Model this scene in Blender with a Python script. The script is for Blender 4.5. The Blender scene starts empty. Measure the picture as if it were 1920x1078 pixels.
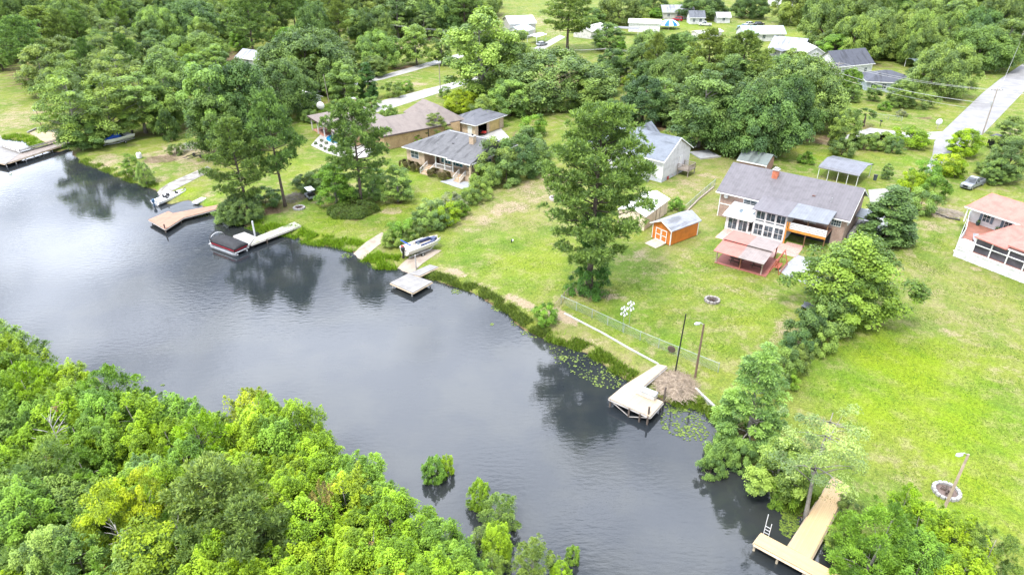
import bpy, math, random
import numpy as np
from mathutils import Vector, Matrix
R_ = math.radians
scene = bpy.context.scene
COL = scene.collection
# ------------------------------------------------------------------ camera
CAM_H, TILT, FOC = 45.0, R_(29.3), 1274.0          # FOC is for a frame 1920 wide
G = 0.6                                            # height of the lawns over the water
def P(u, v, z=G):
    """where the sight line through photo pixel (u,v) meets the level z"""
    a = (u-960)/FOC; b = -(v-539)/FOC
    d = (a, math.cos(TILT)+b*math.sin(TILT), -math.sin(TILT)+b*math.cos(TILT))
    t = (z-CAM_H)/d[2]
    return (d[0]*t, d[1]*t)
def depth(x, y, z): return y*math.cos(TILT)-(z-CAM_H)*math.sin(TILT)
cd = bpy.data.cameras.new('camera'); cam = bpy.data.objects.new('camera', cd); COL.objects.link(cam)
cam.location = (0, 0, CAM_H); cam.rotation_euler = (R_(90)-TILT, 0, 0)
cd.sensor_width = 36; cd.lens = 36*FOC/1920; cd.clip_start = .5; cd.clip_end = 6000
scene.camera = cam
scene.view_settings.view_transform = 'Standard'; scene.view_settings.look = 'None'
scene.view_settings.gamma = 1; scene.view_settings.exposure = 0.74
scene.cycles.use_denoising = True; scene.cycles.max_bounces = 6; scene.cycles.transparent_max_bounces = 4
scene.cycles.caustics_reflective = False; scene.cycles.caustics_refractive = False
# ------------------------------------------------------------------ node helpers
def new_mat(name):
    m = bpy.data.materials.new(name); m.use_nodes = True
    nt = m.node_tree; bs = nt.nodes['Principled BSDF']; return m, nt, bs
def N(nt, t, **kw):
    n = nt.nodes.new(t)
    for k, v in kw.items():
        if k.startswith('i_'):
            n.inputs[int(k[2:]) if k[2:].isdigit() else k[2:]].default_value = v
        else: setattr(n, k, v)
    return n
def mix(nt, fac, a, b, mode='MIX'):
    n = nt.nodes.new('ShaderNodeMix'); n.data_type = 'RGBA'; n.blend_type = mode
    for s, v in ((0, fac), (6, a), (7, b)):
        if hasattr(v, 'is_linked'): nt.links.new(v, n.inputs[s])
        elif isinstance(v, (int, float)): n.inputs[s].default_value = v
        else: n.inputs[s].default_value = (*v, 1)
    return n.outputs[2]
def mth(nt, op, a, b=0.0, clamp=False):
    n = nt.nodes.new('ShaderNodeMath'); n.operation = op; n.use_clamp = clamp
    for s, v in ((0, a), (1, b)):
        if hasattr(v, 'is_linked'): nt.links.new(v, n.inputs[s])
        else: n.inputs[s].default_value = v
    return n.outputs[0]
def ramp(nt, x, lo, hi, a=0.0, b=1.0):
    n = nt.nodes.new('ShaderNodeMapRange'); n.interpolation_type = 'SMOOTHSTEP'
    nt.links.new(x, n.inputs[0])
    for i, v in enumerate((lo, hi, a, b)): n.inputs[i+1].default_value = v
    return n.outputs[0]
def noise(nt, vec, scale, detail=4, rough=.55):
    n = N(nt, 'ShaderNodeTexNoise'); n.inputs['Scale'].default_value = scale
    n.inputs['Detail'].default_value = detail; n.inputs['Roughness'].default_value = rough
    if vec is not None: nt.links.new(vec, n.inputs['Vector'])
    return n.outputs[0]
def objco(nt): return N(nt, 'ShaderNodeTexCoord').outputs['Object']
def bump(nt, bs, h, strength=.4, dist=.02):
    b = N(nt, 'ShaderNodeBump'); b.inputs['Strength'].default_value = strength; b.inputs['Distance'].default_value = dist
    nt.links.new(h, b.inputs['Height']); nt.links.new(b.outputs[0], bs.inputs['Normal'])
MATS = {}
def mat(name, col, rough=.7, col2=None, scale=1.5, metal=0, spec=.4, bmp=.25):
    if name in MATS: return MATS[name]
    m, nt, bs = new_mat(name)
    col2 = col2 or tuple(c*.72 for c in col)
    co = objco(nt)
    c = mix(nt, ramp(nt, noise(nt, co, scale, 5), .38, .68), col, col2)
    c = mix(nt, ramp(nt, noise(nt, co, scale*9, 3), .3, .75, 0, .35), c, tuple(x*.6 for x in col2))
    nt.links.new(c, bs.inputs['Base Color'])
    bs.inputs['Roughness'].default_value = rough; bs.inputs['Metallic'].default_value = metal
    bs.inputs['Specular IOR Level'].default_value = spec
    if bmp: bump(nt, bs, noise(nt, co, scale*7, 3), bmp, .02)
    MATS[name] = m; return m
def mat_strip(name, col, col2, axis=0, width=.14, gap=.1, rough=.7, metal=0, gapdark=.35, wear=None, spec=.4, ribs=False):
    """boards, siding or ribbed sheet: strips across one local axis"""
    if name in MATS: return MATS[name]
    m, nt, bs = new_mat(name); co = objco(nt)
    sp = N(nt, 'ShaderNodeSeparateXYZ'); nt.links.new(co, sp.inputs[0])
    x = mth(nt, 'MULTIPLY', sp.outputs[axis], 1/width)
    fr = mth(nt, 'FRACT', mth(nt, 'ADD', x, 1000.0)); fl = mth(nt, 'FLOOR', x)
    wn = N(nt, 'ShaderNodeTexWhiteNoise'); wn.noise_dimensions = '1D'; nt.links.new(fl, wn.inputs['W'])
    c = mix(nt, mth(nt, 'MULTIPLY', wn.outputs[0], .8), col, col2)
    c = mix(nt, ramp(nt, noise(nt, co, 1.1, 5), .42, .72, 0, .75), c, wear or tuple(a*.62 for a in col2))
    c = mix(nt, ramp(nt, noise(nt, co, 9, 3), .35, .8, 0, .4), c, tuple(a*.7 for a in col2))
    g = ramp(nt, fr, 0, gap, 1, 0)
    c = mix(nt, mth(nt, 'MULTIPLY', g, 1-gapdark), c, tuple(a*.35 for a in col2))
    nt.links.new(c, bs.inputs['Base Color'])
    bs.inputs['Roughness'].default_value = rough; bs.inputs['Metallic'].default_value = metal
    bs.inputs['Specular IOR Level'].default_value = spec
    if ribs: bump(nt, bs, mth(nt, 'SINE', mth(nt, 'MULTIPLY', x, 6.283)), .5, width*.15)
    else: bump(nt, bs, fr, .25, .02)
    MATS[name] = m; return m
def mat_brick(name, col, col2, mortar, sc=1.0):
    if name in MATS: return MATS[name]
    m, nt, bs = new_mat(name); co = objco(nt)
    sp = N(nt, 'ShaderNodeSeparateXYZ'); nt.links.new(co, sp.inputs[0])
    cb = N(nt, 'ShaderNodeCombineXYZ')
    nt.links.new(mth(nt, 'ADD', sp.outputs[0], sp.outputs[1]), cb.inputs[0]); nt.links.new(sp.outputs[2], cb.inputs[1])
    b = N(nt, 'ShaderNodeTexBrick'); nt.links.new(cb.outputs[0], b.inputs['Vector'])
    b.inputs['Color1'].default_value = (*col, 1); b.inputs['Color2'].default_value = (*col2, 1); b.inputs['Mortar'].default_value = (*mortar, 1)
    b.inputs['Scale'].default_value = sc; b.inputs['Brick Width'].default_value = .24; b.inputs['Row Height'].default_value = .085
    b.inputs['Mortar Size'].default_value = .012; b.inputs['Bias'].default_value = -.1
    c = mix(nt, ramp(nt, noise(nt, co, .9, 5), .4, .7, 0, .5), b.outputs[0], tuple(a*.6 for a in col))
    c = mix(nt, ramp(nt, noise(nt, co, 5, 2), .5, .7, 0, .5), c, tuple(min(1, a*1.5) for a in col2))
    nt.links.new(c, bs.inputs['Base Color']); bs.inputs['Roughness'].default_value = .85
    MATS[name] = m; return m
def mat_roof(name, col, col2, streak=None, rough=.85):
    """asphalt shingles: courses, blotches and run-off streaks down the slope"""
    if name in MATS: return MATS[name]
    m, nt, bs = new_mat(name); co = objco(nt)
    mp = N(nt, 'ShaderNodeMapping'); mp.inputs['Scale'].default_value = (1.2, .25, .3); nt.links.new(co, mp.inputs[0])
    c = mix(nt, ramp(nt, noise(nt, co, 1.2, 6, .65), .35, .7), col, col2)
    c = mix(nt, ramp(nt, noise(nt, mp.outputs[0], .8, 5), .5, .68, 0, .85), c, streak or tuple(a*.55 for a in col2))
    sp = N(nt, 'ShaderNodeSeparateXYZ'); nt.links.new(co, sp.inputs[0])
    fr = mth(nt, 'FRACT', mth(nt, 'ADD', mth(nt, 'MULTIPLY', sp.outputs[2], 8.0), 100.0))
    c = mix(nt, ramp(nt, fr, 0, .25, .3, 0), c, tuple(a*.4 for a in col2))
    c = mix(nt, ramp(nt, noise(nt, co, 14, 2), .45, .8, 0, .4), c, tuple(min(1, a*1.5) for a in col))
    nt.links.new(c, bs.inputs['Base Color']); bs.inputs['Roughness'].default_value = rough
    bs.inputs['Specular IOR Level'].default_value = .3
    bump(nt, bs, noise(nt, co, 10, 3), .3, .02)
    MATS[name] = m; return m
def mat_glass(name='window_glass', col=(.03, .045, .055)):
    if name in MATS: return MATS[name]
    m, nt, bs = new_mat(name); co = objco(nt)
    c = mix(nt, ramp(nt, noise(nt, co, 1.4, 2), .4, .65), col, tuple(a*2.6+.02 for a in col))
    nt.links.new(c, bs.inputs['Base Color']); bs.inputs['Roughness'].default_value = .06
    MATS[name] = m; return m
# ------------------------------------------------------------------ mesh builder
class MB:
    def __init__(s, m=None): s.v = []; s.f = []; s.m = m or Matrix.Identity(4)
    def add(s, vs, fs):
        o = len(s.v); s.v += [tuple(s.m @ Vector(p)) for p in vs]; s.f += [tuple(i+o for i in f) for f in fs]; return s
    def box(s, x0, x1, y0, y1, z0, z1):
        return s.add([(x0,y0,z0),(x1,y0,z0),(x1,y1,z0),(x0,y1,z0),(x0,y0,z1),(x1,y0,z1),(x1,y1,z1),(x0,y1,z1)],
                     [(0,3,2,1),(4,5,6,7),(0,1,5,4),(1,2,6,5),(2,3,7,6),(3,0,4,7)])
    def slab(s, pts, t):
        """a flat polygon (counter-clockwise from above) made t thick downwards"""
        n = len(pts); lo = [(p[0], p[1], p[2]-t) for p in pts]
        return s.add(list(pts)+lo, [tuple(range(n)), tuple(range(2*n-1, n-1, -1))]+[(i, i+n, (i+1) % n+n, (i+1) % n) for i in range(n)])
    def prism(s, poly, z0, z1): return s.slab([(p[0], p[1], z1) for p in poly], z1-z0)
    def extr(s, poly, axis, a, b):
        """polygon in the other two axes, extruded along axis from a to b"""
        def mk(p, q): return {0: (q, p[0], p[1]), 1: (p[0], q, p[1]), 2: (p[0], p[1], q)}[axis]
        n = len(poly)
        return s.add([mk(p, a) for p in poly]+[mk(p, b) for p in poly],
                     [tuple(range(n-1, -1, -1)), tuple(range(n, 2*n))]+[(i, (i+1) % n, (i+1) % n+n, i+n) for i in range(n)])
    def bar(s, p, q, r, k=6, r2=None):
        p = Vector(p); q = Vector(q); d = (q-p)
        if d.length < 1e-6: return s
        d.normalize(); a = d.orthogonal().normalized(); b = d.cross(a); r2 = r if r2 is None else r2
        vs = [p+(a*math.cos(t)+b*math.sin(t))*r for t in [2*math.pi*i/k+math.pi/k for i in range(k)]]
        vs += [q+(a*math.cos(t)+b*math.sin(t))*r2 for t in [2*math.pi*i/k+math.pi/k for i in range(k)]]
        return s.add(vs, [tuple(range(k-1, -1, -1)), tuple(range(k, 2*k))]+[(i, (i+1) % k, (i+1) % k+k, i+k) for i in range(k)])
    def tube(s, pts, rr, k=6):
        o = []; n = len(pts); pts = [Vector(p) for p in pts]
        for i in range(n):
            d = (pts[min(i+1, n-1)]-pts[max(i-1, 0)]).normalized(); a = d.cross(Vector((.31, .95, .02))).normalized(); b = d.cross(a)
            r = rr[i] if isinstance(rr, (list, tuple)) else rr
            o += [pts[i]+(a*math.cos(2*math.pi*j/k)+b*math.sin(2*math.pi*j/k))*r for j in range(k)]
        fs = [(i*k+j, i*k+(j+1) % k, (i+1)*k+(j+1) % k, (i+1)*k+j) for i in range(n-1) for j in range(k)]
        return s.add(o, fs+[tuple(range(k-1, -1, -1)), tuple(range((n-1)*k, n*k))])
    def lathe(s, prof, k=14, c=(0, 0, 0), ax=2):
        o = []
        for r, z in prof:
            for j in range(k):
                t = 2*math.pi*j/k; p = (r*math.cos(t), r*math.sin(t), z)
                if ax == 0: p = (p[2], p[0], p[1])
                if ax == 1: p = (p[0], p[2], p[1])
                o.append((p[0]+c[0], p[1]+c[1], p[2]+c[2]))
        n = len(prof)
        fs = [(i*k+j, i*k+(j+1) % k, (i+1)*k+(j+1) % k, (i+1)*k+j) for i in range(n-1) for j in range(k)]
        return s.add(o, fs+[tuple(range(k-1, -1, -1)), tuple(range((n-1)*k, n*k))])
    def loft(s, rings):
        k = len(rings[0]); n = len(rings)
        fs = [(i*k+j, i*k+(j+1) % k, (i+1)*k+(j+1) % k, (i+1)*k+j) for i in range(n-1) for j in range(k)]
        return s.add([p for r in rings for p in r], fs+[tuple(range(k-1, -1, -1)), tuple(range((n-1)*k, n*k))])
    def build(s, name, m, parent=None, smooth=False, bevel=0):
        me = bpy.data.meshes.new(name); me.from_pydata(s.v, [], s.f); me.validate()
        import bmesh
        bm = bmesh.new(); bm.from_mesh(me); bmesh.ops.recalc_face_normals(bm, faces=bm.faces)
        if bevel: bmesh.ops.bevel(bm, geom=[e for e in bm.edges if e.is_manifold and e.calc_face_angle(0) > .5], offset=bevel, segments=2, affect='EDGES', clamp_overlap=True)
        bm.to_mesh(me); bm.free()
        me.materials.append(m)
        if smooth:
            for p in me.polygons: p.use_smooth = True
        o = bpy.data.objects.new(name, me); COL.objects.link(o)
        if parent is not None: o.parent = parent
        return o
LABELS = set()
def tag(o, label, cat, group=None, kind=None):
    if label: o['label'] = label
    if cat: o['category'] = cat
    if group: o['group'] = group
    if kind: o['kind'] = kind
    return o
def thing(name, label, cat, x, y, z, rz=0, group=None):
    o = bpy.data.objects.new(name, None); COL.objects.link(o); o.location = (x, y, z); o.rotation_euler = (0, 0, rz)
    o.empty_display_size = .5
    return tag(o, label, cat, group)
def frame(u1, v1, u2, v2, z=G):
    a = P(u1, v1, z); b = P(u2, v2, z)
    return a[0], a[1], math.atan2(b[1]-a[1], b[0]-a[0])
def dup(root, loc, rz, label=None, group=None):
    r = root.copy(); COL.objects.link(r); r.location = loc; r.rotation_euler = (0, 0, rz)
    if label: r['label'] = label
    if group: r['group'] = group
    for ch in list(root.children):
        c = ch.copy(); COL.objects.link(c); c.parent = r
        for g in ch.children:
            d = g.copy(); COL.objects.link(d); d.parent = c
    return r
def T(x, y, z, rz=0): return Matrix.Translation((x, y, z)) @ Matrix.Rotation(rz, 4, 'Z')
# ------------------------------------------------------------------ sky and sun: bright overcast
SUN_EL, SUN_AZ = 62, 215            # azimuth clockwise from +Y
w = bpy.data.worlds.new('World'); scene.world = w; w.use_nodes = True
nt = w.node_tree; bg = nt.nodes['Background']
sky = N(nt, 'ShaderNodeTexSky'); sky.sky_type = 'NISHITA'; sky.sun_disc = False
sky.sun_elevation = R_(SUN_EL); sky.sun_rotation = R_(SUN_AZ); sky.altitude = 50; sky.dust_density = 2.0
tc = N(nt, 'ShaderNodeTexCoord'); gen = tc.outputs['Generated']
mp = N(nt, 'ShaderNodeMapping'); mp.inputs['Scale'].default_value = (1, 1, 2.2); nt.links.new(gen, mp.inputs[0])
cl = ramp(nt, noise(nt, mp.outputs[0], 2.1, 6, .6), .30, .60)
dp = N(nt, 'ShaderNodeVectorMath'); dp.operation = 'DOT_PRODUCT'; nt.links.new(gen, dp.inputs[0]); dp.inputs[1].default_value = (-.80, .52, .30)
bright = ramp(nt, dp.outputs['Value'], .35, 1.0)
cloud = mix(nt, ramp(nt, noise(nt, mp.outputs[0], 4.5, 4), .3, .7), (10.2, 10.8, 12.2), (13.6, 14.2, 15.6))
cloud = mix(nt, bright, cloud, (30, 31, 33))
sz = N(nt, 'ShaderNodeSeparateXYZ'); nt.links.new(gen, sz.inputs[0])
cloud = mix(nt, ramp(nt, sz.outputs[2], .10, .72, .80, 0), cloud, (26, 27.5, 31.5))
dq = N(nt, 'ShaderNodeVectorMath'); dq.operation = 'DOT_PRODUCT'; nt.links.new(gen, dq.inputs[0]); dq.inputs[1].default_value = (-.12, .78, .61)
cloud = mix(nt, ramp(nt, dq.outputs['Value'], .30, .92, 0, .85), cloud, (43, 46, 53))  # extra cloud brightness added ahead to lift the lake's reflection
fin = mix(nt, mth(nt, 'MULTIPLY', cl, .93), sky.outputs[0], cloud)
nt.links.new(fin, bg.inputs[0]); bg.inputs[1].default_value = .1
sl = bpy.data.lights.new('sun', 'SUN'); sl.energy = 3.1; sl.angle = R_(12); sl.color = (1, .97, .92)
so = bpy.data.objects.new('sun', sl); COL.objects.link(so)
az = R_(SUN_AZ); el = R_(SUN_EL)
sd = Vector((math.sin(az)*math.cos(el), math.cos(az)*math.cos(el), math.sin(el)))
so.rotation_euler = sd.to_track_quat('Z', 'Y').to_euler()
# ------------------------------------------------------------------ ground and water
SHORE_PX = [(-420,235),(-120,250),(0,258),(42,262),(60,274),(70,284),(112,284),(128,278),(140,292),(150,303),(200,322),(245,341),(290,354),(298,364),(316,384),(352,374),
  (385,388),(412,392),(424,410),(470,425),(505,436),(548,440),(575,454),(640,464),(664,470),(678,486),(705,502),(745,503),(772,512),
  (800,521),(850,535),(905,556),(950,587),(985,617),(1020,637),(1060,646),(1100,661),(1150,694),(1178,712),(1215,735),(1262,757),
  (1318,768),(1345,792),(1350,830),(1392,862),(1425,880),(1452,930),(1490,960),(1540,985),(1560,1030),(1580,1090),(1600,1300),(1610,1500)]
NEAR_PX = [(1050,1700),(930,1500),(905,1300),(892,1078),(818,985),(690,880),(590,800),(480,780),(330,800),(240,755),(120,712),(20,650),(-300,600),(-700,470)]   # canopy edge, about 4 m up
LAKE = np.array([P(u, v, .1) for u, v in SHORE_PX]+[P(u, v, 3.0) for u, v in NEAR_PX])
def sdist(x, y, poly=LAKE):
    """distance to the polygon's edge, negative inside"""
    x = np.asarray(x, float); y = np.asarray(y, float)
    d = np.full(x.shape, 1e9); ins = np.zeros(x.shape, bool); n = len(poly)
    for i in range(n):
        ax, ay = poly[i]; bx, by = poly[(i+1) % n]
        t = np.clip(((x-ax)*(bx-ax)+(y-ay)*(by-ay))/((bx-ax)**2+(by-ay)**2+1e-9), 0, 1)
        d = np.minimum(d, np.hypot(x-ax-t*(bx-ax), y-ay-t*(by-ay)))
        c = ((ay > y) != (by > y)) & (x < (bx-ax)*(y-ay)/(by-ay+1e-12)+ax); ins ^= c
    return np.where(ins, -d, d)
def wob(x, y): return .35*np.sin(x*1.3+.7*np.sin(y*.9))+.3*np.sin(y*1.7+x*.6)+.2*np.sin(x*3.1-y*2.3)
def gz(x, y):
    d = sdist(x, y)+wob(np.asarray(x), np.asarray(y))*.45
    s = np.clip(d/3.0, 0, 1); up = G*(1-(1-s)**2)
    return np.where(d > 0, up, np.maximum(d*.35, -1.6))
def gzf(x, y): return float(gz(np.array([x]), np.array([y]))[0])
def blob(X, Y, u, v, ru, rv, soft=.5):
    """0..1 patch whose centre and size are read off the photo and laid on the ground"""
    c = P(u, v); a = P(u+ru, v); b = P(u, v-rv)
    rx = math.dist(c, a); ry = math.dist(c, b); ang = math.atan2(c[0], c[1])
    dx = X-c[0]; dy = Y-c[1]; ca, sa = math.cos(ang), math.sin(ang)
    px = dx*ca-dy*sa; py = dx*sa+dy*ca
    d = np.hypot(px/rx, py/ry)+.22*np.sin(X*.9+u)*np.sin(Y*.8+v)+.12*np.sin(X*2.3+Y*1.9+u)
    return np.clip((1-d)/soft, 0, 1)
def inpoly(X, Y, px, soft=1.5): return np.clip(.5-sdist(X, Y, np.array([P(u, v) for u, v in px]))/soft, 0, 1)
xs = np.concatenate([[-2500,-1400,-800,-450,-300],np.arange(-220,-110,2.5),np.arange(-110,100,.75),np.arange(100,240,2.5),[300,450,800,1400,2500]])
ys = np.concatenate([[-900,-300,-100,-30],np.arange(0,150,.75),np.arange(150,420,3.),[460,600,900,1500,2800]])
X, Y = np.meshgrid(xs, ys); nx, ny = len(xs), len(ys)
D = sdist(X, Y); Z = gz(X, Y)
# R bare sandy soil, G lush lime grass, B dark litter and mud, A dry tan
cr = np.zeros(X.shape); cg = np.zeros(X.shape); cb = np.zeros(X.shape); ca = np.zeros(X.shape)
for u, v, a, b, k in [(1000,360,75,26,.55),(950,390,60,18,.75),(900,412,40,12,.7),(1040,335,40,16,.5),(880,430,30,8,.5),
    (1335,390,40,30,.35),(1300,350,45,22,.5),(1262,362,26,14,.6),(1330,330,22,9,.7),(1300,560,40,9,.35),(1370,545,50,10,.35),
    (1230,510,40,12,.4),(1140,555,60,9,.85),(1105,550,50,14,.8),(1480,620,35,35,.6),(1445,560,60,16,.25),(1280,480,30,12,.35),(1205,480,22,14,.5),
    (1760,395,50,24,.6),(1745,425,40,12,.6),(1700,470,40,25,.35),(1590,600,30,14,.5),(1850,625,60,14,.3),(1770,622,45,9,.5),(1740,600,20,8,.45),
    (1880,690,30,18,.35),(1830,505,12,6,.8),(1790,545,50,10,.3),(250,320,60,20,.55),(330,290,70,22,.8),(300,335,40,8,.6),(195,300,40,16,.7),(400,295,50,20,.7),(395,362,18,8,.7),
    (30,222,80,26,.6),(90,215,50,18,.5),(360,320,50,14,.5),(740,395,26,10,.7),(760,85,60,10,.8),(800,72,40,10,.8),(740,140,50,6,.5),(780,158,26,5,.9),(840,180,30,6,.6),
    (1880,280,40,14,.5),(1905,250,20,14,.5),(1560,265,60,10,.7),(1380,270,70,10,.7),(1500,262,60,8,.6),(1640,268,70,6,.4),(1690,430,25,8,.5),(1130,690,40,10,.6),(1100,640,40,14,.6),(1060,600,24,8,.7),(1175,690,26,16,.65),
    (1000,40,40,14,.6),(1380,40,40,5,.4),(1440,45,30,4,.4),(650,60,30,8,.5),(1040,60,30,12,.5),(610,420,8,3,.6),(560,412,10,3,.5)]:
    cr = np.maximum(cr, k*blob(X, Y, u, v, a, b))
for u, v, a, b, k in [(1700,690,190,90,1),(1800,790,150,110,1),(1640,760,120,70,.9),(1850,930,100,80,.9),(1560,720,60,30,.7),(1000,500,120,50,.55),(930,440,80,30,.45),(880,470,60,25,.5),
    (820,375,110,26,.55),(600,420,90,34,.6),(740,400,60,24,.5),(770,335,40,30,.6),(560,310,40,30,.3),(350,360,30,10,.9),(390,380,22,8,.9),(300,345,24,6,.5),(410,365,20,7,.7),(690,450,30,14,.6),
    (20,262,50,7,1),(110,320,30,8,.5),(1180,600,90,50,.4),(1420,590,90,40,.45),(1270,640,60,24,.5),(1160,640,60,12,.3),(1350,650,60,20,.4),(1250,45,140,14,.5),(1480,75,80,16,.5),
    (1240,530,90,30,.35),(1240,360,30,20,.3),(1560,300,60,14,.6),(1700,300,40,12,.5),(820,215,40,10,.3)]:
    cg = np.maximum(cg, k*blob(X, Y, u, v, a, b, .8))
for u, v, a, b, k in [(505,395,36,12,.9),(662,398,58,20,.9),(748,380,26,8,.8),(1105,552,34,9,.5),(890,205,26,6,.6),(700,212,22,5,.8),(760,128,45,7,.8),(700,160,40,12,.5),(1380,265,110,20,.6),(1240,235,90,16,.8),(980,250,60,20,.6),
    (1320,290,36,9,.55),(1500,255,120,18,.7),(1620,280,60,10,.6),(1735,222,30,5,.7),(905,30,90,22,.6),(700,60,110,12,.7),(1600,120,120,14,.6),(420,110,120,26,.7),(90,205,30,6,.6),
    (240,110,330,70,.75),(420,215,120,60,.75),(560,190,70,36,.8),(1190,230,80,30,.6),(1100,150,200,40,.6),(1400,150,240,60,.6),(1560,590,70,22,.4),(1560,640,40,14,.5),(1600,100,200,36,.4),(1690,455,45,16,.5),(1480,700,40,20,.5),(1390,800,40,24,.7)]:
    cb = np.maximum(cb, k*blob(X, Y, u, v, a, b, .8))
# the worn path along the bank by the grey dock, and the dry bank below the fence
for pts, wd, k in [([(815,500),(870,515),(930,545),(990,570),(1040,585)],.75,1.5),([(990,572),(1045,590),(1075,605)],1.3,1.3),([(340,300),(410,270)],2.5,.6),([(1050,560),(1100,600),(1190,640),(1260,690)],.8,.35)]:
    for (u1, v1), (u2, v2) in zip(pts, pts[1:]):
        a = P(u1, v1); b = P(u2, v2)
        t = np.clip(((X-a[0])*(b[0]-a[0])+(Y-a[1])*(b[1]-a[1]))/math.dist(a, b)**2, 0, 1)
        d = np.hypot(X-a[0]-t*(b[0]-a[0]), Y-a[1]-t*(b[1]-a[1]))
        cr = np.maximum(cr, k*np.clip((wd+.35*np.sin(X*1.7+Y)+.3*np.sin(X*.6-Y*.9)-d)/1.1, 0, 1))
ca = np.maximum(ca, inpoly(X, Y, [(1060,600),(1230,690),(1180,712),(1100,665),(1020,640)])*.7)
ca = np.maximum(ca, inpoly(X, Y, [(1660,520),(1800,480),(1930,560),(1930,640),(1760,620),(1690,590)], 6)*.35)
ca = np.maximum(ca, inpoly(X, Y, [(840,420),(960,350),(1050,310),(1090,340),(1050,420),(900,450)], 5)*.55)
ca = np.maximum(ca, inpoly(X, Y, [(1220,380),(1290,300),(1400,290),(1350,420),(1230,520)], 4)*.5)
cb = np.maximum(cb, np.clip((.5-D)/.8, 0, 1))
cb = np.where((Y < 62) & (D > -1) & (sdist(X, Y, np.array([P(u, v, 3.) for u, v in NEAR_PX]+[(-400, -60), (10, -60)])) < 0), 1, cb)
verts = np.stack([X, Y, Z], -1).reshape(-1, 3)
idx = np.arange(nx*ny).reshape(ny, nx)
quads = np.stack([idx[:-1, :-1], idx[:-1, 1:], idx[1:, 1:], idx[1:, :-1]], -1).reshape(-1, 4)
def npmesh(name, verts, faces, k):
    me = bpy.data.meshes.new(name); n = len(faces)
    me.vertices.add(len(verts)); me.vertices.foreach_set('co', np.ascontiguousarray(verts, np.float32).ravel())
    me.loops.add(n*k); me.loops.foreach_set('vertex_index', np.ascontiguousarray(faces, np.int32).ravel())
    me.polygons.add(n); me.polygons.foreach_set('loop_start', np.arange(n, dtype=np.int32)*k)
    me.polygons.foreach_set('loop_total', np.full(n, k, np.int32)); me.update(calc_edges=True); return me
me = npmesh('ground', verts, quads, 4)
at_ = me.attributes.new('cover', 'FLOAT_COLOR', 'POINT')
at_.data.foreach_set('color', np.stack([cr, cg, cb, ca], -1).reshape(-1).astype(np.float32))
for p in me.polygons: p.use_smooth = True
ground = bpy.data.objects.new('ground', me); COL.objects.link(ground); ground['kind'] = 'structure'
m, nt, bs = new_mat('lawn_and_soil'); co = objco(nt)
A = N(nt, 'ShaderNodeAttribute', attribute_name='cover'); sp = N(nt, 'ShaderNodeSeparateColor'); nt.links.new(A.outputs['Color'], sp.inputs[0])
n1 = noise(nt, co, .09, 5, .6); n2 = noise(nt, co, .55, 6, .65); n3 = noise(nt, co, 3.2, 5, .7); n4 = noise(nt, co, 12., 3, .7)
c = mix(nt, ramp(nt, n1, .35, .65), (.105,.165,.024), (.165,.195,.033))
c = mix(nt, ramp(nt, n2, .46, .66, 0, .75), c, (.245,.22,.105))
n5 = noise(nt, co, .23, 6, .7)
c = mix(nt, ramp(nt, n5, .5, .7, 0, .5), c, (.19,.205,.06))
c = mix(nt, ramp(nt, n2, .28, .45, .55, 0), c, (.065,.115,.022))
lush = mix(nt, ramp(nt, n1, .35, .62), (.122,.207,.012), (.165,.230,.013))
lush = mix(nt, ramp(nt, n2, .5, .72, 0, .4), lush, (.200,.235,.030))
lush = mix(nt, ramp(nt, n2, .28, .46, .6, 0), lush, (.085,.165,.010))
c = mix(nt, sp.outputs[1], c, lush)
dry = mix(nt, ramp(nt, n3, .4, .65), (.25,.215,.105), (.17,.165,.06))
c = mix(nt, mth(nt, 'MULTIPLY', A.outputs['Alpha'], ramp(nt, n2, .3, .6, .35, 1)), c, dry)
soil = mix(nt, ramp(nt, n3, .35, .7), (.36,.275,.20), (.25,.185,.125))
soil = mix(nt, ramp(nt, n4, .55, .75, 0, .6), soil, (.55,.50,.43))
fr = mth(nt, 'ADD', sp.outputs[0], mth(nt, 'MULTIPLY', mth(nt, 'SUBTRACT', n3, .5), 1.5))
fr = mth(nt, 'ADD', fr, mth(nt, 'MULTIPLY', mth(nt, 'SUBTRACT', n2, .5), 1.3))
fr = mth(nt, 'ADD', fr, mth(nt, 'MULTIPLY', mth(nt, 'SUBTRACT', n4, .5), 1.1))
c = mix(nt, ramp(nt, fr, .30, .95, 0, .85), c, soil)
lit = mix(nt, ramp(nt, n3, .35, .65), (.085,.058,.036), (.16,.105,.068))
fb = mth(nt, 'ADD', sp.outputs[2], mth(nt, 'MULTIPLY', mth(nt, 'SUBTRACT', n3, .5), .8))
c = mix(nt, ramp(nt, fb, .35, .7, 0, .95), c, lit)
g = ramp(nt, n4, .25, .75, .55, 1.40); g2 = ramp(nt, n3, .25, .75, .70, 1.28)
wv = N(nt, 'ShaderNodeTexWave'); wv.inputs['Scale'].default_value = .42; wv.inputs['Distortion'].default_value = 9; wv.inputs['Detail'].default_value = 2; wv.inputs['Detail Scale'].default_value = .12
mpw = N(nt, 'ShaderNodeMapping'); mpw.inputs['Rotation'].default_value = (0, 0, R_(38)); nt.links.new(co, mpw.inputs[0]); nt.links.new(mpw.outputs[0], wv.inputs['Vector'])
g3 = ramp(nt, wv.outputs['Fac'], .1, .9, .972, 1.028)      # faint mower passes
vm = N(nt, 'ShaderNodeVectorMath'); vm.operation = 'SCALE'; nt.links.new(c, vm.inputs[0]); nt.links.new(mth(nt, 'MULTIPLY', mth(nt, 'MULTIPLY', g, g2), g3), vm.inputs['Scale'])
nt.links.new(vm.outputs[0], bs.inputs['Base Color']); bs.inputs['Roughness'].default_value = .95; bs.inputs['Specular IOR Level'].default_value = .1
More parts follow.
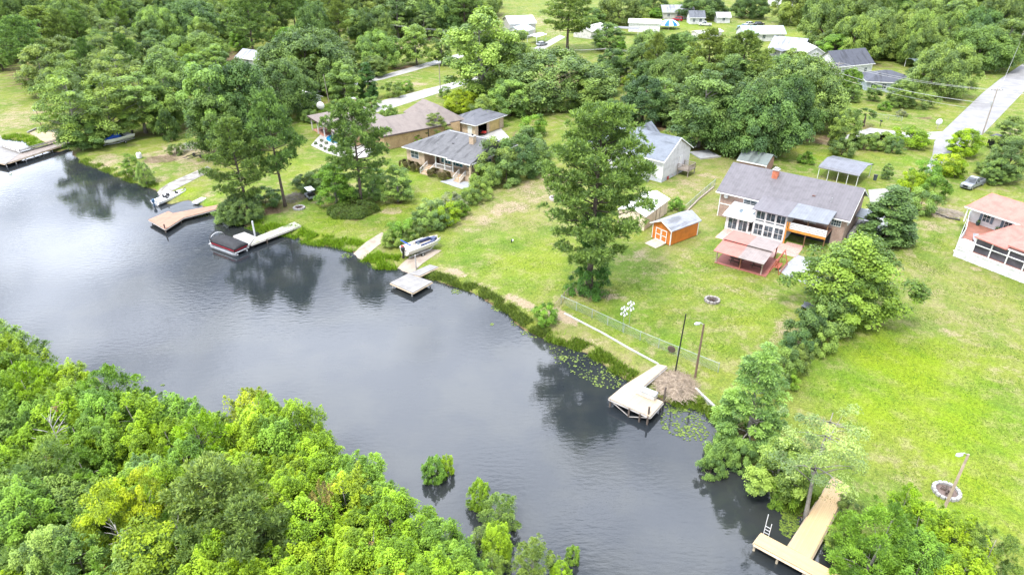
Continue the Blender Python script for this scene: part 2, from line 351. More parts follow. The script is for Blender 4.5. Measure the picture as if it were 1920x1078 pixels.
bump(nt, bs, mth(nt, 'ADD', n4, n3), .7, .10)
me.materials.append(m)
# water
mw, nt, bs = new_mat('lake_water'); co = objco(nt)
bs.inputs['Base Color'].default_value = (.016, .017, .012, 1); bs.inputs['Roughness'].default_value = .05; bs.inputs['IOR'].default_value = 1.50
nt.links.new(mix(nt, ramp(nt, noise(nt, co, .12, 4), .4, .65), (.018,.022,.026), (.030,.033,.032)), bs.inputs['Base Color'])
def ripple(rot, sx, sy, sc, det):
    mp = N(nt, 'ShaderNodeMapping'); mp.inputs['Rotation'].default_value = (0, 0, R_(rot)); mp.inputs['Scale'].default_value = (sx, sy, 1)
    nt.links.new(co, mp.inputs[0]); return noise(nt, mp.outputs[0], sc, det, .5)
h = mth(nt, 'ADD', mth(nt, 'MULTIPLY', ripple(-24, .55, 1.7, 1.5, 3), 1.0), mth(nt, 'MULTIPLY', ripple(35, .8, 1.4, 2.3, 2), .35))
calm = ramp(nt, noise(nt, co, .035, 3), .35, .65, .35, 1.0)
bump(nt, bs, mth(nt, 'MULTIPLY', h, calm), .13, .10)
wb = MB().add([(-900,-200,0),(130,-200,0),(130,190,0),(-900,190,0)], [(0,1,2,3)])
wo = wb.build('lake_water', mw); wo['kind'] = 'structure'
# ------------------------------------------------------------------ trees
def leaf_mat():
    m, nt, bs = new_mat('leaves')
    oi = N(nt, 'ShaderNodeObjectInfo'); a = N(nt, 'ShaderNodeAttribute', attribute_name='tint')
    # tint: below 1 dull old leaves, above 1 fresh growth
    dull = mix(nt, 1.0, oi.outputs['Color'], (.52, .60, .52), 'MULTIPLY')
    fresh = mix(nt, 1.0, oi.outputs['Color'], (1.42, 1.40, .85), 'MULTIPLY')
    c = mix(nt, ramp(nt, a.outputs['Fac'], .6, 1.4), dull, fresh)
    nt.links.new(c, bs.inputs['Base Color']); bs.inputs['Roughness'].default_value = .55; bs.inputs['Specular IOR Level'].default_value = .28
    tr = N(nt, 'ShaderNodeBsdfTranslucent'); nt.links.new(mix(nt, 1.0, c, (1.15, 1.1, .5), 'MULTIPLY'), tr.inputs[0])
    ms = N(nt, 'ShaderNodeMixShader'); ms.inputs[0].default_value = .26
    nt.links.new(bs.outputs[0], ms.inputs[1]); nt.links.new(tr.outputs[0], ms.inputs[2])
    nt.links.new(ms.outputs[0], nt.nodes['Material Output'].inputs[0]); return m
LEAF = leaf_mat()
BARK = mat('bark', (.13, .10, .08), .95, (.07, .055, .045), 3, bmp=.6)
BARK_GREY = mat('grey_bark', (.30, .28, .25), .95, (.19, .17, .15), 3, bmp=.5)
BARK_PALE = mat('bleached_wood', (.50, .47, .44), .9, (.33, .31, .29), 3, bmp=.4)
def unit(v): return v/np.maximum(np.linalg.norm(v, axis=-1, keepdims=True), 1e-9)
def leaf_mesh(name, p, nrm, size, tint, rng, aspect=.55, droop=None):
    n = len(p); t = unit(np.cross(nrm, rng.normal(size=(n, 3))))
    if droop is not None: t = unit(t*.5+droop)
    b = unit(np.cross(nrm, t)); s = size[:, None]
    V = np.stack([p-t*s*.5, p+b*s*.5*aspect+t*s*.08, p+t*s*.5, p-b*s*.5*aspect+t*s*.08], 1).reshape(-1, 3)
    me = npmesh(name, V, np.arange(4*n).reshape(n, 4), 4)
    a = me.attributes.new('tint', 'FLOAT', 'FACE'); a.data.foreach_set('value', tint.astype(np.float32))
    me.materials.append(LEAF); return me
def clusters(rng, n, R, z0, z1, prof, inner=.35, lump=.2):
    """centres of leaf clumps spread over a crown whose outline is R*prof(t) between heights z0 and z1"""
    ts = np.linspace(0, 1, 60); pf = np.array([max(prof(t), 0) for t in ts])
    cdf = np.cumsum(pf+.08); cdf /= cdf[-1]
    t = np.interp(rng.random(n), cdf, ts); th = rng.random(n)*2*np.pi
    k = 3+rng.integers(0, 3); ph = rng.random(4)*6.28
    lm = 1+lump*np.sin(k*th+ph[0]+3*t)+lump*.6*np.sin(5*th-7*t+ph[1])
    r = R*np.interp(t, ts, pf)*lm*np.sqrt(inner+(1-inner)*rng.random(n))
    z = z0+(z1-z0)*t
    return np.stack([r*np.cos(th), r*np.sin(th), z], -1)
def foliage(name, rng, cs, cr, per, leaf, flat=.7, up=.55, R=1, aspect=.55, tvar=.2, droop=0, spike=0):
    n = len(cs); cc = cr*(.6+.8*rng.random(n)); m = per
    d = unit(rng.normal(size=(n, m, 3))); d[..., 2] = np.where(d[..., 2] < -.35, -d[..., 2], d[..., 2])
    rad = (.35+.65*rng.random((n, m))**.6)[..., None]
    if spike:                       # plumes of young shoots that narrow upwards
        t_ = rng.random((n, m))**1.3; a_ = rng.random((n, m))*6.283; q_ = np.sqrt(rng.random((n, m)))*(1-t_)**.8
        lean = rng.normal(size=(n, 1, 2))*.35
        p = cs[:, None]+np.stack([np.cos(a_)*q_+lean[..., 0]*t_, np.sin(a_)*q_+lean[..., 1]*t_, (t_-.35)*spike], -1)*cc[:, None, None]
        d = unit(np.stack([np.cos(a_)*q_, np.sin(a_)*q_, .35+t_*.5], -1))
    else: p = cs[:, None]+d*rad*cc[:, None, None]*np.array([1, 1, flat])
    p += rng.normal(size=p.shape)*cr*.07
    out = cs.copy(); out[:, 2] = 0; out = unit(out)*.35
    nr = unit(d*.7+np.array([0, 0, up])+out[:, None]*.5+rng.normal(size=d.shape)*.42)
    tint = (1+rng.normal(size=n)*tvar)[:, None]+rng.normal(size=(n, m))*.16
    s = leaf*(.65+.7*rng.random((n, m)))
    dr = None
    if droop:
        dr = d.copy(); dr[..., 2] -= droop; dr = unit(dr).reshape(-1, 3)
    return leaf_mesh(name, p.reshape(-1, 3), nr.reshape(-1, 3), s.ravel(), tint.ravel(), rng, aspect, dr)
def wood(name, rng, H, r0, cs, nl, zlo=.3, bark=BARK, lean=0, top=.9):
    mb = MB(); k = 6
    dx, dy = rng.normal(size=2)*lean
    def ax(t): return Vector((dx*t+.012*H*math.sin(5*t+dx*9), dy*t+.012*H*math.sin(4*t+2), H*t))
    pts = [ax(i/k*top) for i in range(k+1)]
    mb.tube([Vector((0, 0, -.4))]+pts[1:] if False else pts, [r0*(1.25 if i == 0 else 1-.85*i/k) for i in range(k+1)], 7)
    if len(cs):
        for j in rng.choice(len(cs), min(nl, len(cs)), replace=False):
            c = Vector(cs[j]); h = math.hypot(c.x, c.y); z = max(zlo*H, min(c.z-h*.55, H*top*.92)); a = ax(z/H)
            mid = a.lerp(c, .5)+Vector((0, 0, h*.08))
            rr = r0*(.42-.25*z/H)
            mb.tube([a, mid, c], [rr, rr*.6, rr*.18], 5)
    o = mb.build(name, bark, smooth=True); me = o.data; bpy.data.objects.remove(o); return me
def dome(t): return math.sqrt(max(0, 1-(2*t*.93-.86)**2)) if t > .0 else .4
def broad(t): return min(1, .62+1.6*t)*math.sqrt(max(0, 1-max(0, (t-.25)/.76)**2))
def egg(t): return min(1, .72+1.1*t)*(max(0, 1-max(0, (t-.22)/.79)**2.1))**.6
def upright(t): return (min(1, .45+1.9*t))*(max(0, 1-t)**.55)*1.15
def cone(t): return (1-t)**.85*min(1, .55+3*t)+.02
def teardrop(t): return min(1, .7+2*t)*(1-t**1.6)+.03
def pine_tufts(rng, cs, dirs, L, nn, name, w=.22):
    n = len(cs); d = unit(rng.normal(size=(n, nn, 3))*.75+dirs[:, None]*.75+np.array([0, 0, .25]))
    l = L*(.7+.6*rng.random((n, nn)))
    nr = unit(np.cross(d, rng.normal(size=d.shape))); b = unit(np.cross(d, nr)); c = cs[:, None]
    s = l[..., None]
    V = np.stack([c+d*s*.08, c+d*s*.6+b*s*w*.5, c+d*s, c+d*s*.6-b*s*w*.5], 2).reshape(-1, 3)
    tint = (1+rng.normal(size=n)*.22)[:, None]+rng.normal(size=(n, nn))*.18
    me = npmesh(name, V, np.arange(4*n*nn).reshape(-1, 4), 4)
    a = me.attributes.new('tint', 'FLOAT', 'FACE'); a.data.foreach_set('value', tint.ravel().astype(np.float32))
    me.materials.append(LEAF); return me
def make_pine(seed, H, R, z0, nb, ntuft, L=.55, r0=.28, nn=16, prof=None):
    rng = np.random.default_rng(seed); mb = MB(); k = 8
    b1, b2 = rng.random(2)*6
    ax = lambda t: Vector((.02*H*math.sin(3*t+b1)-.02*H*math.sin(b1), .02*H*math.sin(2.5*t+b2)-.02*H*math.sin(b2), H*t))
    mb.tube([ax(i/k*.97) for i in range(k+1)], [r0*(1.2 if i == 0 else 1-.86*i/k) for i in range(k+1)], 7)
    prof = prof or (lambda t: (.55+1.5*t if t < .3 else 1)*(1-max(0, t-.3)/.72)**.7+.08)
    cs = []; ds = []
    for i in range(nb):
        t = ((i+rng.random()*.8)/nb)**.9; z = z0+(H-z0)*t*.985; th = i*2.4+rng.normal()*.4
        ln = R*prof(t)*(.6+.5*rng.random()); a = ax(z/H); el = .05+.55*t+rng.normal()*.12
        dr = Vector((math.cos(th)*math.cos(el), math.sin(th)*math.cos(el), math.sin(el)))
        sag = Vector((0, 0, -.08*ln*(1-t))); p = [a, a+dr*ln*.5+sag, a+dr*ln+sag*.3+Vector((0, 0, .08*ln))]
        rr = r0*.32*(1-t*.7)
        mb.tube(p, [rr, rr*.6, rr*.2], 4)
        for j in range(max(2, int(ntuft*(ln/R+.2)))):
            f = .35+.68*rng.random()**.7; q = np.array(p[1].lerp(p[2], (f-.5)*2) if f > .5 else p[0].lerp(p[1], f*2))
            side = np.array([-dr.y, dr.x, .05])*rng.choice([-1, 1])*rng.random()*.34*ln*(1.15-f*.6); ce = q+side; ce[2] += .06*ln*rng.random(); rad = L*rng.uniform(.9, 1.6)
            for e in range(7):
                o_ = unit(rng.normal(size=3)); o_[2] = abs(o_[2])*.8-.1; cs.append(ce+o_*rad*np.array([1, 1, .6])); ds.append(o_*.8+np.array(dr)*.2+np.array([0, 0, .35]))
    cs = np.array(cs); ds = unit(np.array(ds))
    cm = pine_tufts(rng, cs, ds, L, nn, 'crown')
    o = mb.build('trunk', BARK, smooth=True); tm = o.data; bpy.data.objects.remove(o); return tm, cm
PROTO = {}
def proto(kind, i):
    if (kind, i) in PROTO: return PROTO[kind, i]
    s = sum(ord(ch)*7 for ch in kind)+i*131; rng = np.random.default_rng(s)
    H, R = 10., 5.
    if kind == 'oak':
        cs = clusters(rng, 140, 4.3, .9, 9.5, egg, .42, .22); cm = foliage('crown', rng, cs, .92, 215, .31, .85, .5, tvar=.30)
        tm = wood('trunk', rng, 8, .34, cs, 16, .25, BARK, .3)
    elif kind == 'bigoak':
        H, R = 12., 11.; cs = clusters(rng, 340, 9.9, .8, 11.4, egg, .5, .19); cm = foliage('crown', rng, cs, 1.35, 170, .43, .9, .5, tvar=.30)
        tm = wood('trunk', rng, 9, .5, cs, 20, .2, BARK, .3)
    elif kind == 'mid':                                    # maple or gum: upright, lumpy, looser
        R = 3.6; cs = clusters(rng, 95, 3.3, 1.0, 9.6, egg, .32, .24); cm = foliage('crown', rng, cs, .8, 240, .28, .8, .45, tvar=.28)
        tm = wood('trunk', rng, 9, .22, cs, 18, .2, BARK_GREY, .3)
    elif kind == 'airy':                                   # layered, open feathery crown
        R = 4; cs = clusters(rng, 85, 3.8, 1.3, 9.5, egg, .25, .24); cm = foliage('crown', rng, cs, .85, 210, .28, .62, .7, tvar=.28, aspect=.42)
        tm = wood('trunk', rng, 9, .2, cs, 26, .22, BARK_GREY, .5)
    elif kind == 'pine':
        R = 3.6; tm, cm = make_pine(s, 10, 3.5, 3.2 if i < 2 else 2.2, 42, 7, .36, .2, 14)
    elif kind == 'tallpine':
        H, R = 25., 8.; tm, cm = make_pine(s, 24.6, 7.6, 5.5, 88, 9.5, .56, .5, 14, lambda t: (.72+.6*t if t < .45 else 1)*(1-max(0, t-.45)/.6)**.55+.06)
    elif kind == 'cypress':
        R = 3.2; cs = clusters(rng, 110, 3.0, .3, 9.7, cone, .4, .12); cm = foliage('crown', rng, cs, .62, 240, .24, .45, .5, aspect=.34, droop=.5, tvar=.2)
        tm = wood('trunk', rng, 9.6, .2, cs, 20, .08, BARK_GREY, .1)
    elif kind == 'cedar':
        R = 2.; cs = clusters(rng, 110, 1.8, .1, 9.6, teardrop, .6, .05); cm = foliage('crown', rng, cs, .55, 230, .22, .9, .4, tvar=.1)
        tm = wood('trunk', rng, 9, .2, cs, 4, .05, BARK, .05)
    elif kind == 'bush':
        H, R = 4., 3.; cs = clusters(rng, 46, 2.6, .15, 3.6, broad, .4, .16); cm = foliage('crown', rng, cs, .62, 210, .22, .85, .45, tvar=.25)
        tm = wood('trunk', rng, 3, .09, cs, 9, .05, BARK, .2)
    elif kind == 'sapling':                                # thicket tree: narrow, plumes of young leaves
        H, R = 8., 2.4; cs = clusters(rng, 170, 2.3, .5, 7.6, egg, .45, .2); cm = foliage('crown', rng, cs, .50, 190, .15, 1, .5, tvar=.30, aspect=.5, spike=1.65)
        tm = wood('trunk', rng, 7.4, .12, cs, 16, .12, BARK_GREY, .4)
    elif kind == 'plume':                                  # feathery cypress-like thicket tree
        H, R = 8., 2.6; cs = clusters(rng, 140, 2.4, .5, 7.7, egg, .35, .26); cm = foliage('crown', rng, cs, .50, 150, .20, .6, .6, aspect=.28, droop=.25, tvar=.26, spike=1.3)
        tm = wood('trunk', rng, 7.6, .12, cs, 20, .1, BARK_GREY, .2)
    elif kind == 'sparse':
        H, R = 12., 4.; cs = clusters(rng, 46, 3.4, 4.4, 11.6, dome, .2, .3); cm = foliage('crown', rng, cs, .72, 150, .20, .6, .6, aspect=.4, tvar=.25)
        tm = wood('trunk', rng, 11, .2, cs, 30, .28, BARK_GREY, .9)
    elif kind == 'snag':
        H, R = 6., 1.5; cs = clusters(rng, 26, 1.4, 2.2, 5.8, upright, .3, .2); cm = foliage('crown', rng, cs[:3], .3, 25, .16)
        tm = wood('trunk', rng, 5.6, .11, cs, 24, .2, BARK_PALE, .2)
    elif kind == 'clipped':
        H, R = 1.6, 1.; d = unit(rng.normal(size=(5200, 3))); d[:, 2] = np.abs(d[:, 2])
        q = np.sign(d)*np.abs(d)**.34; p = q*np.array([.95, .95, 1.5])*(.92+.08*rng.random((5200, 1)))
        cm = leaf_mesh('crown', p, unit(d+rng.normal(size=d.shape)*.5), .13*(.7+.6*rng.random(5200)), 1+.25*rng.normal(size=5200), rng)
        tm = wood('trunk', rng, 1.2, .07, p, 8, .1)
    elif kind == 'mound':
        H, R = 1.7, 3.3; d = unit(rng.normal(size=(11000, 3))); d[:, 2] = np.abs(d[:, 2])
        th = np.arctan2(d[:, 1], d[:, 0]); wv = 1+.07*np.sin(3*th+1)+.05*np.sin(7*th)+.06*np.sin(9*d[:, 0])*np.sin(8*d[:, 1])
        p = np.sign(d)*np.abs(d)**.7*np.array([3.2, 3.2, 1.55])*wv[:, None]*(.86+.14*rng.random((11000, 1)))
        cm = leaf_mesh('crown', p, unit(d+np.array([0, 0, .4])+rng.normal(size=d.shape)*.5), .2*(.6+.7*rng.random(11000)), 1+.3*rng.normal(size=11000), rng); tm = wood('trunk', rng, 1.1, .06, p, 10, .1)
    elif kind == 'palm':
        H, R = 4., 1.5; P_, Nn = [], []
        for j in range(34):
            th = rng.random()*6.28; el = rng.random()*1.7-.5
            d0 = np.array([math.cos(th)*math.cos(el), math.sin(th)*math.cos(el), math.sin(el)])
            for q in range(46):
                f = rng.random(); dv = unit(d0+rng.normal(size=3)*.22); P_.append(np.array([0, 0, 3.]) + d0*.75+dv*.55*f+np.array([0, 0, -.25*f*f])); Nn.append(unit(np.cross(dv, rng.normal(size=3))))
        P_ = np.array(P_); cm = leaf_mesh('crown', P_, np.array(Nn), np.full(len(P_), .32), 1+.2*rng.normal(size=len(P_)), rng, .25)
        tm = wood('trunk', rng, 3.1, .2, np.zeros((0, 3)), 0, top=1)
    PROTO[kind, i] = (tm, cm, H, R); return PROTO[kind, i]
NVAR = dict(bigoak=2, oak=4, mid=4, airy=3, pine=4, tallpine=1, cypress=2, cedar=1, bush=4, sapling=4, plume=3, sparse=2, snag=2, clipped=1, palm=1, mound=1)
NAME = dict(bigoak='oak_tree', oak='oak_tree', mid='maple_tree', airy='gum_tree', pine='pine_tree', tallpine='pine_tree', cypress='cypress_tree', cedar='cedar_tree', bush='shrub', sapling='young_tree', plume='young_tree', sparse='sparse_tree', snag='dead_tree', clipped='clipped_shrub', mound='shrub_bed', palm='palm_tree')
HUE = dict(oak=(.160,.235,.085), dark=(.102,.172,.060), mid=(.190,.285,.090), lime=(.218,.335,.020), yel=(.275,.355,.022), olive=(0.185,0.256,0.088), blue=(.10,.175,.075), pine=(.160,.245,.090),
           feather=(.200,.300,.090), fresh=(.160,.280,.042), pale=(0.270,0.350,0.150), brown=(0.266,0.151,0.080), rust=(.250,.205,.085), hedge=(0.080,0.133,0.035), cedar=(0.062,0.144,0.040), grey=(0.266,0.301,0.231))
TR = random.Random(5); CNT = {}
def put_tree(kind, x, y, h, r, label, hue, group=None, z=None, name=None, cat=None):
    kind0 = kind
    if kind == 'mid' and r/h > .50: kind = 'oak'
    if kind == 'airy' and r/h > .58: kind = 'oak'
    if kind == 'oak' and (r > 7.2 or r/h > .72): kind = 'bigoak'
    i = CNT.get(kind, 0); CNT[kind] = i+1
    tm, cm, H0, R0 = proto(kind, i % NVAR[kind])
    if z is None: z = max(gzf(x, y), -.3)
    t = thing(name or NAME[kind0], label, cat or ('shrub' if kind in ('bush', 'clipped', 'mound') else 'tree'), x, y, z-.03, 0, group)
    c = HUE[hue] if isinstance(hue, str) else hue
    j = TR.uniform(.86, 1.14); k = TR.uniform(.92, 1.08); c = (min(1, c[0]*j*k), min(1, c[1]*j), min(1, c[2]*j/k), 1)
    rz = TR.uniform(0, 6.28); sc = (r/R0, r/R0, h/H0)
    for nm, me in (('trunk', tm), ('crown', cm)):
        o = bpy.data.objects.new(nm, me); COL.objects.link(o); o.parent = t; o.scale = sc; o.rotation_euler = (0, 0, rz); o.color = c
    return t
def tree(kind, u, v, wpx, h, label, hue='mid', group=None, base=False, name=None, cat=None):
    """v is the pixel row of the crown's top (of the foot when base=True); wpx the crown's width in photo pixels"""
    x, y = P(u, v, G) if base else P(u, v, G+h*.95)
    r = wpx/2*depth(x, y, G+h*.6)/FOC
    return put_tree(kind, x, y, h, r, label, hue, group, name=name, cat=cat)
# ------------------------------------------------------------------ buildings
WHITE = mat('white_paint', (.70, .70, .70), .5, (.60, .60, .60), 1.2, bmp=.05)
TRIM = mat('white_trim', (.78, .78, .77), .45, (.70, .70, .69), 2, bmp=0)
GLASS = mat_glass(); TEAL = mat_glass('teal_glass', (.012, .075, .085)); SCREEN = mat('insect_screen', (.055, .05, .065), .5, (.10, .09, .11), .8)
CONC = mat('concrete', (.38,.37,.355), .85, (.30,.29,.275), .7); CONCG = mat('grey_concrete', (.32,.33,.345), .85, (.25,.25,.26), .6)
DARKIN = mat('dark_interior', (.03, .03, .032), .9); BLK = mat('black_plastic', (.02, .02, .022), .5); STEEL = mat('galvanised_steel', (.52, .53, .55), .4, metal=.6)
REDTILE = mat('red_painted_slab', (.34, .125, .10), .8, (.27, .10, .08), .8)
def window(par, x, y, z, w, h, rz=0, nx=2, ny=2, frame_m=None, glass=None, fw=.06, name='window', label=None):
    """a window whose outer face looks along local -y after turning by rz"""
    M_ = T(x, y, z, rz); mb = MB(M_)
    for a in (-w/2-fw, w/2): mb.box(a, a+fw, -.07, .06, -fw, h+fw)
    for a in (-fw, h): mb.box(-w/2, w/2, -.068, .06, a, a+fw)
    for i in range(1, nx): mb.box(-w/2+w*i/nx-.022, -w/2+w*i/nx+.022, -.055, .05, 0, h)
    for i in range(1, ny): mb.box(-w/2, w/2, -.05, .05, h*i/ny-.02, h*i/ny+.02)
    o = mb.build(name, frame_m or TRIM, par)
    MB(M_).box(-w/2, w/2, -.03, .03, 0, h).build('pane', glass or GLASS, o)
    return o
def door(par, x, y, z, w, h, rz=0, m=None, trim=None, name='door'):
    M_ = T(x, y, z, rz); mb = MB(M_).box(-w/2, w/2, -.06, .04, 0, h)
    o = mb.build(name, m or WHITE, par)
    f = MB(M_)
    for a in (-w/2-.1, w/2): f.box(a, a+.1, -.08, .05, 0, h+.1)
    f.box(-w/2, w/2, -.078, .05, h, h+.1); f.build('frame', trim or TRIM, o)
    MB(M_).bar((w/2-.12, -.12, h*.47), (w/2-.12, -.05, h*.47), .05).build('handle', STEEL, o); return o
def each(par, name, m, boxes):
    for b in boxes: o = MB().box(*b).build(name, m, par)
    return o
def railing(par, pts, h, m, step=.16, name='railing', posts=True, boards=0):
    mb = MB()
    for a, b in zip(pts, pts[1:]):
        a = Vector(a); b = Vector(b); L = (b-a).length; u = Vector((0, 0, 1))
        mb.bar(a+u*h, b+u*h, .055, 4)
        if boards:
            for k in range(boards): mb.bar(a+u*(h*(k+.35)/(boards)), b+u*(h*(k+.35)/boards), h/boards*.36, 4)
        else:
            mb.bar(a+u*.12, b+u*.12, .04, 4); n = max(2, int(L/step))
            for k in range(1, n): q = a.lerp(b, k/n); mb.bar(q+u*.12, q+u*h, .022, 4)
        n = max(1, round(L/1.9))
        for k in range(n+1): q = a.lerp(b, k/n); mb.bar(q, q+u*(h+.06), .06, 4)
    return mb.build(name, m, par)
def gable(mb, x0, x1, y0, y1, z0, ze, zr):
    """walls with two gable ends, ridge along x"""
    ym = (y0+y1)/2; mb.extr([(y0, z0), (y1, z0), (y1, ze), (ym, zr), (y0, ze)], 0, x0, x1); return mb
def gable_roof(mb, x0, x1, y0, y1, ze, zr, o=.5, t=.16, og=.4):
    ym = (y0+y1)/2; s = (zr-ze)/(ym-y0); lo = ze-s*o
    mb.extr([(y0-o, lo), (ym, zr), (y1+o, lo), (y1+o, lo+t), (ym, zr+t*1.15), (y0-o, lo+t)], 0, x0-og, x1+og); return mb
def hip_roof(mb, x0, x1, y0, y1, ze, zr, hl=True, hr=True, o=.6, t=.16):
    if hl and hr and y1-y0 > x1-x0:
        q = hip_roof(MB(), y0, y1, -x1, -x0, ze, zr, hl, hr, o, t)
        return mb.add([(-p[1], p[0], p[2]) for p in q.v], q.f)
    x0 -= o; x1 += o; y0 -= o; y1 += o; ym = (y0+y1)/2; d = (y1-y0)/2
    a = x0+(d if hl else 0); b = x1-(d if hr else 0)
    v = [(x0,y0,ze),(x1,y0,ze),(x1,y1,ze),(x0,y1,ze),(a,ym,zr),(b,ym,zr)]
    lo = [(p[0], p[1], ze-t) for p in v[:4]]
    mb.add(v+lo, [(0,1,5,4),(1,2,5),(2,3,4,5),(3,0,4),(0,6,7,1),(1,7,8,2),(2,8,9,3),(3,9,6,0),(9,8,7,6)]); return mb
def fascia(par, x0, x1, y0, y1, z, h=.2, sides='fblr', o=.6, m=None):
    x0 -= o; x1 += o; y0 -= o; y1 += o; mb = MB(); t = .05
    if 'f' in sides: mb.box(x0-t, x1+t, y0-t, y0-.003, z-h, z-.01)
    if 'b' in sides: mb.box(x0-t, x1+t, y1+.003, y1+t, z-h, z-.01)
    if 'l' in sides: mb.box(x0-t, x0-.003, y0, y1, z-h, z-.01)
    if 'r' in sides: mb.box(x1+.003, x1+t, y0, y1, z-h, z-.01)
    return mb.build('fascia', m or TRIM, par)
# ---- main brick house with the purple-grey metal roof
MX, MY = P(1344.5, 404); MR = R_(-36.4)
BRICK = mat_brick('red_brown_brick', (.27, .155, .12), (.34, .21, .165), (.42, .38, .34))
METAL = mat_strip('purple_grey_metal_roof', (.120, .110, .120), (.138, .128, .138), 0, .42, .16, .5, .0, .6)
METAL2 = mat_strip('silver_metal_awning', (.145, .155, .17), (.185, .195, .21), 0, .38, .14, .4, .2, .5)
h = thing('brick_house', 'two-storey brick house with long purple-grey metal roof and white glazed porch', 'house', MX, MY, G, MR)
gable(MB(), 0, 19.2, 0, 11, -.3, 4.5, 7.35).build('wall', BRICK, h)
MB().box(-.03, 2.9, -.05, .0-.003, 2.15, 2.3).box(.0, .14, -.08, -.055, 0, 4.4).build('drainpipe', TRIM, h)
r = gable_roof(MB(), 0, 19.2, 0, 11, 4.5, 7.35, .55, .14, .55).build('roof', METAL, h)
MB().box(-.62, 19.82, -.66, -.56, 4.08, 4.25).build('gutter', TRIM, r)
for x in (-.6, 19.76): MB().extr([(-.6, 4.02), (5.5, 7.2), (11.6, 4.02), (11.6, 4.2), (5.5, 7.38), (-.6, 4.2)], 0, x, x+.05).build('fascia', TRIM, r)
MB().box(13.3, 13.75, 2.2, 2.65, 5.2, 5.95).build('vent', mat('rust_vent', (.16, .09, .08)), r)
for x, y in ((5.0, 4.9), (16.2, 1.9)): MB().bar((x, y, 5), (x, y, 4.5+(y+.55)*.52+.55), .06, 8).build('vent_pipe', STEEL, r)
c = MB().box(6.4, 7.25, 3.9, 4.75, 5.6, 8.0).build('chimney', mat('orange_flue', (.55, .18, .10), .8), h)
MB().box(6.3, 7.35, 3.8, 4.85, 8.0, 8.15).box(6.5, 7.15, 4.0, 4.6, 8.15, 8.4).build('cap', CONC, c)
window(h, 5.0, -.02, 2.5, 2.1, 1.7, 0, 2, 2, fw=.1)
window(h, 17.9, -.02, 2.9, 1.3, .9, 0, 4, 2)
window(h, 19.22, 2.2, 2.7, 1.0, 1.1, R_(90), 2, 2)
dsh = MB().lathe([(.02, -.02), (.25, .02), (.36, .12), (.34, .13), (.22, .05), (.02, .01)], 14, (1.0, -.3, 3.6), 1).build('satellite_dish', WHITE, h)
MB().bar((1.0, -.3, 3.6), (1.0, .05, 3.45), .03).build('bracket', STEEL, dsh)
# single-storey sun room
s = MB()
s.box(2.9, 7.0, -4.3, 0, -.1, .28).box(2.9, 3.1, -4.3, 0, .28, 2.35).box(2.9, 7.0, -4.3, -4.1, 2.1, 2.35)
for x in (3.1, 4.75, 6.35): s.box(x, x+.2, -4.3, -4.1, .28, 2.1)
s.build('sunroom', WHITE, h)
for x in (4.03, 5.66): window(h, x, -4.28, .3, 1.32, 1.75, 0, 2, 1, glass=GLASS, name='sliding_door')
r2 = MB().slab([(2.45, -4.85, 2.42), (7.1, -4.85, 2.42), (7.1, 0, 3.15), (2.45, 0, 3.15)], .14).build('sunroom_roof', WHITE, h)
for x, y in ((4.5, -2.5), (6.65, -2.3)):
    z = 2.42+(y+4.85)*.1505; MB().slab([(x-.28, y-.5, z-.04), (x+.28, y-.5, z-.04), (x+.28, y+.5, z+.11), (x-.28, y+.5, z+.11)], .1).build('skylight', GLASS, r2)
# two-storey glazed porch
s = MB()
for x in (7.12, 8.65, 10.2, 11.7): s.box(x, x+.22, -4.2, -4.0, 0, 4.5)
for z0, z1 in ((-.1, .22), (2.12, 2.5), (2.72, 2.84), (4.32, 4.5)): s.box(7.15, 11.9, -4.17, -4.03, z0, z1)
s.box(7.14, 7.3, -4.0, 0, 0, 4.5).box(11.72, 11.9, -4.0, 0, 0, 4.5).box(7.3, 11.72, -4.0, 0, 2.1, 2.4)
s.build('porch_frame', WHITE, h)
for k, x in enumerate((8.01, 9.53, 11.06)):
    window(h, x, -4.1, .3, 1.25, 1.76, 0, 2, 2, fw=.04); window(h, x, -4.1, 2.9, 1.25, 1.36, 0, 2, 1, fw=.04); MB().box(x-.62, x+.62, -4.1, -4.06, 2.5, 2.72).build('lower_pane', GLASS, h)
MB().slab([(6.75, -4.9, 4.5), (12.0, -4.9, 4.5), (12.0, .2, 5.05), (6.75, .2, 5.05)], .12).build('porch_roof', METAL, h)
MB().slab([(12.0, -4.7, 4.5), (17.6, -4.2, 4.5), (17.6, .2, 5.03), (12.0, .2, 5.03)], .1).build('awning', METAL2, h)
# raised deck
ORANGE = mat('orange_stained_wood', (.60, .27, .05), .7, (.45, .19, .04), 2)
d = MB().box(12.0, 17.6, -4.0, -.01, 2.15, 2.35).build('deck', mat_strip('brown_deck_boards', (.20, .11, .08), (.25, .14, .10), 0, .14), h)
MB().box(11.95, 17.65, -4.12, -4.02, 2.05, 2.42).box(12.0, 12.18, -4.35, -4.13, 0, 3.5).box(12.3, 12.46, -4.33, -4.13, 2.42, 3.5).build('beam', ORANGE, d)
each(d, 'post', mat('brown_post', (.19, .10, .05)), [(x, x+.14, -4.0, -3.86, a_, b_) for x in (14.8, 17.5) for a_, b_ in ((0, 2.15), (2.35, 4.4))])
railing(d, [(12.45, -4.05, 2.42), (17.6, -4.05, 2.42)], 1.0, WHITE, boards=4)
MB().box(12.05, 17.6, -.35, -.03, 0, 2.1).build('under_deck_shade', DARKIN, h)  # near-black panel paints in the shade beneath the raised deck
MB().box(13.4, 15.2, -.18, -.06, 2.45, 4.3).build('hanging_cloth', mat('cream_canvas', (.62, .63, .56)), h)
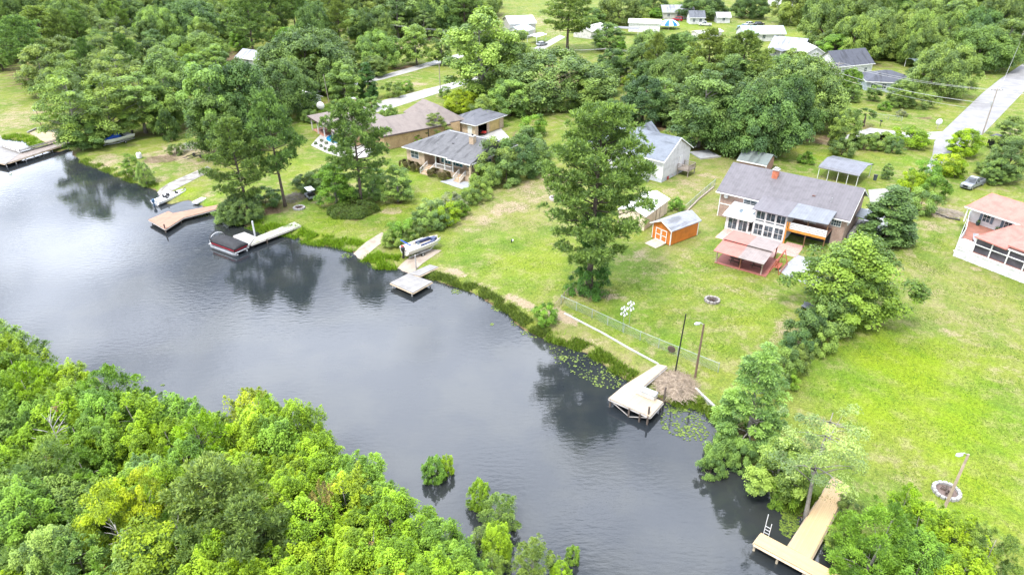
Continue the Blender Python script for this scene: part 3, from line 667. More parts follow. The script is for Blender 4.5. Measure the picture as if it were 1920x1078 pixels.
# side entrance canopy and ramp
MB().slab([(19.25, 6.6, 2.55), (21.6, 6.6, 2.35), (21.6, 10.6, 2.35), (19.25, 10.6, 2.55)], .1).build('side_canopy', mat_strip('dark_metal_canopy', (.10, .12, .14), (.13, .15, .17), 1, .4, .12, .4), h)
for y in (6.7, 10.5): MB().bar((21.45, y, -.1), (21.45, y, 2.3), .06, 4).build('canopy_post', TRIM, h)
MB().extr([(3.0, 0), (11, 0), (11, 1.75), (6.2, 1.7), (3.0, 1.0)], 0, 22.05, 22.2).build('ramp_wall', WHITE, h)
MB().box(19.3, 22.0, 3.4, 11, -.2, .55).build('landing', CONC, h)
# patio, pavilion
tag(MB(T(MX, MY, G, MR)).box(5.4, 12.4, -10.4, -4.3, -.2, .035).box(3.0, 5.4, -8.4, -4.4, -.2, .032).box(12.4, 15, -8, -3.4, -.2, .03).build('brick_patio', mat_brick('worn_patio_brick', (.42, .24, .20), (.50, .31, .27), (.45, .40, .36))), None, None, kind='structure')
p = thing('pavilion', 'open backyard pavilion with a half red, half tan two-tier roof on a red slab', 'pavilion', MX, MY, G, MR)
MB().box(6.15, 13.5, -16.6, -10.2, -.2, .09).build('slab', REDTILE, p)
RR = mat_strip('faded_red_roofing', (.42, .145, .115), (.46, .17, .135), 0, .3, .1, .7); RT = mat_strip('tan_roofing', (.235, .195, .18), (.265, .22, .205), 0, .3, .1, .7)
for x0, x1, mm, nm in ((6.0, 9.55, RR, 'red_roof_panel'), (9.556, 13.1, RT, 'tan_roof_panel')):
    mb = MB().slab([(x0, -17.3, 2.15), (x1, -17.3, 2.15), (x1, -13.7, 2.55), (x0, -13.7, 2.55)], .07).slab([(x0, -13.9, 2.75), (x1, -13.9, 2.75), (x1, -9.6, 2.5), (x0, -9.6, 2.5)], .07)
    mb.build(nm, mm, p)
PINK = mat('pinkish_post', (.50, .36, .31)); BROWNP = mat('red_brown_post', (.34, .13, .08))
for x, y, mm in ((6.35, -16.4, PINK), (9.75, -16.4, BROWNP), (12.75, -16.4, PINK), (6.35, -10.4, BROWNP), (9.75, -10.4, BROWNP), (12.75, -10.4, BROWNP)):
    MB().box(x-.075, x+.075, y-.075, y+.075, .09, 2.25 if y < -12 else 2.45).build('post', mm, p)
MB().box(6.2, 12.9, -13.86, -13.72, 2.36, 2.66).box(6.2, 12.9, -16.5, -16.34, 1.98, 2.14).build('beam', mat('dark_beam', (.07, .05, .045)), p)
DW = mat('dark_stained_wood', (.10, .06, .05), .7)
def picnic(x, y, rz, lab, grp=None):
    t = thing('picnic_table', lab, 'table', x, y, G+.09, rz)
    MB().box(-.9, .9, -.38, .38, .70, .76).build('tabletop', DW, t)
    for s in (-1, 1):
        MB().box(-.9, .9, s*.62-.13, s*.62+.13, .41, .46).build('bench', DW, t)
        MB().extr([(-.7, 0), (-.58, 0), (-.18, .7), (-.3, .7)], 0, s*.6-.04, s*.6+.04).extr([(.7, 0), (.58, 0), (.18, .7), (.3, .7)], 0, s*.6-.04, s*.6+.04).extr([(-.75, .34), (.75, .34), (.75, .41), (-.75, .41)], 0, s*.6-.045, s*.6+.045).build('leg', DW, t)
def ml(lx, ly): return (MX+lx*math.cos(MR)-ly*math.sin(MR), MY+lx*math.sin(MR)+ly*math.cos(MR))
x, y = ml(8.7, -14.9); picnic(x, y, MR, 'dark picnic table under the red end of the pavilion roof')
x, y = ml(11.6, -14.4); picnic(x, y, MR+.1, 'dark picnic table under the tan end of the pavilion roof')
sw = thing('garden_swing', 'rust red lattice swing frame standing at the open end of the pavilion', 'swing', *ml(14.1, -13.0), G, MR)
RUST = mat('rust_red_wood', (.42, .12, .07), .8)
mb = MB()
for y in (-1.9, 1.9): mb.bar((-.7, y, 0), (0, y, 2.1), .06, 4).bar((.7, y, 0), (0, y, 2.1), .06, 4).bar((-.4, y, 1), (.4, y, 1), .05, 4)
mb.bar((0, -2.1, 2.1), (0, 2.1, 2.1), .08, 4).build('frame', RUST, sw)
mb = MB().box(-.25, .3, -.9, .9, .5, .56).box(-.32, -.26, -.9, .9, .56, 1.1)
for y in (-.88, .88): mb.bar((0, y, .55), (0, y, 2.08), .02, 4)
mb.build('seat', RUST, sw)
mb = MB()
for k in range(7): mb.bar((.75, -1.9+k*.5, .1), (.75, -1.4+k*.5, 1.0), .025, 4).bar((.75, -1.4+k*.5, .1), (.75, -1.9+k*.5, 1.0), .025, 4)
mb.build('lattice', RUST, sw)
# ---- orange shed
x, y, a = frame(1222, 446, 1257, 462)
sh = thing('garden_shed', 'small orange wooden shed with white cross-braced double doors and grey roof', 'shed', x, y, G, a)
OW = mat_strip('orange_siding', (.52, .15, .02), (.56, .18, .03), 0, .2, .06, .6); OWY = mat_strip('orange_siding_side', (.52, .15, .02), (.56, .18, .03), 1, .2, .06, .6)
mb = MB().extr([(0, .1), (3.6, .1), (3.6, 2.5), (1.8, 3.35), (0, 2.5)], 1, 0, 6.2); mb.build('wall', OW, sh)
MB().box(3.602, 3.63, .05, 6.15, .1, 2.4).build('side_cladding', OWY, sh)
MB().extr([(-.3, 2.42), (1.8, 3.45), (3.9, 2.42), (3.9, 2.54), (1.8, 3.58), (-.3, 2.54)], 1, -.35, 6.5).build('roof', mat_roof('light_grey_shingles', (.27, .28, .31), (.22, .23, .25)), sh)
each(sh, 'corner_board', TRIM, [(-.02, .07, -.04, -.001, .1, 2.42), (3.54, 3.6, -.04, -.001, .1, 2.42), (3.601, 3.66, -.04, .08, .1, 2.42), (3.632, 3.66, 6.1, 6.24, .1, 2.42)])
for s in (-1, 1):
    cx = 1.8+s*.56; d = MB().box(cx-.53, cx+.53, -.06, -.005, .2, 2.1).build('door', OW, sh); f = MB()
    for q in (cx-.53, cx+.43): f.box(q, q+.1, -.1, -.06, .2, 2.1)
    for z in (.2, 1.08, 2.0): f.box(cx-.43, cx+.43, -.098, -.06, z, z+.1)
    f.build('frame', TRIM, d); MB().bar((cx-s*.4, -.14, 1.2), (cx-s*.4, -.08, 1.2), .04).build('handle', BLK, d)
MB().extr([(-.4, 2.55), (1.8, 3.6), (4.0, 2.55), (4.0, 2.4), (1.8, 3.45), (-.4, 2.4)], 1, -.4, -.35).build('fascia', TRIM, sh)
MB().slab([(.7, -2.3, .03), (2.9, -2.3, .03), (2.9, -.05, .22), (.7, -.05, .22)], .08).build('ramp', mat_strip('weathered_ramp_boards', (.46, .38, .30), (.52, .44, .36), 1, .15), sh)
# ---- pale shed behind it
x, y, a = frame(1207, 433, 1251, 399)
sh = thing('storage_shed', 'long peach-walled shed with plain white roof half hidden by the tall pine', 'shed', x, y, G, a)
gable(MB(), 0, 8.6, 0, 4.6, -.1, 2.5, 3.3).build('wall', mat_strip('peach_siding', (.66, .54, .42), (.70, .58, .46), 2, .2, .06, .6), sh)
gable_roof(MB(), 0, 8.6, 0, 4.6, 2.52, 3.32, .25, .08, .25).build('roof', mat('white_roof_sheet', (.80, .79, .76), .45, (.72, .71, .68), .8), sh)
MB().box(5.6, 5.68, -.05, -.003, .1, 2.2).box(4.2, 4.28, -.05, -.003, .1, 2.2).build('corner_trim', mat('brown_trim', (.22, .15, .10)), sh)
# ---- light grey gabled house
x, y, a = frame(1240, 343, 1290, 316)
h = thing('grey_house', 'light grey gabled house on a raised block base beside the purple-roofed house', 'house', x, y, G, a)
SID = mat_strip('pale_grey_siding', (.60, .59, .61), (.62, .61, .63), 2, .18, .07, .6)
mb = MB().extr([(0, .75), (10.2, .75), (10.2, 4.3), (5.1, 7.2), (0, 4.3)], 1, 0, 17); mb.build('wall', SID, h)
MB().box(.03, 10.17, .03, 16.97, -.3, .75).build('foundation', mat_brick('blue_grey_blocks', (.40, .42, .46), (.46, .48, .52), (.5, .5, .52), .5), h)
r = MB().extr([(-.45, 4.08), (5.1, 7.22), (10.65, 4.08), (10.65, 4.24), (5.1, 7.4), (-.45, 4.24)], 1, -.4, 17.4).build('roof', mat_roof('slate_blue_shingles', (.165, .185, .215), (.135, .15, .175)), h)
MB().extr([(-.5, 4.0), (5.1, 7.17), (10.7, 4.0), (10.7, 4.2), (5.1, 7.37), (-.5, 4.2)], 1, -.47, -.402).box(-.53, -.455, -.4, 17.4, 3.95, 4.15).build('fascia', TRIM, r)
each(h, 'corner_board', TRIM, [(xx, xx+.13, yy, yy+.13, .7, 4.1) for xx, yy in ((-.03, -.03), (10.1, -.03))])
for yy in (2.6, 6.6, 10.5): window(h, -.02, yy, 1.75, 1.1, 1.6, R_(-90), 2, 2)
door(h, 6.6, -.02, 1.3, 1.0, 2.1)
MB().bar((4.0, -.05, .45), (4.25, -.05, .45), .05).box(2.0, 2.7, -.03, .0, .0, .6).build('access_hatch', mat('red_hatch', (.42, .06, .06)), h)
WW = mat_strip('weathered_grey_wood', (.26, .22, .19), (.33, .28, .24), 0, .15)
d = MB().box(5.6, 8.4, -2.4, -.05, 1.1, 1.25).build('stoop', WW, h)
each(d, 'post', WW, [(xx-.06, xx+.06, yy-.06, yy+.06, -.1, 1.1) for xx, yy in ((5.7, -2.3), (8.3, -2.3), (5.7, -.2), (8.3, -.2))]); railing(d, [(5.65, -.1, 1.25), (5.65, -2.35, 1.25), (8.35, -2.35, 1.25), (8.35, -.1, 1.25)], .95, WW, .14)
gable_roof(MB(T(10.2, 9.2, 0, 0)), -1, 4.5, 0, 4.5, 4.1, 6.1, .3, .14, .2).build('porch_roof', mat_roof('slate_blue_shingles', (.165,.185,.215),(.135,.15,.175)), h)
MB().box(10.25, 14.5, 9.3, 13.6, -.2, 1.2).box(10.25, 14.5, 13.3, 13.6, 1.2, 4.0).build('porch', SID, h)
ac = thing('air_conditioner', 'grey air conditioner box at the base of the light grey house', 'air conditioner', x+(-1.1)*math.cos(a)-2.6*math.sin(a), y+(-1.1)*math.sin(a)+2.6*math.cos(a), G, a)
MB().box(-.45, .45, -.45, .45, 0, .95).build('case', mat('grey_metal_case', (.42, .43, .44), .5), ac, bevel=.04); MB().lathe([(.36, .951), (.36, .99), (.05, 1.02)], 16).build('fan_grille', BLK, ac)
# ---- brick ranch with grey hip roof
x, y = P(754, 276, 4.4); a = R_(-35.8)
h = thing('ranch_house', 'brick ranch house with dark streaked grey roof and white railed porch', 'house', x+.5*math.cos(a)-.6*math.sin(a), y+.5*math.sin(a)+.6*math.cos(a), G, a)
TANB = mat_brick('mottled_tan_brick', (.40, .27, .17), (.50, .38, .26), (.52, .46, .38))
MB().box(0, 4.6, 0, 13, -.3, 3.75).box(4.6, 16.2, 2.4, 13, -.3, 3.75).box(4.6, 16.2, -.0, 2.4, -.3, 1.0).box(14.6, 16.2, 0.3, 2.4, 1.0, 1.9).build('wall', TANB, h)
r = hip_roof(MB(), 0, 16.2, 0, 13, 3.9, 6.35, True, False, .6).build('roof', mat_roof('streaked_grey_shingles', (.125, .125, .130), (.095, .095, .10), (.045, .045, .048)), h)
fascia(r, 0, 16.2, 0, 13, 3.88, .2)
MB().box(5.6, 17.0, 6.35, 6.65, 6.3, 6.42).build('ridge_cap', mat('pale_ridge', (.33, .33, .34)), r)
MB().slab([(11.2, -1.2, 3.86), (16.8, -1.2, 3.86), (16.8, 1.5, 4.62), (11.2, 1.5, 4.62)], .14).build('porch_roof', MATS['streaked_grey_shingles'], h)
MB().box(11.15, 16.85, -1.26, -1.203, 3.68, 3.87).build('fascia', TRIM, h)
c = MB().box(12.3, 13.3, 4.2, 5.1, 5.0, 7.0).build('chimney', TANB, h); MB().box(12.2, 13.4, 4.1, 5.2, 7.0, 7.14).build('cap', CONC, c); MB().bar((12.8, 4.65, 7.14), (12.8, 4.65, 7.4), .2, 8).build('flue', BLK, c)
window(h, 2.2, -.02, 2.0, 1.9, 1.3, 0, 2, 2)
for x_, y_, z_ in ((6.2, 2.2, 4.8), (9.0, 4.4, 5.6), (4.6, 4.0, 5.2)): MB().bar((x_, y_, z_-.3), (x_, y_, z_+.42), .07, 8).build('vent_pipe', STEEL, h)
MB().box(8.9, 9.35, 3.2, 3.65, 5.0, 5.35).build('roof_vent', mat('dark_vent', (.07, .07, .075)), h)
for xx, w_ in ((8.0, 2.4), (10.8, 2.6)): window(h, xx, 2.38, 1.45, w_, 1.9, 0, 3, 1, glass=TEAL)
door(h, 5.9, 2.38, 1.02, 1.0, 2.1, m=mat('dark_door', (.08, .05, .04)))
window(h, 13.9, 2.38, 1.7, 1.4, 1.3, 0, 2, 2); window(h, 16.22, 5, 1.8, 1.6, 1.3, R_(90), 2, 2)
each(h, 'porch_post', TRIM, [(xx-.08, xx+.08, .02, .18, 1.0, 3.72) for xx in (7.4, 9.6, 11.6)])
MB().box(16.35, 16.75, -1.0, -.6, -.2, 3.72).build('brick_pillar', TANB, h)
railing(h, [(7.45, .1, 1.0), (11.6, .1, 1.0)], .95, TRIM)
st = MB()
for k in range(5): st.box(5.2, 7.2, -2.0+k*.4, 0 if k < 4 else -.003, (k)*.2, (k+1)*.2-.004*k)
st.build('steps', TANB, h)
railing(h, [(5.2, -2.0, .15), (5.2, .05, 1.0)], .9, TRIM, .15); railing(h, [(7.25, -2.0, .15), (7.25, .05, 1.0)], .9, TRIM, .15)
st = MB()
for k in range(5): st.box(13.0, 14.5, -1.6+k*.35, 0.3, k*.2, (k+1)*.2-.003*k)
st.build('steps', TANB, h); railing(h, [(13.0, -1.6, .15), (13.0, .2, 1.0)], .9, TRIM, .15); railing(h, [(14.55, -1.6, .15), (14.55, .2, 1.0)], .9, TRIM, .15)
RX, RY, RA = h.location.x, h.location.y, a
def rl(lx, ly): return (RX+lx*math.cos(RA)-ly*math.sin(RA), RY+lx*math.sin(RA)+ly*math.cos(RA))
tag(MB(T(RX, RY, G, RA)).prism([(11.0, -3.0), (16.9, -3.6), (17.2, -.3), (12.2, -.02)], -.1, .06).build('patio_slab', mat('pale_grey_slab', (.40,.42,.45), .7)), None, None, kind='structure')
for lx, ly, sx, sy, sz, lab in ((9.4, -1.5, 2.5, 1.1, 1.0, 'long clipped brown-topped hedge under the ranch porch railing'), (.6, -1.3, 1.1, .9, 1.1, 'round clipped brown shrub at the ranch house left corner'), (2.7, -1.4, 1.2, 1.0, 1.1, 'round clipped brown shrub beside the ranch porch steps'), (4.2, -1.3, .7, .7, .9, 'small dark clipped shrub against the ranch steps railing')):
    X_, Y_ = rl(lx, ly); t = put_tree('clipped', X_, Y_, 1.7*sz, 1, lab, (.095, .085, .040)); t.rotation_euler = (0, 0, RA)
    for o in t.children: o.rotation_euler = (0, 0, 0); o.scale = (sx, sy, sz)
# ---- small garage behind it
x, y = P(837, 224, 3.4); b = P(890, 236, 3.4); a = math.atan2(b[1]-y, b[0]-x)
h = thing('garage', 'small brick garage with grey hip roof, one bay open and one door shut', 'garage', x, y, G, a)
MB().box(.6, 7.9, .6, .8, -.2, 2.7).box(.6, .8, .8, 10.6, -.2, 2.7).box(.8, 7.9, 10.4, 10.6, -.2, 2.7).box(7.7, 7.9, .8, 1.6, -.2, 2.7).box(7.7, 7.9, 4.7, 5.5, -.2, 2.7).box(7.7, 7.9, 9.2, 10.4, -.2, 2.7).box(7.7, 7.9, 1.6, 9.2, 2.3, 2.69).build('wall', TANB, h)
MB().box(.85, 7.6, .85, 10.3, -.1, .03).box(.85, 1.0, .85, 10.3, .03, 2.6).build('interior', DARKIN, h)
hip_roof(MB(), .6, 7.9, .6, 10.6, 2.85, 4.6, True, True, .6).build('roof', mat_roof('grey_shingles', (.13, .133, .148), (.105, .108, .12)), h)
fascia(h, .6, 7.9, .6, 10.6, 2.83, .16)
MB().box(7.68, 7.82, 5.5, 9.2, .0, 2.3).build('garage_door', mat_strip('yellow_tan_panels', (.55, .40, .16), (.58, .43, .19), 2, .55, .06), h)
door(h, 6.4, .58, .0, 1.0, 2.1)
X_, Y_ = x+8.6*math.cos(a)-3.2*math.sin(a), y+8.6*math.sin(a)+3.2*math.cos(a)
mw = thing('riding_mower', 'red riding mower parked at the open bay of the small garage', 'mower', X_-.8*math.cos(a), Y_-.8*math.sin(a), G, a+.3)
RED = mat('red_enamel', (.50, .03, .025), .35, spec=.6)
MB().box(-.1, .85, -.35, .35, .35, .8).box(-.8, -.1, -.42, .42, .3, .5).build('body', RED, mw, bevel=.06); MB().box(-.55, -.15, -.25, .25, .5, .62).box(-.62, -.5, -.25, .25, .6, .95).build('seat', BLK, mw)
for sx, rr in ((.55, .2), (-.5, .28)):
    for s in (-1, 1): MB().lathe([(rr*.5, -.1), (rr, -.09), (rr, .09), (rr*.5, .1)], 12, (sx, s*.42, rr), 1).build('wheel', BLK, mw)
MB().bar((.1, 0, .8), (-.15, 0, 1.05), .03).build('steering_column', BLK, mw)
tag(MB(T(x, y, G, a)).prism([(8.0, .2), (13, -.5), (14, 5), (8.0, 9.5)], -.1, .03).build('garage_apron', CONC), None, None, kind='structure')
# ---- long brown-roofed house
x, y = P(718, 257, 3.7); a = R_(35.5)
h = thing('brown_roof_house', 'long low house with brown hip roofs, tan brick wall and covered patio', 'house', x, y, G, a)
TANW = mat_brick('orange_tan_brick', (.46, .29, .15), (.52, .34, .185), (.48, .38, .26)); BRF = mat_roof('mauve_brown_shingles', (.195, .165, .148), (.165, .138, .125), (.14, .118, .108))
MB().box(.6, 19, .8, 7, -.3, 3.0).box(-3.5, 7, 7, 21, -.3, 3.0).box(13, 20.0, 5, 11.5, -.3, 3.0).build('wall', TANW, h)
r = MB()
hip_roof(r, .6, 15.5, .8, 12.5, 3.2, 5.1, False, False, .7); r.build('roof', BRF, h)
hip_roof(MB(), -6.2, 6.5, 7, 24, 3.12, 5.3, True, True, .6).build('wing_roof', BRF, h)
r = MB(); x0, x1, y0, y1 = 12.2, 20.6, .9, 14.5; xm = (x0+x1)/2
v = [(x0,y0,3.26),(x1,y0,3.26),(x1,y1,3.26),(x0,y1,3.26),(xm,y0+4.2,6.1),(xm,y1-2.2,6.1)]; lo = [(p[0], p[1], 3.1) for p in v[:4]]
r.add(v+lo, [(0,1,4),(1,2,5,4),(2,3,5),(3,0,4,5),(0,6,7,1),(1,7,8,2),(2,8,9,3),(3,9,6,0),(9,8,7,6)]); r.build('garage_roof', BRF, h)
each(h, 'fascia', mat('dark_fascia', (.10, .07, .065)), [(-.15, 16.2, .02, .09, 2.88, 3.12), (-6.85, -6.78, 6.4, 24.6, 2.85, 3.08)])
MB().box(10.9, 11.1, .70, .797, 0, 2.9).build('drainpipe', mat('dark_pipe', (.10, .08, .07)), h)
c = MB().box(2.2, 4.0, 21.5, 22.6, 3.6, 5.9).build('chimney', TANW, h); MB().box(2.1, 4.1, 21.4, 22.7, 5.9, 6.1).build('cap', CONC, c)
each(h, 'patio_post', TRIM, [(-6.4, -6.2, yy-.1, yy+.1, -.1, 2.9) for yy in (11.5, 16.3, 20, 23.6)])
MB().box(-6.2, -3.5, 8, 24, -.2, .06).build('patio', mat_brick('red_patio_brick', (.34, .15, .10), (.40, .19, .14), (.36, .28, .24)), h)
MB().box(-3.56, -3.503, 12, 19, .1, 2.5).build('patio_doors', GLASS, h)
d = thing('satellite_dish', 'white satellite dish on a mast behind the brown roof patio end', 'satellite dish', *P(604, 222), G)
MB().lathe([(.05, 0), (.6, .12), (.95, .34), (.9, .36), (.55, .18), (.05, .05)], 16, (0, 0, 0), 1).build('bowl', WHITE, d).location = (0, -.3, 3.0)
MB().bar((0, 0, 0), (0, 0, 3.0), .05).build('mast', STEEL, d)
BX, BY, BA = x, y, a
def bl(lx, ly): return (BX+lx*math.cos(BA)-ly*math.sin(BA), BY+lx*math.sin(BA)+ly*math.cos(BA))
px, py = P(652, 262)
pl = thing('swimming_pool', 'bright blue above-ground pool half hidden by the middle pine', 'pool', px, py, G, BA)
MB().lathe([(4.6, -.1), (4.7, .0), (4.7, .55), (4.55, .55), (4.5, .3)], 28).build('wall', WHITE, pl)
MB().lathe([(4.5, .3), (4.5, .42), (.1, .42)], 28).build('pool_water', mat('pool_water', (.01, .22, .55), .08, (.03, .40, .72), .9, spec=.6), pl)
gb = [(583, 273), (592, 262), (604, 250), (640, 262), (690, 275), (705, 283), (690, 295), (650, 298), (612, 287)]
mb = MB().prism([P(u, v) for u, v in gb][::-1], G-.1, G+.025); tag(mb.build('gravel_bed', mat('white_gravel', (.44,.43,.41), .9, (.30,.29,.275), 4)), None, None, kind='structure')
for k, (u, v) in enumerate([(592, 271), (602, 276), (610, 281), (603, 266), (618, 284), (628, 289), (640, 292), (612, 270), (622, 277)]):
    X_, Y_ = P(u, v); put_tree('bush', X_, Y_, .7, .42, 'small dark plant dotted in the white gravel bed', 'dark', 'plants in the white gravel bed')
# ---- house with the red roofs, right edge
x, y = P(1787, 480); a = R_(-59.8)
h = thing('red_roof_house', 'white house with salmon red roofs, timber deck and screened porch', 'house', x, y, G, a)
SAL = mat('salmon_shingles', (.47, .185, .15), .85, (.38, .14, .115), .9)
DK = mat_strip('red_brown_decking', (.25, .105, .07), (.29, .125, .085), 0, .15)
MB().box(-4.2, 22, 10.5, 17.5, -.2, 3.6).build('wall', WHITE, h)
MB().prism([(0, .15), (20, .15), (20, 10.5), (1.2, 10.5), (-4.2, 14.8), (-5.2, 14.8), (-5.2, 12), (-1.7, 5)], 1.45, 1.6).build('deck', DK, h)
r = MB(); v = [(-4.9, 9.4, 4.05), (22, 9.4, 4.05), (22, 18.4, 4.05), (-4.9, 18.4, 4.05), (-3.9, 13.9, 5.7), (22, 13.9, 5.7)]; lo = [(p[0], p[1], 3.9) for p in v[:4]]
r.add(v+lo, [(0,1,5,4),(1,2,5),(2,3,4,5),(3,0,4),(0,6,7,1),(1,7,8,2),(2,8,9,3),(3,9,6,0),(9,8,7,6)]); r.build('roof', SAL, h)
MB().box(-4.95, 22, 9.33, 9.39, 3.85, 4.03).build('gutter', TRIM, h)
r = MB(); r.add([(1.9, -.2, 3.95), (6.3, -.4, 3.85), (6.3, 9.2, 4.95), (3.7, 5.9, 5.1), (1.9, -.2, 3.8), (6.3, -.4, 3.7), (6.3, 9.2, 4.8), (3.7, 5.9, 4.95)], [(0,1,2,3),(7,6,5,4),(0,4,5,1),(1,5,6,2),(2,6,7,3),(3,7,4,0)])
r.slab([(6.2, -.1, 4.35), (22, -.1, 4.35), (22, 9.5, 5.35), (6.2, 9.5, 5.35)], .15).build('porch_roof', SAL, h)
mb = MB()
for k in range(9): mb.box(2.1+k*2.2, 2.24+k*2.2, .02, .16, 1.6, 3.75)
mb.box(2.1, 20, .03, .13, 2.75, 2.86).box(2.1, 20, .0, .16, 3.66, 3.84).build('porch_frame', TRIM, h)
MB().box(2.2, 20, .3, .34, 1.6, 3.7).box(2.15, 2.2, .3, 6, 1.6, 3.7).build('screen', SCREEN, h)
mb = MB()       # white deck skirt of lattice panels with rails and posts
mb.box(0, 20, .0, .1, 1.25, 1.55).box(0, 20, .02, .1, .02, .16)
for k in range(12): mb.box(k*1.8, k*1.8+.16, -.03, .1, 0, 1.25)
mb.build('deck_skirt', WHITE, h)
LAT = mat_strip('white_lattice', (.72, .72, .72), (.66, .66, .66), 0, .16, .35, .6, gapdark=.45)
MB().box(.1, 20, .06, .075, .16, 1.25).build('lattice', LAT, h)
MB().box(0, 2.1, .02, 1.3, 1.62, 2.5).build('bench_rail', WHITE, h)
railing(h, [(0, .1, 1.6), (2.1, .1, 1.6)], .95, WHITE, .14); railing(h, [(0, .1, 1.6), (-1.75, 5, 1.6), (-5.2, 12.2, 1.6)], .95, WHITE, .14)
MB().extr([(.1, 0), (12.5, 0), (12.5, 1.5), (.1, 1.5)], 0, -.05, 0).build('side_skirt', WHITE, h).matrix_basis = Matrix.Rotation(math.atan2(5.2, 12.1), 4, 'Z')
each(h, 'post', TRIM, [(px_-.08, px_+.08, py_-.08, py_+.08, 1.6, 3.9) for px_, py_ in ((-4.5, 9.7), (-4.9, 12))])
for xx, sh_ in ((-1.9, True), (1.2, True)):
    w_ = window(h, xx, 10.48, 2.35, 1.0, 1.1, 0, 2, 2)
    each(w_, 'shutter', mat('slate_blue_shutter', (.14, .19, .24)), [(xx-1.0, xx-.62, 10.42, 10.46, 2.3, 3.5), (xx+.62, xx+1.0, 10.42, 10.46, 2.3, 3.5)])
def fl(lx, ly): return (x+lx*math.cos(a)-ly*math.sin(a), y+lx*math.sin(a)+ly*math.cos(a))
lg = thing('lounge_chair', 'grey reclining lounge chair on the red-brown deck', 'chair', *fl(.7, 3.6), G+1.6, a+.7)
GRY = mat('grey_fabric', (.33, .34, .36)); MB().box(-.35, .35, -.9, .5, .32, .4).slab([(-.35, .5, .4), (.35, .5, .4), (.35, 1.1, .95), (-.35, 1.1, .95)], .08).build('seat', GRY, lg)
for sx in (-.3, .3):
    for sy in (-.8, .45): MB().box(sx-.03, sx+.03, sy-.03, sy+.03, 0, .32).build('leg', BLK, lg)
for k, (lx, ly) in enumerate(((-2.6, 10.0), (.3, 9.8))):
    t = thing('flower_pot', ('planter with a low plant against the white wall, left of the window', 'planter with a low plant by the screened porch corner')[k], 'planter', *fl(lx, ly), G+1.6)
    MB().lathe([(.2, 0), (.3, .45), (.26, .45), (.24, .4)], 12).build('pot', mat('dark_green_pot', (.03, .06, .06)), t)
    put = foliage('plant', np.random.default_rng(k), np.array([[0, 0, .6], [.1, .1, .7]]), .3, 90, .14); o = bpy.data.objects.new('plant', put); COL.objects.link(o); o.parent = t; o.color = (.05, .1, .04, 1)
# ---- carport
x, y, a = frame(1532, 334, 1602, 350)
h = thing('carport', 'open metal carport with grey curved-edge roof on thin white posts', 'carport', x, y, G, a)
rings = []
prof = [(0, 2.35), (.25, 2.6), (3.6, 3.3), (6.9, 2.6), (7.2, 2.35)]
mb = MB(); rr = [[(px_, q, pz_) for px_, pz_ in prof]+[(px_, q, pz_-.07) for px_, pz_ in prof[::-1]] for q in (-.4, 7.6)]
prof = [(-.4, 2.2), (-.1, 2.5), (3.6, 3.1), (7.3, 2.5), (7.6, 2.2)]
rr = [[(q, py_, pz_) for py_, pz_ in prof]+[(q, py_, pz_-.07) for py_, pz_ in prof[::-1]] for q in (-.1, 7.2)]
mb.loft(rr).build('roof', mat_strip('carport_grey_sheet', (.125, .13, .15), (.145, .15, .17), 0, .4, .08, .45, .1), h)
for k in range(5):
    for yy in (-.2, 7.4): MB().bar((.1+k*1.72, yy, -.1), (.1+k*1.72, yy, 2.38), .055, 4).build('post', TRIM, h)
mb = MB()
for k in range(5): mb.bar((.1+k*1.72, -.2, 2.36), (.1+k*1.72, 3.6, 2.98), .04, 4).bar((.1+k*1.72, 7.4, 2.36), (.1+k*1.72, 3.6, 2.98), .04, 4)
mb.build('rafter', TRIM, h)
# ---- simple far houses: name, label, frame px, depth, eave, ridge, wall colour, roof colour, ridge along x?
def far_house(label, u1, v1, u2, v2, dp_, ze, zr, wall, roof, hip=False, name='house', cat='house', wins=3, side=False):
    x, y, a = frame(u1, v1, u2, v2); L = math.dist(P(u1, v1), P(u2, v2))
    h = thing(name, label, cat, x, y, G, a)
    wm = mat_strip('siding_%s' % '_'.join(str(int(c*100)) for c in wall), wall, tuple(c*.94 for c in wall), 2, .2, .07)
    rm = mat_roof('roofing_%s' % '_'.join(str(int(c*100)) for c in roof), roof, tuple(c*.84 for c in roof))
    if hip:
        MB().box(0, L, 0, dp_, -.2, ze).build('wall', wm, h); hip_roof(MB(), 0, L, 0, dp_, ze+.05, zr, True, True, .5).build('roof', rm, h); fascia(h, 0, L, 0, dp_, ze+.03, .2, o=.5)
    elif side:
        mb = MB().extr([(0, -.2), (L, -.2), (L, ze), (L/2, zr), (0, ze)], 1, 0, dp_); mb.build('wall', wm, h); o = .4; s = (zr-ze)/(L/2)
        MB().extr([(-o, ze-s*o), (L/2, zr), (L+o, ze-s*o), (L+o, ze-s*o+.14), (L/2, zr+.16), (-o, ze-s*o+.14)], 1, -o, dp_+o).build('roof', rm, h)
        MB().extr([(-o-.03, ze-s*o-.05), (L/2, zr-.05), (L+o+.03, ze-s*o-.05), (L+o+.03, ze-s*o+.13), (L/2, zr+.15), (-o-.03, ze-s*o+.13)], 1, -o-.06, -o-.003).build('fascia', TRIM, h)
    else:
        gable(MB(), 0, L, 0, dp_, -.2, ze, zr).build('wall', wm, h); gable_roof(MB(), 0, L, 0, dp_, ze+.02, zr+.02, .45, .14, .4).build('roof', rm, h)
        MB().box(-.4, L+.4, -.53, -.46, ze-.32, ze-.1).build('fascia', TRIM, h)
    for k in range(wins): window(h, L*(k+.6)/(wins+.2), -.02, 1.0, min(1.1, L*.2), 1.2, 0, 2, 2)
    return h
WH = (.62, .62, .62); LG = (.30, .31, .33); DB = (.08, .085, .105)
far_house('white house with grey roof half hidden in the wooded far-left corner', 186, 66, 250, 66, 9, 3, 5.2, WH, (.34, .35, .37))
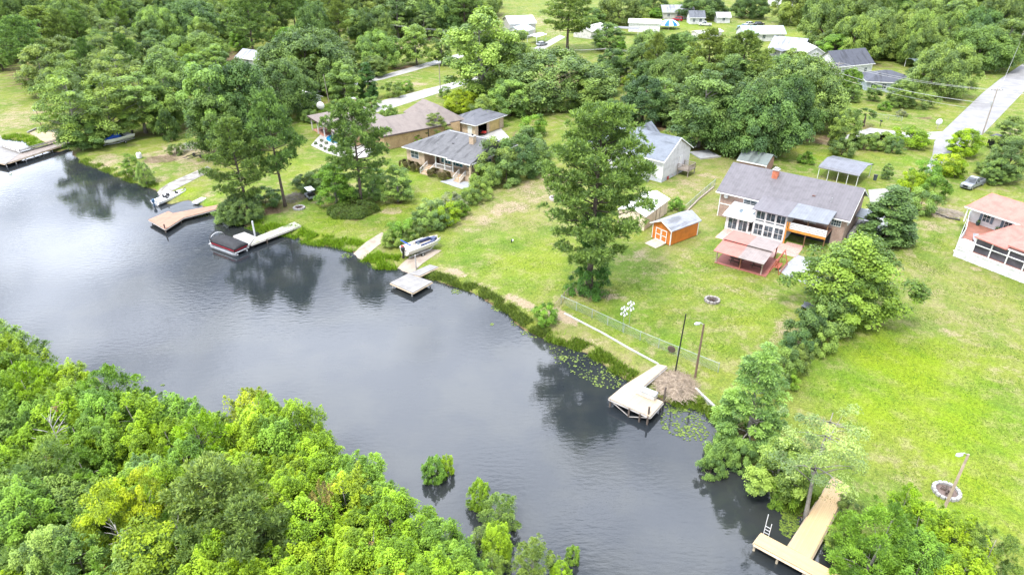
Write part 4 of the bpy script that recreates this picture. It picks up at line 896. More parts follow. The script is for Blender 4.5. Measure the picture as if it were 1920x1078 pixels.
far_house('white metal barn with a pale roof at the top centre', 956, 68, 1004, 44+22, 12, 4.6, 6.4, (.56, .54, .50), (.74, .72, .70), wins=0, name='barn', cat='barn')
far_house('light blue-roofed white outbuilding below the white metal barn', 978, 76, 1000, 68, 7, 2.8, 4.4, WH, (.40, .46, .50), wins=1, name='outbuilding', cat='shed')
far_house('low white-roofed building right of the dense dark pine', 1108, 74, 1140, 66, 8, 2.8, 4.0, (.60, .58, .55), (.74, .73, .70), wins=1)
far_house('white mobile home with dark doorway beside the striped canopy', 1178, 60, 1236, 62, 7, 3.6, 4.4, (.78, .78, .77), (.80, .80, .79), wins=0, name='mobile_home', cat='mobile home')
far_house('grey-roofed house with red-brown gable behind the far white cottages', 1242, 36, 1300, 36, 9, 3, 5.2, (.52, .50, .47), (.27, .28, .31), wins=3)
far_house('small white cottage with dark gabled roof on the far lawn', 1293, 46, 1320, 46, 6, 2.8, 5.0, WH, (.13, .14, .16), wins=2, name='cottage', cat='cottage')
far_house('tiny white shed at the end of the far cottages', 1344, 44, 1368, 44, 5, 2.6, 4.0, WH, (.50, .50, .52), wins=1, name='shed', cat='shed')
far_house('long green-grey roofed house behind the olive pine', 1392, 78, 1470, 78, 9, 2.8, 4.8, WH, (.34, .43, .42), wins=3)
far_house('long slate-grey roofed house in the right background', 1440, 106, 1500, 112, 12, 3, 5.6, (.46, .47, .49), (.30, .32, .36), wins=3)
far_house('white gabled cottage left of the light green maple', 1500, 122, 1548, 122, 9, 3.0, 5.4, WH, (.66, .66, .67), wins=2, side=True, name='cottage', cat='cottage')
far_house('white house with steep dark blue gabled roof below the slim pole', 1566, 147, 1632, 140, 9, 3.4, 6.8, WH, DB, wins=3, side=False)
far_house('low blue-grey hipped house under the wires', 1622, 172, 1708, 176, 10, 2.8, 5.0, (.40, .45, .50), DB, hip=True, wins=4)
far_house('grey-roofed shed peeping from the left woods', 446, 124, 488, 130, 7, 2.8, 4.6, (.55, .55, .56), (.34, .35, .39), wins=1, name='shed', cat='shed')
far_house('small white outbuilding behind the big round oak', 560, 200, 578, 206, 4, 2.6, 3.5, WH, (.74, .74, .74), wins=1, name='outbuilding', cat='shed')
far_house('low grey-green roofed outbuilding close behind the brick house ridge', 1384, 318, 1432, 328, 5, 2.1, 3.2, (.34, .19, .15), (.15, .175, .165), wins=0, name='outbuilding', cat='shed')
far_house('grey house hidden behind the back yard trees', 786, 62, 812, 58, 8, 3, 5, (.45, .46, .50), (.30, .31, .36), wins=2)
far_house('white house seen between trunks at the top right', 1780, 12, 1802, 12, 8, 3, 5.5, (.6, .62, .62), (.55, .36, .30), wins=1)
far_house('low white trailer with red trim below the far lawn', 1308, 76, 1352, 72, 4, 2.6, 3.0, (.70, .66, .64), (.76, .75, .73), wins=2, name='trailer', cat='trailer')
far_house('pale brown roofed hut in the scrub field behind the light green maple', 1538, 92, 1560, 90, 4, 2, 3.2, (.40, .34, .28), (.46, .34, .27), wins=0, name='hut', cat='shed')
far_house('white walled house behind the road thicket', 1560, 46, 1588, 44, 6, 2.8, 4.5, WH, (.35, .36, .4), wins=1)
# open roofs in the back
for lab, u1, v1, u2, v2, dp_, col in (('white-roofed open carport in the left woods', 268, 112, 298, 110, 6, (.75, .75, .76)), ('open lean-to shed with dark metal roof near the road', 1716, 134, 1748, 134, 7, (.16, .20, .22)), ('low dark-roofed lean-to left of the white gabled cottage', 1462, 112, 1502, 104, 5, (.14, .14, .16)), ('white tent-like canopy at the top centre lane', 1006, 84, 1024, 78, 4, (.75, .75, .76)), ('long flat grey carport roof before the white mobile home', 1150, 66, 1196, 68, 4, (.17, .17, .18))):
    x, y, a = frame(u1, v1, u2, v2); L = math.dist(P(u1, v1), P(u2, v2)); h = thing('carport', lab, 'carport', x, y, G, a)
    gable_roof(MB(), 0, L, 0, dp_, 2.5, 2.9, .2, .1, .2).build('roof', mat('sheet_%d' % int(col[0]*100), col, .5), h)
    for px_ in (.1, L-.1):
        for py_ in (.1, dp_-.1): MB().box(px_-.06, px_+.06, py_-.06, py_+.06, -.1, 2.5).build('post', TRIM, h)
# striped canopy
x, y = P(1254, 54)
h = thing('striped_canopy', 'round blue and white striped canopy on the far lawn', 'canopy', x, y, G)
for k in range(14):
    t0, t1 = 2*math.pi*k/14, 2*math.pi*(k+1)/14; rings = [(4.3, 1.5), (3.6, 2.4), (2.2, 3.2), (.05, 3.6)]
    mb = MB()
    for (r0, z0), (r1, z1) in zip(rings, rings[1:]):
        mb.add([(r0*math.cos(t0), r0*math.sin(t0), z0), (r0*math.cos(t1), r0*math.sin(t1), z0), (r1*math.cos(t1), r1*math.sin(t1), z1), (r1*math.cos(t0), r1*math.sin(t0), z1)], [(0, 1, 2, 3)])
    mb.build('blue_panel' if k % 2 else 'white_panel', mat('royal_blue_canvas', (.015, .17, .50)) if k % 2 else WHITE, h)
for k in range(7): t = 2*math.pi*k/7; MB().bar((4.2*math.cos(t), 4.2*math.sin(t), 0), (4.2*math.cos(t), 4.2*math.sin(t), 1.5), .06).build('pole', STEEL, h)
# ------------------------------------------------------------------ paved ground: thin sheets that follow the land
def sheet(name, px, m, off=.03, t=.14, z=None, sub=1.2):
    import bmesh
    pts = [P(u, v, G if z is None else z) for u, v in px]
    ar = sum(a[0]*b[1]-b[0]*a[1] for a, b in zip(pts, pts[1:]+pts[:1]))
    if ar < 0: pts = pts[::-1]
    bm = bmesh.new(); f = bm.faces.new([bm.verts.new((x, y, 0)) for x, y in pts])
    bmesh.ops.triangulate(bm, faces=[f])
    for _ in range(6):
        es = [e for e in bm.edges if e.calc_length() > sub]
        if not es: break
        bmesh.ops.subdivide_edges(bm, edges=es, cuts=1); bmesh.ops.triangulate(bm, faces=bm.faces[:])
    for v in bm.verts: v.co.z = max(gzf(v.co.x, v.co.y), -.35)+off
    r = bmesh.ops.extrude_face_region(bm, geom=bm.faces[:])
    for v in [g for g in r['geom'] if isinstance(g, bmesh.types.BMVert)]: v.co.z -= t
    bmesh.ops.recalc_face_normals(bm, faces=bm.faces)
    me = bpy.data.meshes.new(name); bm.to_mesh(me); bm.free(); me.materials.append(m)
    o = bpy.data.objects.new(name, me); COL.objects.link(o); o['kind'] = 'structure'; return o
ROAD = mat('worn_asphalt', (0.281, 0.276, 0.281), .9, (0.212, 0.208, 0.212), .35); PALE = mat('pale_drive', (0.360, 0.353, 0.338), .9, (0.274, 0.266, 0.252), .6)
GRAV = mat('gravel_drive', (0.330, 0.315, 0.300), .95, (0.247, 0.232, 0.217), 1.2); RAMPM = mat('stained_ramp_concrete', (0.322, 0.308, 0.287), .85, (0.168, 0.154, 0.133), .9); RAMPB = mat('tan_ramp_concrete', (0.360, 0.302, 0.245), .85, (0.259, 0.209, 0.166), .9)
sheet('road', [(2080,62),(1960,92),(1876,148),(1841,176),(1766,248),(1752,266),(1748,292),(1733,322),(1756,330),(1766,306),(1792,280),(1841,254),(1920,172),(2010,112),(2140,62)], ROAD, .035, sub=4)
sheet('side_road', [(1560,262),(1632,240),(1700,249),(1768,247),(1756,262),(1700,259),(1632,250),(1575,272)], PALE, .02, sub=4)
sheet('driveway', [(694,198),(720,188),(868,150),(905,142),(905,150),(870,160),(720,208),(700,212)], PALE, .03, sub=4)
sheet('back_road', [(560,172),(660,154),(715,142),(770,127),(842,106),(900,92),(900,99),(844,114),(775,134),(720,149),(660,162),(560,181)], PALE, .03, sub=4)
sheet('lane', [(985,100),(1010,86),(1050,66),(1060,70),(1022,92),(1000,106)], PALE, .03, sub=4)
sheet('gravel_yard', [(1628,356),(1668,353),(1706,358),(1700,376),(1672,384),(1650,392),(1632,384)], GRAV, .02, sub=3)
sheet('concrete_drive', [(1618,392),(1650,392),(1668,420),(1648,440),(1622,430)], CONCG, .025, sub=3)
sheet('concrete_yard', [(1460,508),(1478,492),(1496,478),(1530,490),(1545,540),(1510,532),(1478,520)], CONCG, .03, sub=3)
sheet('boat_ramp', [(300,351),(389,312),(400,319),(320,360),(304,368),(290,358)], RAMPM, .05)
sheet('lakeside_ramp', [(656,473),(716,436),(726,442),(722,452),(682,480),(668,487)], RAMPB, .05)
sheet('trailer_ramp', [(735,501),(800,466),(828,470),(766,512),(752,518)], RAMPB, .05)
sheet('sand_pad', [(55,250),(72,244),(142,258),(128,268),(92,272)], mat('tan_sand', (0.368, 0.288, 0.200), .95, (0.304, 0.232, 0.152), .8), .06)
# ------------------------------------------------------------------ docks
def lpts(px, z, x, y, a):
    o = []
    for u, v in px:
        p = P(u, v, z); dx, dy = p[0]-x, p[1]-y
        o.append((dx*math.cos(a)+dy*math.sin(a), -dx*math.sin(a)+dy*math.cos(a)))
    ar = sum(p[0]*q[1]-q[0]*p[1] for p, q in zip(o, o[1:]+o[:1]))
    return o if ar > 0 else o[::-1]
def dock(label, ax, polys, z, m, edge, pile_px, tall=(), pm=None, sh=.22, pr=.1):
    x, y = P(*ax[0], z); b = P(*ax[1], z); a = math.atan2(b[1]-y, b[0]-x)
    t = thing('dock', label, 'dock', x, y, 0, a); pm = pm or mat('dark_piling', (.14, .11, .09), .9)
    for k, px in enumerate(polys):
        q = lpts(px, z, x, y, a)
        d = MB().prism(q, z-.07, z-.003*k).build('deck', m[k % len(m)], t)
        n = len(q); c = (sum(p[0] for p in q)/n, sum(p[1] for p in q)/n); e = MB()
        for p0, p1 in zip(q, q[1:]+q[:1]):
            p0 = (c[0]+(p0[0]-c[0])*.985, c[1]+(p0[1]-c[1])*.985); p1 = (c[0]+(p1[0]-c[0])*.985, c[1]+(p1[1]-c[1])*.985)
            e.bar((p0[0], p0[1], z-.08-sh/2-.004*k), (p1[0], p1[1], z-.08-sh/2-.004*k), sh*.5, 4)
        e.build('edge_beam', edge, d)
    for u, v in pile_px:
        q = lpts([(u, v)], z, x, y, a)[0]; MB().bar((q[0], q[1], -1.6), (q[0], q[1], z-.08), pr, 8).build('piling', pm, t)
    for u, v, h in tall:
        q = lpts([(u, v)], z, x, y, a)[0]; MB().bar((q[0], q[1], -1.6), (q[0], q[1], z+h), pr*1.05, 8).build('piling', pm, t)
    return t
PLB = mat_strip('brown_composite_boards', (0.320, 0.172, 0.112), (0.352, 0.200, 0.136), 1, .15, .12); PLW = mat_strip('white_dock_boards', (.42,.41,.40), (.36,.355,.35), 1, .15, .08, gapdark=.6)
PLO = mat_strip('mossy_old_boards', (0.465, 0.450, 0.413), (0.315, 0.338, 0.210), 0, .15, .12); PLG = mat_strip('weathered_grey_boards', (.215,.205,.195), (.265,.253,.243), 1, .15, .12)
PLT = mat_strip('tan_dock_boards', (.36,.285,.205), (.40,.325,.245), 1, .15, .12, wear=(0.500, 0.400, 0.290)); PLP = mat_strip('fresh_pine_boards', (0.484, 0.335, 0.172), (0.530, 0.382, 0.211), 0, .15, .12, wear=(.52, .35, .17)); PLP2 = mat_strip('fresh_pine_boards_across', (0.484, 0.335, 0.172), (0.530, 0.382, 0.211), 1, .15, .12, wear=(.52, .35, .17))
EDK = mat('dark_beam_wood', (.09, .07, .06), .85); EGR = mat('grey_beam_wood', (.34, .32, .30), .85); ETN = mat('tan_beam_wood', (.50, .40, .28), .85)
dock('brown boarded dock with a square end platform and a dark corner piling', ((278,412),(343,410)), [[(278,412),(316,396),(343,409),(310,430)],[(323,400),(413,383),(421,388),(341,409)]], .75, [PLB], EGR, [(284,412),(316,399),(338,410),(360,396),(385,392),(408,387)], [(309,428,.7)])
d3 = dock('white boarded dock with a mossy overgrown walkway beside the covered pontoon boat', ((437,442),(479,444)), [[(437,442),(458,435),(480,444),(463,463)],[(480,444),(552,416),(565,423),(470,459)]], .75, [PLW, PLO], EGR, [(440,443),(462,461),(500,448),(520,433),(545,428),(560,424)])
for u, v in ((478,441),): 
    q = P(u, v, .75); MB(d3.matrix_basis.inverted()).bar((q[0], q[1], -1.5), (q[0], q[1], 3.1), .13, 8).build('tall_piling', mat('pale_sleeved_piling', (.62, .63, .64)), d3)
mbk = MB()
for k in range(3): mbk.box(.6+k*.9, 1.3+k*.9, 3.35, 3.6, .76, 1.2)
mbk.build('bench', WHITE, d3) if False else None
dock('weathered grey dock below the blue and white deck boat', ((731,530),(774,549)), [[(731,530),(765,513),(811,528),(774,549)],[(765,513),(806,496),(822,500),(787,517)]], .75, [PLG], ETN, [(736,531),(772,546),(806,528),(765,516),(790,512),(802,500)], [(780,500,1.8)], pm=mat('grey_piling', (.42, .40, .38)))
d5 = dock('tan boarded L-shaped dock with a storage bench in front of the fenced lawn', ((1219,781),(1244,753)), [[(1141,746),(1170,722),(1197,732),(1244,753),(1219,781)],[(1170,722),(1234,682),(1251,686),(1197,732)]], 1.05, [PLT], EGR, [(1145,747),(1180,765),(1200,775),(1215,780),(1240,754),(1200,728),(1225,705),(1240,690),(1175,722)], [(1246,742,1.1),(1216,776,.9)], sh=.26)
mbb = MB(); 
for (u1, v1), (u2, v2) in (((1145,748),(1180,764)),((1216,780),(1180,765))):
    a_ = P(u1, v1, 1.05); b_ = P(u2, v2, 1.05); M_ = d5.matrix_basis.inverted(); MB(M_).bar((*a_, .85), (*b_, -.05), .06, 4).build('brace', EGR, d5)
bx_, by_ = P(1212, 741, 1.05); rz_ = d5.rotation_euler.z
sb = thing('storage_bench', 'cream storage bench with grey lid on the tan dock', 'bench', bx_, by_, 1.06, rz_+R_(90))
MB().box(-1.05, 1.05, -.4, .4, 0, .55).build('box', mat('cream_plastic', (.62, .60, .55), .6), sb, bevel=.03); MB().box(-1.1, 1.1, -.45, .45, .553, .62).build('lid', mat('grey_lid', (.33, .34, .35), .6), sb, bevel=.02)
d6 = dock('T-shaped fresh pine dock at the bottom right', ((1413,1017),(1578,1106)), [[(1413,1017),(1427,998),(1590,1084),(1578,1106)],[(1478,1024),(1563,892),(1593,911),(1520,1047)]], .95, [PLP2, PLP], ETN, [(1417,1016),(1460,1040),(1510,1066),(1430,1002),(1490,1020),(1510,985),(1540,938),(1535,1010),(1562,962)], pm=mat('pine_piling', (.50, .42, .30)), sh=.28)
q = P(1437, 1000, .95)
ld = thing('dock_ladder', 'white metal boarding ladder standing up at the pine dock head', 'ladder', q[0]-.1, q[1]+.25, .95, d6.rotation_euler.z)
mb = MB()
for s in (0, .42): mb.bar((s, 0, -1.3), (s, 0, 1.1 if s else 1.9), .03)
for k in range(6): mb.bar((0, 0, -1.1+k*.34), (.42, 0, -1.1+k*.34), .022)
mb.build('rails', WHITE, ld)
d1 = dock('long railed grey dock reaching to the left photo edge', ((10,306),(130,268)), [[(-70,262),(10,277),(38,288),(10,308),(-70,292)],[(38,288),(126,262),(134,267),(14,306)]], .9, [PLG, mat_strip('pinkish_worn_boards', (.27,.225,.20), (.24,.205,.18), 0, .15)], ETN, [(10,305),(28,300),(46,294),(62,288),(78,283),(96,277),(112,273),(-30,300)], pm=mat('pale_piling', (.55, .54, .53)))
pts = [(*lpts([q], .9, d1.location.x, d1.location.y, d1.rotation_euler.z)[0], .9) for q in ((0,274),(12,279),(39,288),(82,276),(127,263))]
railing(d1, pts, .85, EGR, boards=2)
pts = [(*lpts([q], .9, d1.location.x, d1.location.y, d1.rotation_euler.z)[0], .9) for q in ((-2,252),(8,272))]
MB().bar((pts[0][0], pts[0][1], 2.2), pts[1], .06).build('mast', EGR, d1)
# timber seawalls
def beam_run(name, label, cat, px, z0, z1, w_, m, zz=G, group=None):
    p0 = P(*px[0], zz); t = MB(Matrix.Translation((-p0[0], -p0[1], 0)))
    for a, b in zip(px, px[1:]):
        a = P(*a, zz); b = P(*b, zz); d = Vector((b[0]-a[0], b[1]-a[1], 0)).normalized(); n = Vector((-d.y, d.x, 0))*w_/2
        t.slab([(a[0]-n.x, a[1]-n.y, z1), (b[0]-n.x, b[1]-n.y, z1), (b[0]+n.x, b[1]+n.y, z1), (a[0]+n.x, a[1]+n.y, z1)], z1-z0)
    o = t.build(name, m); o.location = (p0[0], p0[1], 0); return tag(o, label, cat, group)
beam_run('seawall', 'grey timber edging around the tan sand pad', 'seawall', [(52,250),(70,242),(150,258)], .3, .95, .3, EGR)
beam_run('seawall', 'long white seawall cap running from the fence corner to the tan dock', 'seawall', [(1058,588),(1130,625),(1180,654),(1234,683)], .2, .72, .22, mat('weathered_white', (.50,.49,.47), .7))
beam_run('seawall', 'short white seawall piece below the brush pile', 'seawall', [(1304,728),(1322,746),(1340,762)], .2, .72, .22, mat('weathered_white', (.50,.49,.47), .7))
beam_run('retaining_timber', 'weathered board edging along the wire fence behind the orange shed', 'edging', [(1285,400),(1310,375),(1338,352)], .5, .85, .25, mat('weathered_board', (.36, .30, .25)))
beam_run('garden_edging', 'dark timber edging with rubble between the holly and the red-roofed house', 'edging', [(1750,400),(1778,410),(1800,414)], .5, .85, .25, mat('dark_edging', (.08, .07, .06)))
# ------------------------------------------------------------------ boats
def hull_mb(L, B, H, bow=.45, blunt=.25, flare=.82):
    rings = []; n = 12
    for i in range(n+1):
        t = i/n; k = 1 if t < 1-bow else max(blunt, math.sqrt(max(0, 1-((t-1+bow)/bow)**2.2)))
        b = B/2*k; x = L*t; keel = .0 if t < .7 else .45*H*((t-.7)/.3)**2
        sheer = H*(1+.12*t*t)
        rings.append([(x, -b, sheer), (x, -b*flare, H*.45+keel*.4), (x, -b*.45, keel+.08*H), (x, 0, keel), (x, b*.45, keel+.08*H), (x, b*flare, H*.45+keel*.4), (x, b, sheer), (x, b*.86, sheer-.02), (x, b*.8, H*.62), (x, 0, H*.6), (x, -b*.8, H*.62), (x, -b*.86, sheer-.02)])
    return MB().loft(rings)
def outboard(par, x, y, z, m, s=1.0):
    o = MB(Matrix.Translation((x, y, z)) @ Matrix.Scale(s, 4)).lathe([(.05, .72), (.2, .66), (.24, .45), (.2, .22), (.12, .15)], 10).box(-.09, .09, -.06, .06, -.55, .2).box(-.16, .12, -.02, .02, -.75, -.45).lathe([(.02, -.25), (.06, -.15), (.06, .15), (.02, .2)], 8, (0, 0, -.55), 0).build('outboard_motor', m, par); return o
WB = mat('white_gelcoat', (.78, .78, .78), .25, (.72, .72, .73), 1, spec=.6, bmp=0); CREAM = mat('cream_hull', (.66, .64, .56), .3, (.58, .56, .50), 1); NAVY = mat('navy_vinyl', (.03, .045, .12), .5); BLUEC = mat('blue_canvas', (.01, .07, .42), .7); TARP = mat('black_tarp', (.03, .032, .036), .75, (.02, .02, .023), 2)
def trailer(label, x, y, z, rz, L=6.0, B=2.1, m=None, axle=.42):
    t = thing('boat_trailer', label, 'trailer', x, y, z, rz); m = m or STEEL
    mb = MB()
    for s in (-1, 1): mb.bar((0, s*B*.38, .45), (L*.72, s*B*.38, .45), .055, 4).bar((L*.72, s*B*.38, .45), (L, 0, .45), .055, 4).bar((L*.1, s*B*.25, .62), (L*.6, s*B*.25, .62), .05, 4)
    for k in (.05, .4, .7): mb.bar((L*k, -B*.38, .44), (L*k, B*.38, .44), .05, 4)
    mb.bar((L, 0, .45), (L*1.12, 0, .45), .06, 4).bar((L*1.05, 0, .45), (L*1.05, 0, 1.0), .05, 4).build('frame', m, t)
    MB().bar((L*axle, -B*.52, .3), (L*axle, B*.52, .3), .04).build('axle', BLK, t)
    for s in (-1, 1):
        w_ = MB().lathe([(.17, -.1), (.3, -.09), (.3, .09), (.17, .1)], 14, (L*axle, s*B*.52, .3), 1).build('wheel', BLK, t); MB().lathe([(.03, -.11), (.16, -.105), (.16, .105), (.03, .11)], 10, (L*axle, s*B*.52, .3), 1).build('rim', STEEL, w_)
        MB().slab([(L*axle-.42, s*B*.52-.13, .66), (L*axle+.42, s*B*.52-.13, .66), (L*axle+.42, s*B*.52+.13, .66), (L*axle-.42, s*B*.52+.13, .66)], .04).build('fender', m, t)
    return t
# covered pontoon boat
x, y, a = frame(391, 463, 448, 484, 0)
b = thing('pontoon_boat', 'pontoon boat under a black cover with red side stripe and folded arch frames', 'boat', x, y, 0, a)
ALU = mat('brushed_aluminium', (.62, .63, .65), .3, metal=.8)
for yy in (.45, 2.15): MB().lathe([(.05, 0), (.3, .25), (.33, .6), (.33, 5.6), (.2, 6.1), (.03, 6.35)], 12, (0, yy, .12), 0).build('pontoon', ALU, b)
MB().box(.15, 6.25, .05, 2.55, .45, .56).build('deck', WB, b)
mb = MB().box(.7, 6.1, .08, .16, .56, 1.15).box(.7, 6.1, 2.44, 2.52, .56, 1.15).box(6.02, 6.1, .16, 2.44, .56, 1.15).box(.7, .78, .16, 2.44, .56, 1.15); mb.build('side_panel', mat('black_panel', (.025, .022, .025), .4), b)
MB().box(.75, 6.05, .05, .078, .74, .96).box(6.102, 6.13, .2, 2.4, .74, .96).build('red_stripe', mat('dark_red_stripe', (.34, .02, .035), .4), b)
MB().box(.1, 6.3, .02, .048, .40, .58).build('silver_skirt', ALU, b)
rings = []
for i, xx in enumerate((.55, .75, 1.6, 2.6, 3.6, 4.6, 5.5, 6.1, 6.25)):
    k = (.3, .75, 1.0, 1.12, 1.0, 1.05, .9, .62, .25)[i]; rings.append([(xx, .02, 1.0), (xx, .1, 1.2), (xx, .5, 1.2+.38*k), (xx, 1.3, 1.2+.55*k), (xx, 2.1, 1.2+.38*k), (xx, 2.5, 1.2), (xx, 2.58, 1.0)])
MB().loft(rings).build('boat_cover', TARP, b, smooth=True)
for k, mm in ((0, BLK), (1, WHITE)):
    pts = [(1.0-.55*math.sin(t)*(1 if k == 0 else .3)-.2*k, 1.3-1.35*math.cos(t), 1.0+1.25*math.sin(t)*(1 if k == 0 else .8)) for t in [math.pi*i/10 for i in range(11)]]
    MB().tube(pts, .06 if k == 0 else .045).build('arch_frame', mm, b)
outboard(b, .05, 1.3, .55, BLK, 1.1)
# deck boat on its trailer
x, y, a = frame(766, 489, 824, 467)
tz = gzf(x, y)
trailer('boat trailer under the blue and white deck boat', x+.2*math.cos(a)-.9*math.sin(a), y+.2*math.sin(a)+.9*math.cos(a), tz+.05, a, 5.2, 2.2)
b = thing('deck_boat', 'blue and white deck boat with cream hull standing on a trailer at the ramp', 'boat', x-.9*math.sin(a), y+.9*math.cos(a), tz+.62, a)
hull_mb(6.3, 2.4, .95, .5, .35).build('hull', CREAM, b, smooth=False)
MB().box(.25, 5.0, -.85, .85, .60, .66).build('floor', mat('beige_carpet', (.60, .52, .42)), b)
rings = []
for s in (-1, 1): MB().slab([(2.6, s*.70-.16, 1.10), (5.0, s*.66-.16, 1.12), (5.0, s*.66+.16, 1.12), (2.6, s*.70+.16, 1.10)], .42).build('seat', NAVY, b)
MB().slab([(4.9, -.5, 1.18), (5.7, -.3, 1.22), (5.7, .3, 1.22), (4.9, .5, 1.18)], .4).build('bow_seat', NAVY, b)
MB().box(.4, 1.0, -.8, .8, .66, 1.1).build('rear_seat', WB, b)
c = MB().extr([(1.75, .6), (2.4, .6), (2.35, 1.15), (1.95, 1.25)], 1, -.85, -.25).build('console', WB, b); MB().slab([(2.0, -.85, 1.26), (2.05, -.25, 1.26), (2.3, -.25, 1.55), (2.28, -.85, 1.55)], .03).build('windscreen', GLASS, c)
mb = MB()
for s in (-1, 1): mb.bar((.1, s*1.18, 1.0), (4.2, s*1.14, 1.08), .05, 4)
mb.build('white_gunwale', WB, b)
mb = MB()
for s in (-1, 1): mb.bar((1.1, s*1.1, .95), (.4, s*1.1, 1.85), .03)
mb.bar((.4, -1.1, 1.85), (.4, 1.1, 1.85), .03); mb.build('bimini_frame', STEEL, b); MB().bar((.35, -1.2, 1.9), (.35, 1.2, 1.9), .09, 8).build('folded_bimini', BLUEC, b)
outboard(b, -.2, 0, .5, BLK, 1.25); MB().box(.0, .32, .35, .8, .95, 1.3).build('fuel_tank', RED, b, bevel=.05)
# bass boat
x, y, a = frame(294, 384, 352, 361, .2)
b = thing('bass_boat', 'white bass boat with pointed bow drawn up by the concrete ramp', 'boat', x-.35*math.sin(a), y+.35*math.cos(a), -.05, a+.02)
hull_mb(6.6, 2.1, .75, .72, .06, .9).build('hull', WB, b)
MB().prism([(.3, -.75), (3.6, -.78), (5.6, -.35), (5.6, .35), (3.6, .78), (.3, .75)], .60, .68).build('deck', mat('light_grey_carpet', (.50, .50, .50)), b)
for xx, yy in ((2.3, -.35), (2.3, .35), (4.6, 0)): MB().box(xx-.2, xx+.2, yy-.2, yy+.2, .68, .85).box(xx-.24, xx-.16, yy-.2, yy+.2, .85, 1.2).build('seat', BLK, b)
MB().extr([(2.9, .68), (3.3, .68), (3.15, 1.15), (2.9, 1.1)], 1, .1, .65).build('console', BLK, b); outboard(b, -.25, 0, .5, mat('blue_grey_cowl', (.05, .12, .22), .35), 1.15)
MB().bar((6.0, 0, .85), (6.7, .15, 1.0), .05).build('trolling_motor', BLK, b)
# flat white dinghy
x, y, a = frame(369, 379, 394, 367)
b = thing('jon_boat', 'small flat white dinghy lying on the lime grass by the brown dock', 'boat', x, y, max(gzf(x, y), .1)+.06, a)
MB().slab([(0, 0, .3), (2.7, 0, .3), (2.9, .4, .3), (2.9, .8, .3), (2.7, 1.2, .3), (0, 1.2, .3)], .3).build('hull', WB, b, bevel=.05)
for xx in (.5, 1.6): MB().box(xx, xx+.7, .25, .95, .301, .33).build('seat_well', mat('pale_yellow_pad', (.58, .56, .38)), b)
# covered boat
x, y, a = frame(250, 262, 208, 274)
trailer('boat trailer under the blue-covered runabout', x, y, gzf(x, y)+.02, a, 6, 2.1)
b = thing('runabout', 'white runabout with a bright blue bow cover under the lakeside gums', 'boat', x, y, G+.6, a)
hull_mb(6.8, 2.3, .95, .55, .1).build('hull', WB, b)
mb = MB(); rings = [[(xx, -bb, 1.0), (xx, -bb*.6, 1.05+hh), (xx, bb*.6, 1.05+hh), (xx, bb, 1.0)] for xx, bb, hh in ((2.8, 1.1, .1), (3.2, 1.1, .75), (4.0, 1.05, .6), (5.2, .8, .3), (6.2, .45, .1))]
mb.loft(rings).build('bow_cover', BLUEC, b, smooth=True); MB().slab([(2.2, -.8, 1.0), (2.2, .8, 1.0), (2.6, .7, 1.6), (2.6, -.7, 1.6)], .04).build('windscreen', GLASS, b); outboard(b, -.2, 0, .6, BLK, 1.2)
MB().box(.4, 2.0, -.85, .85, .75, 1.0).build('cockpit_seat', mat('light_vinyl', (.55, .56, .58)), b)
# empty trailers
x, y, a = frame(348, 302, 392, 288); trailer('empty black boat trailer on the bare soil by the shore', x, y, G+.02, a, 5.6, 2.1, BLK, .5)
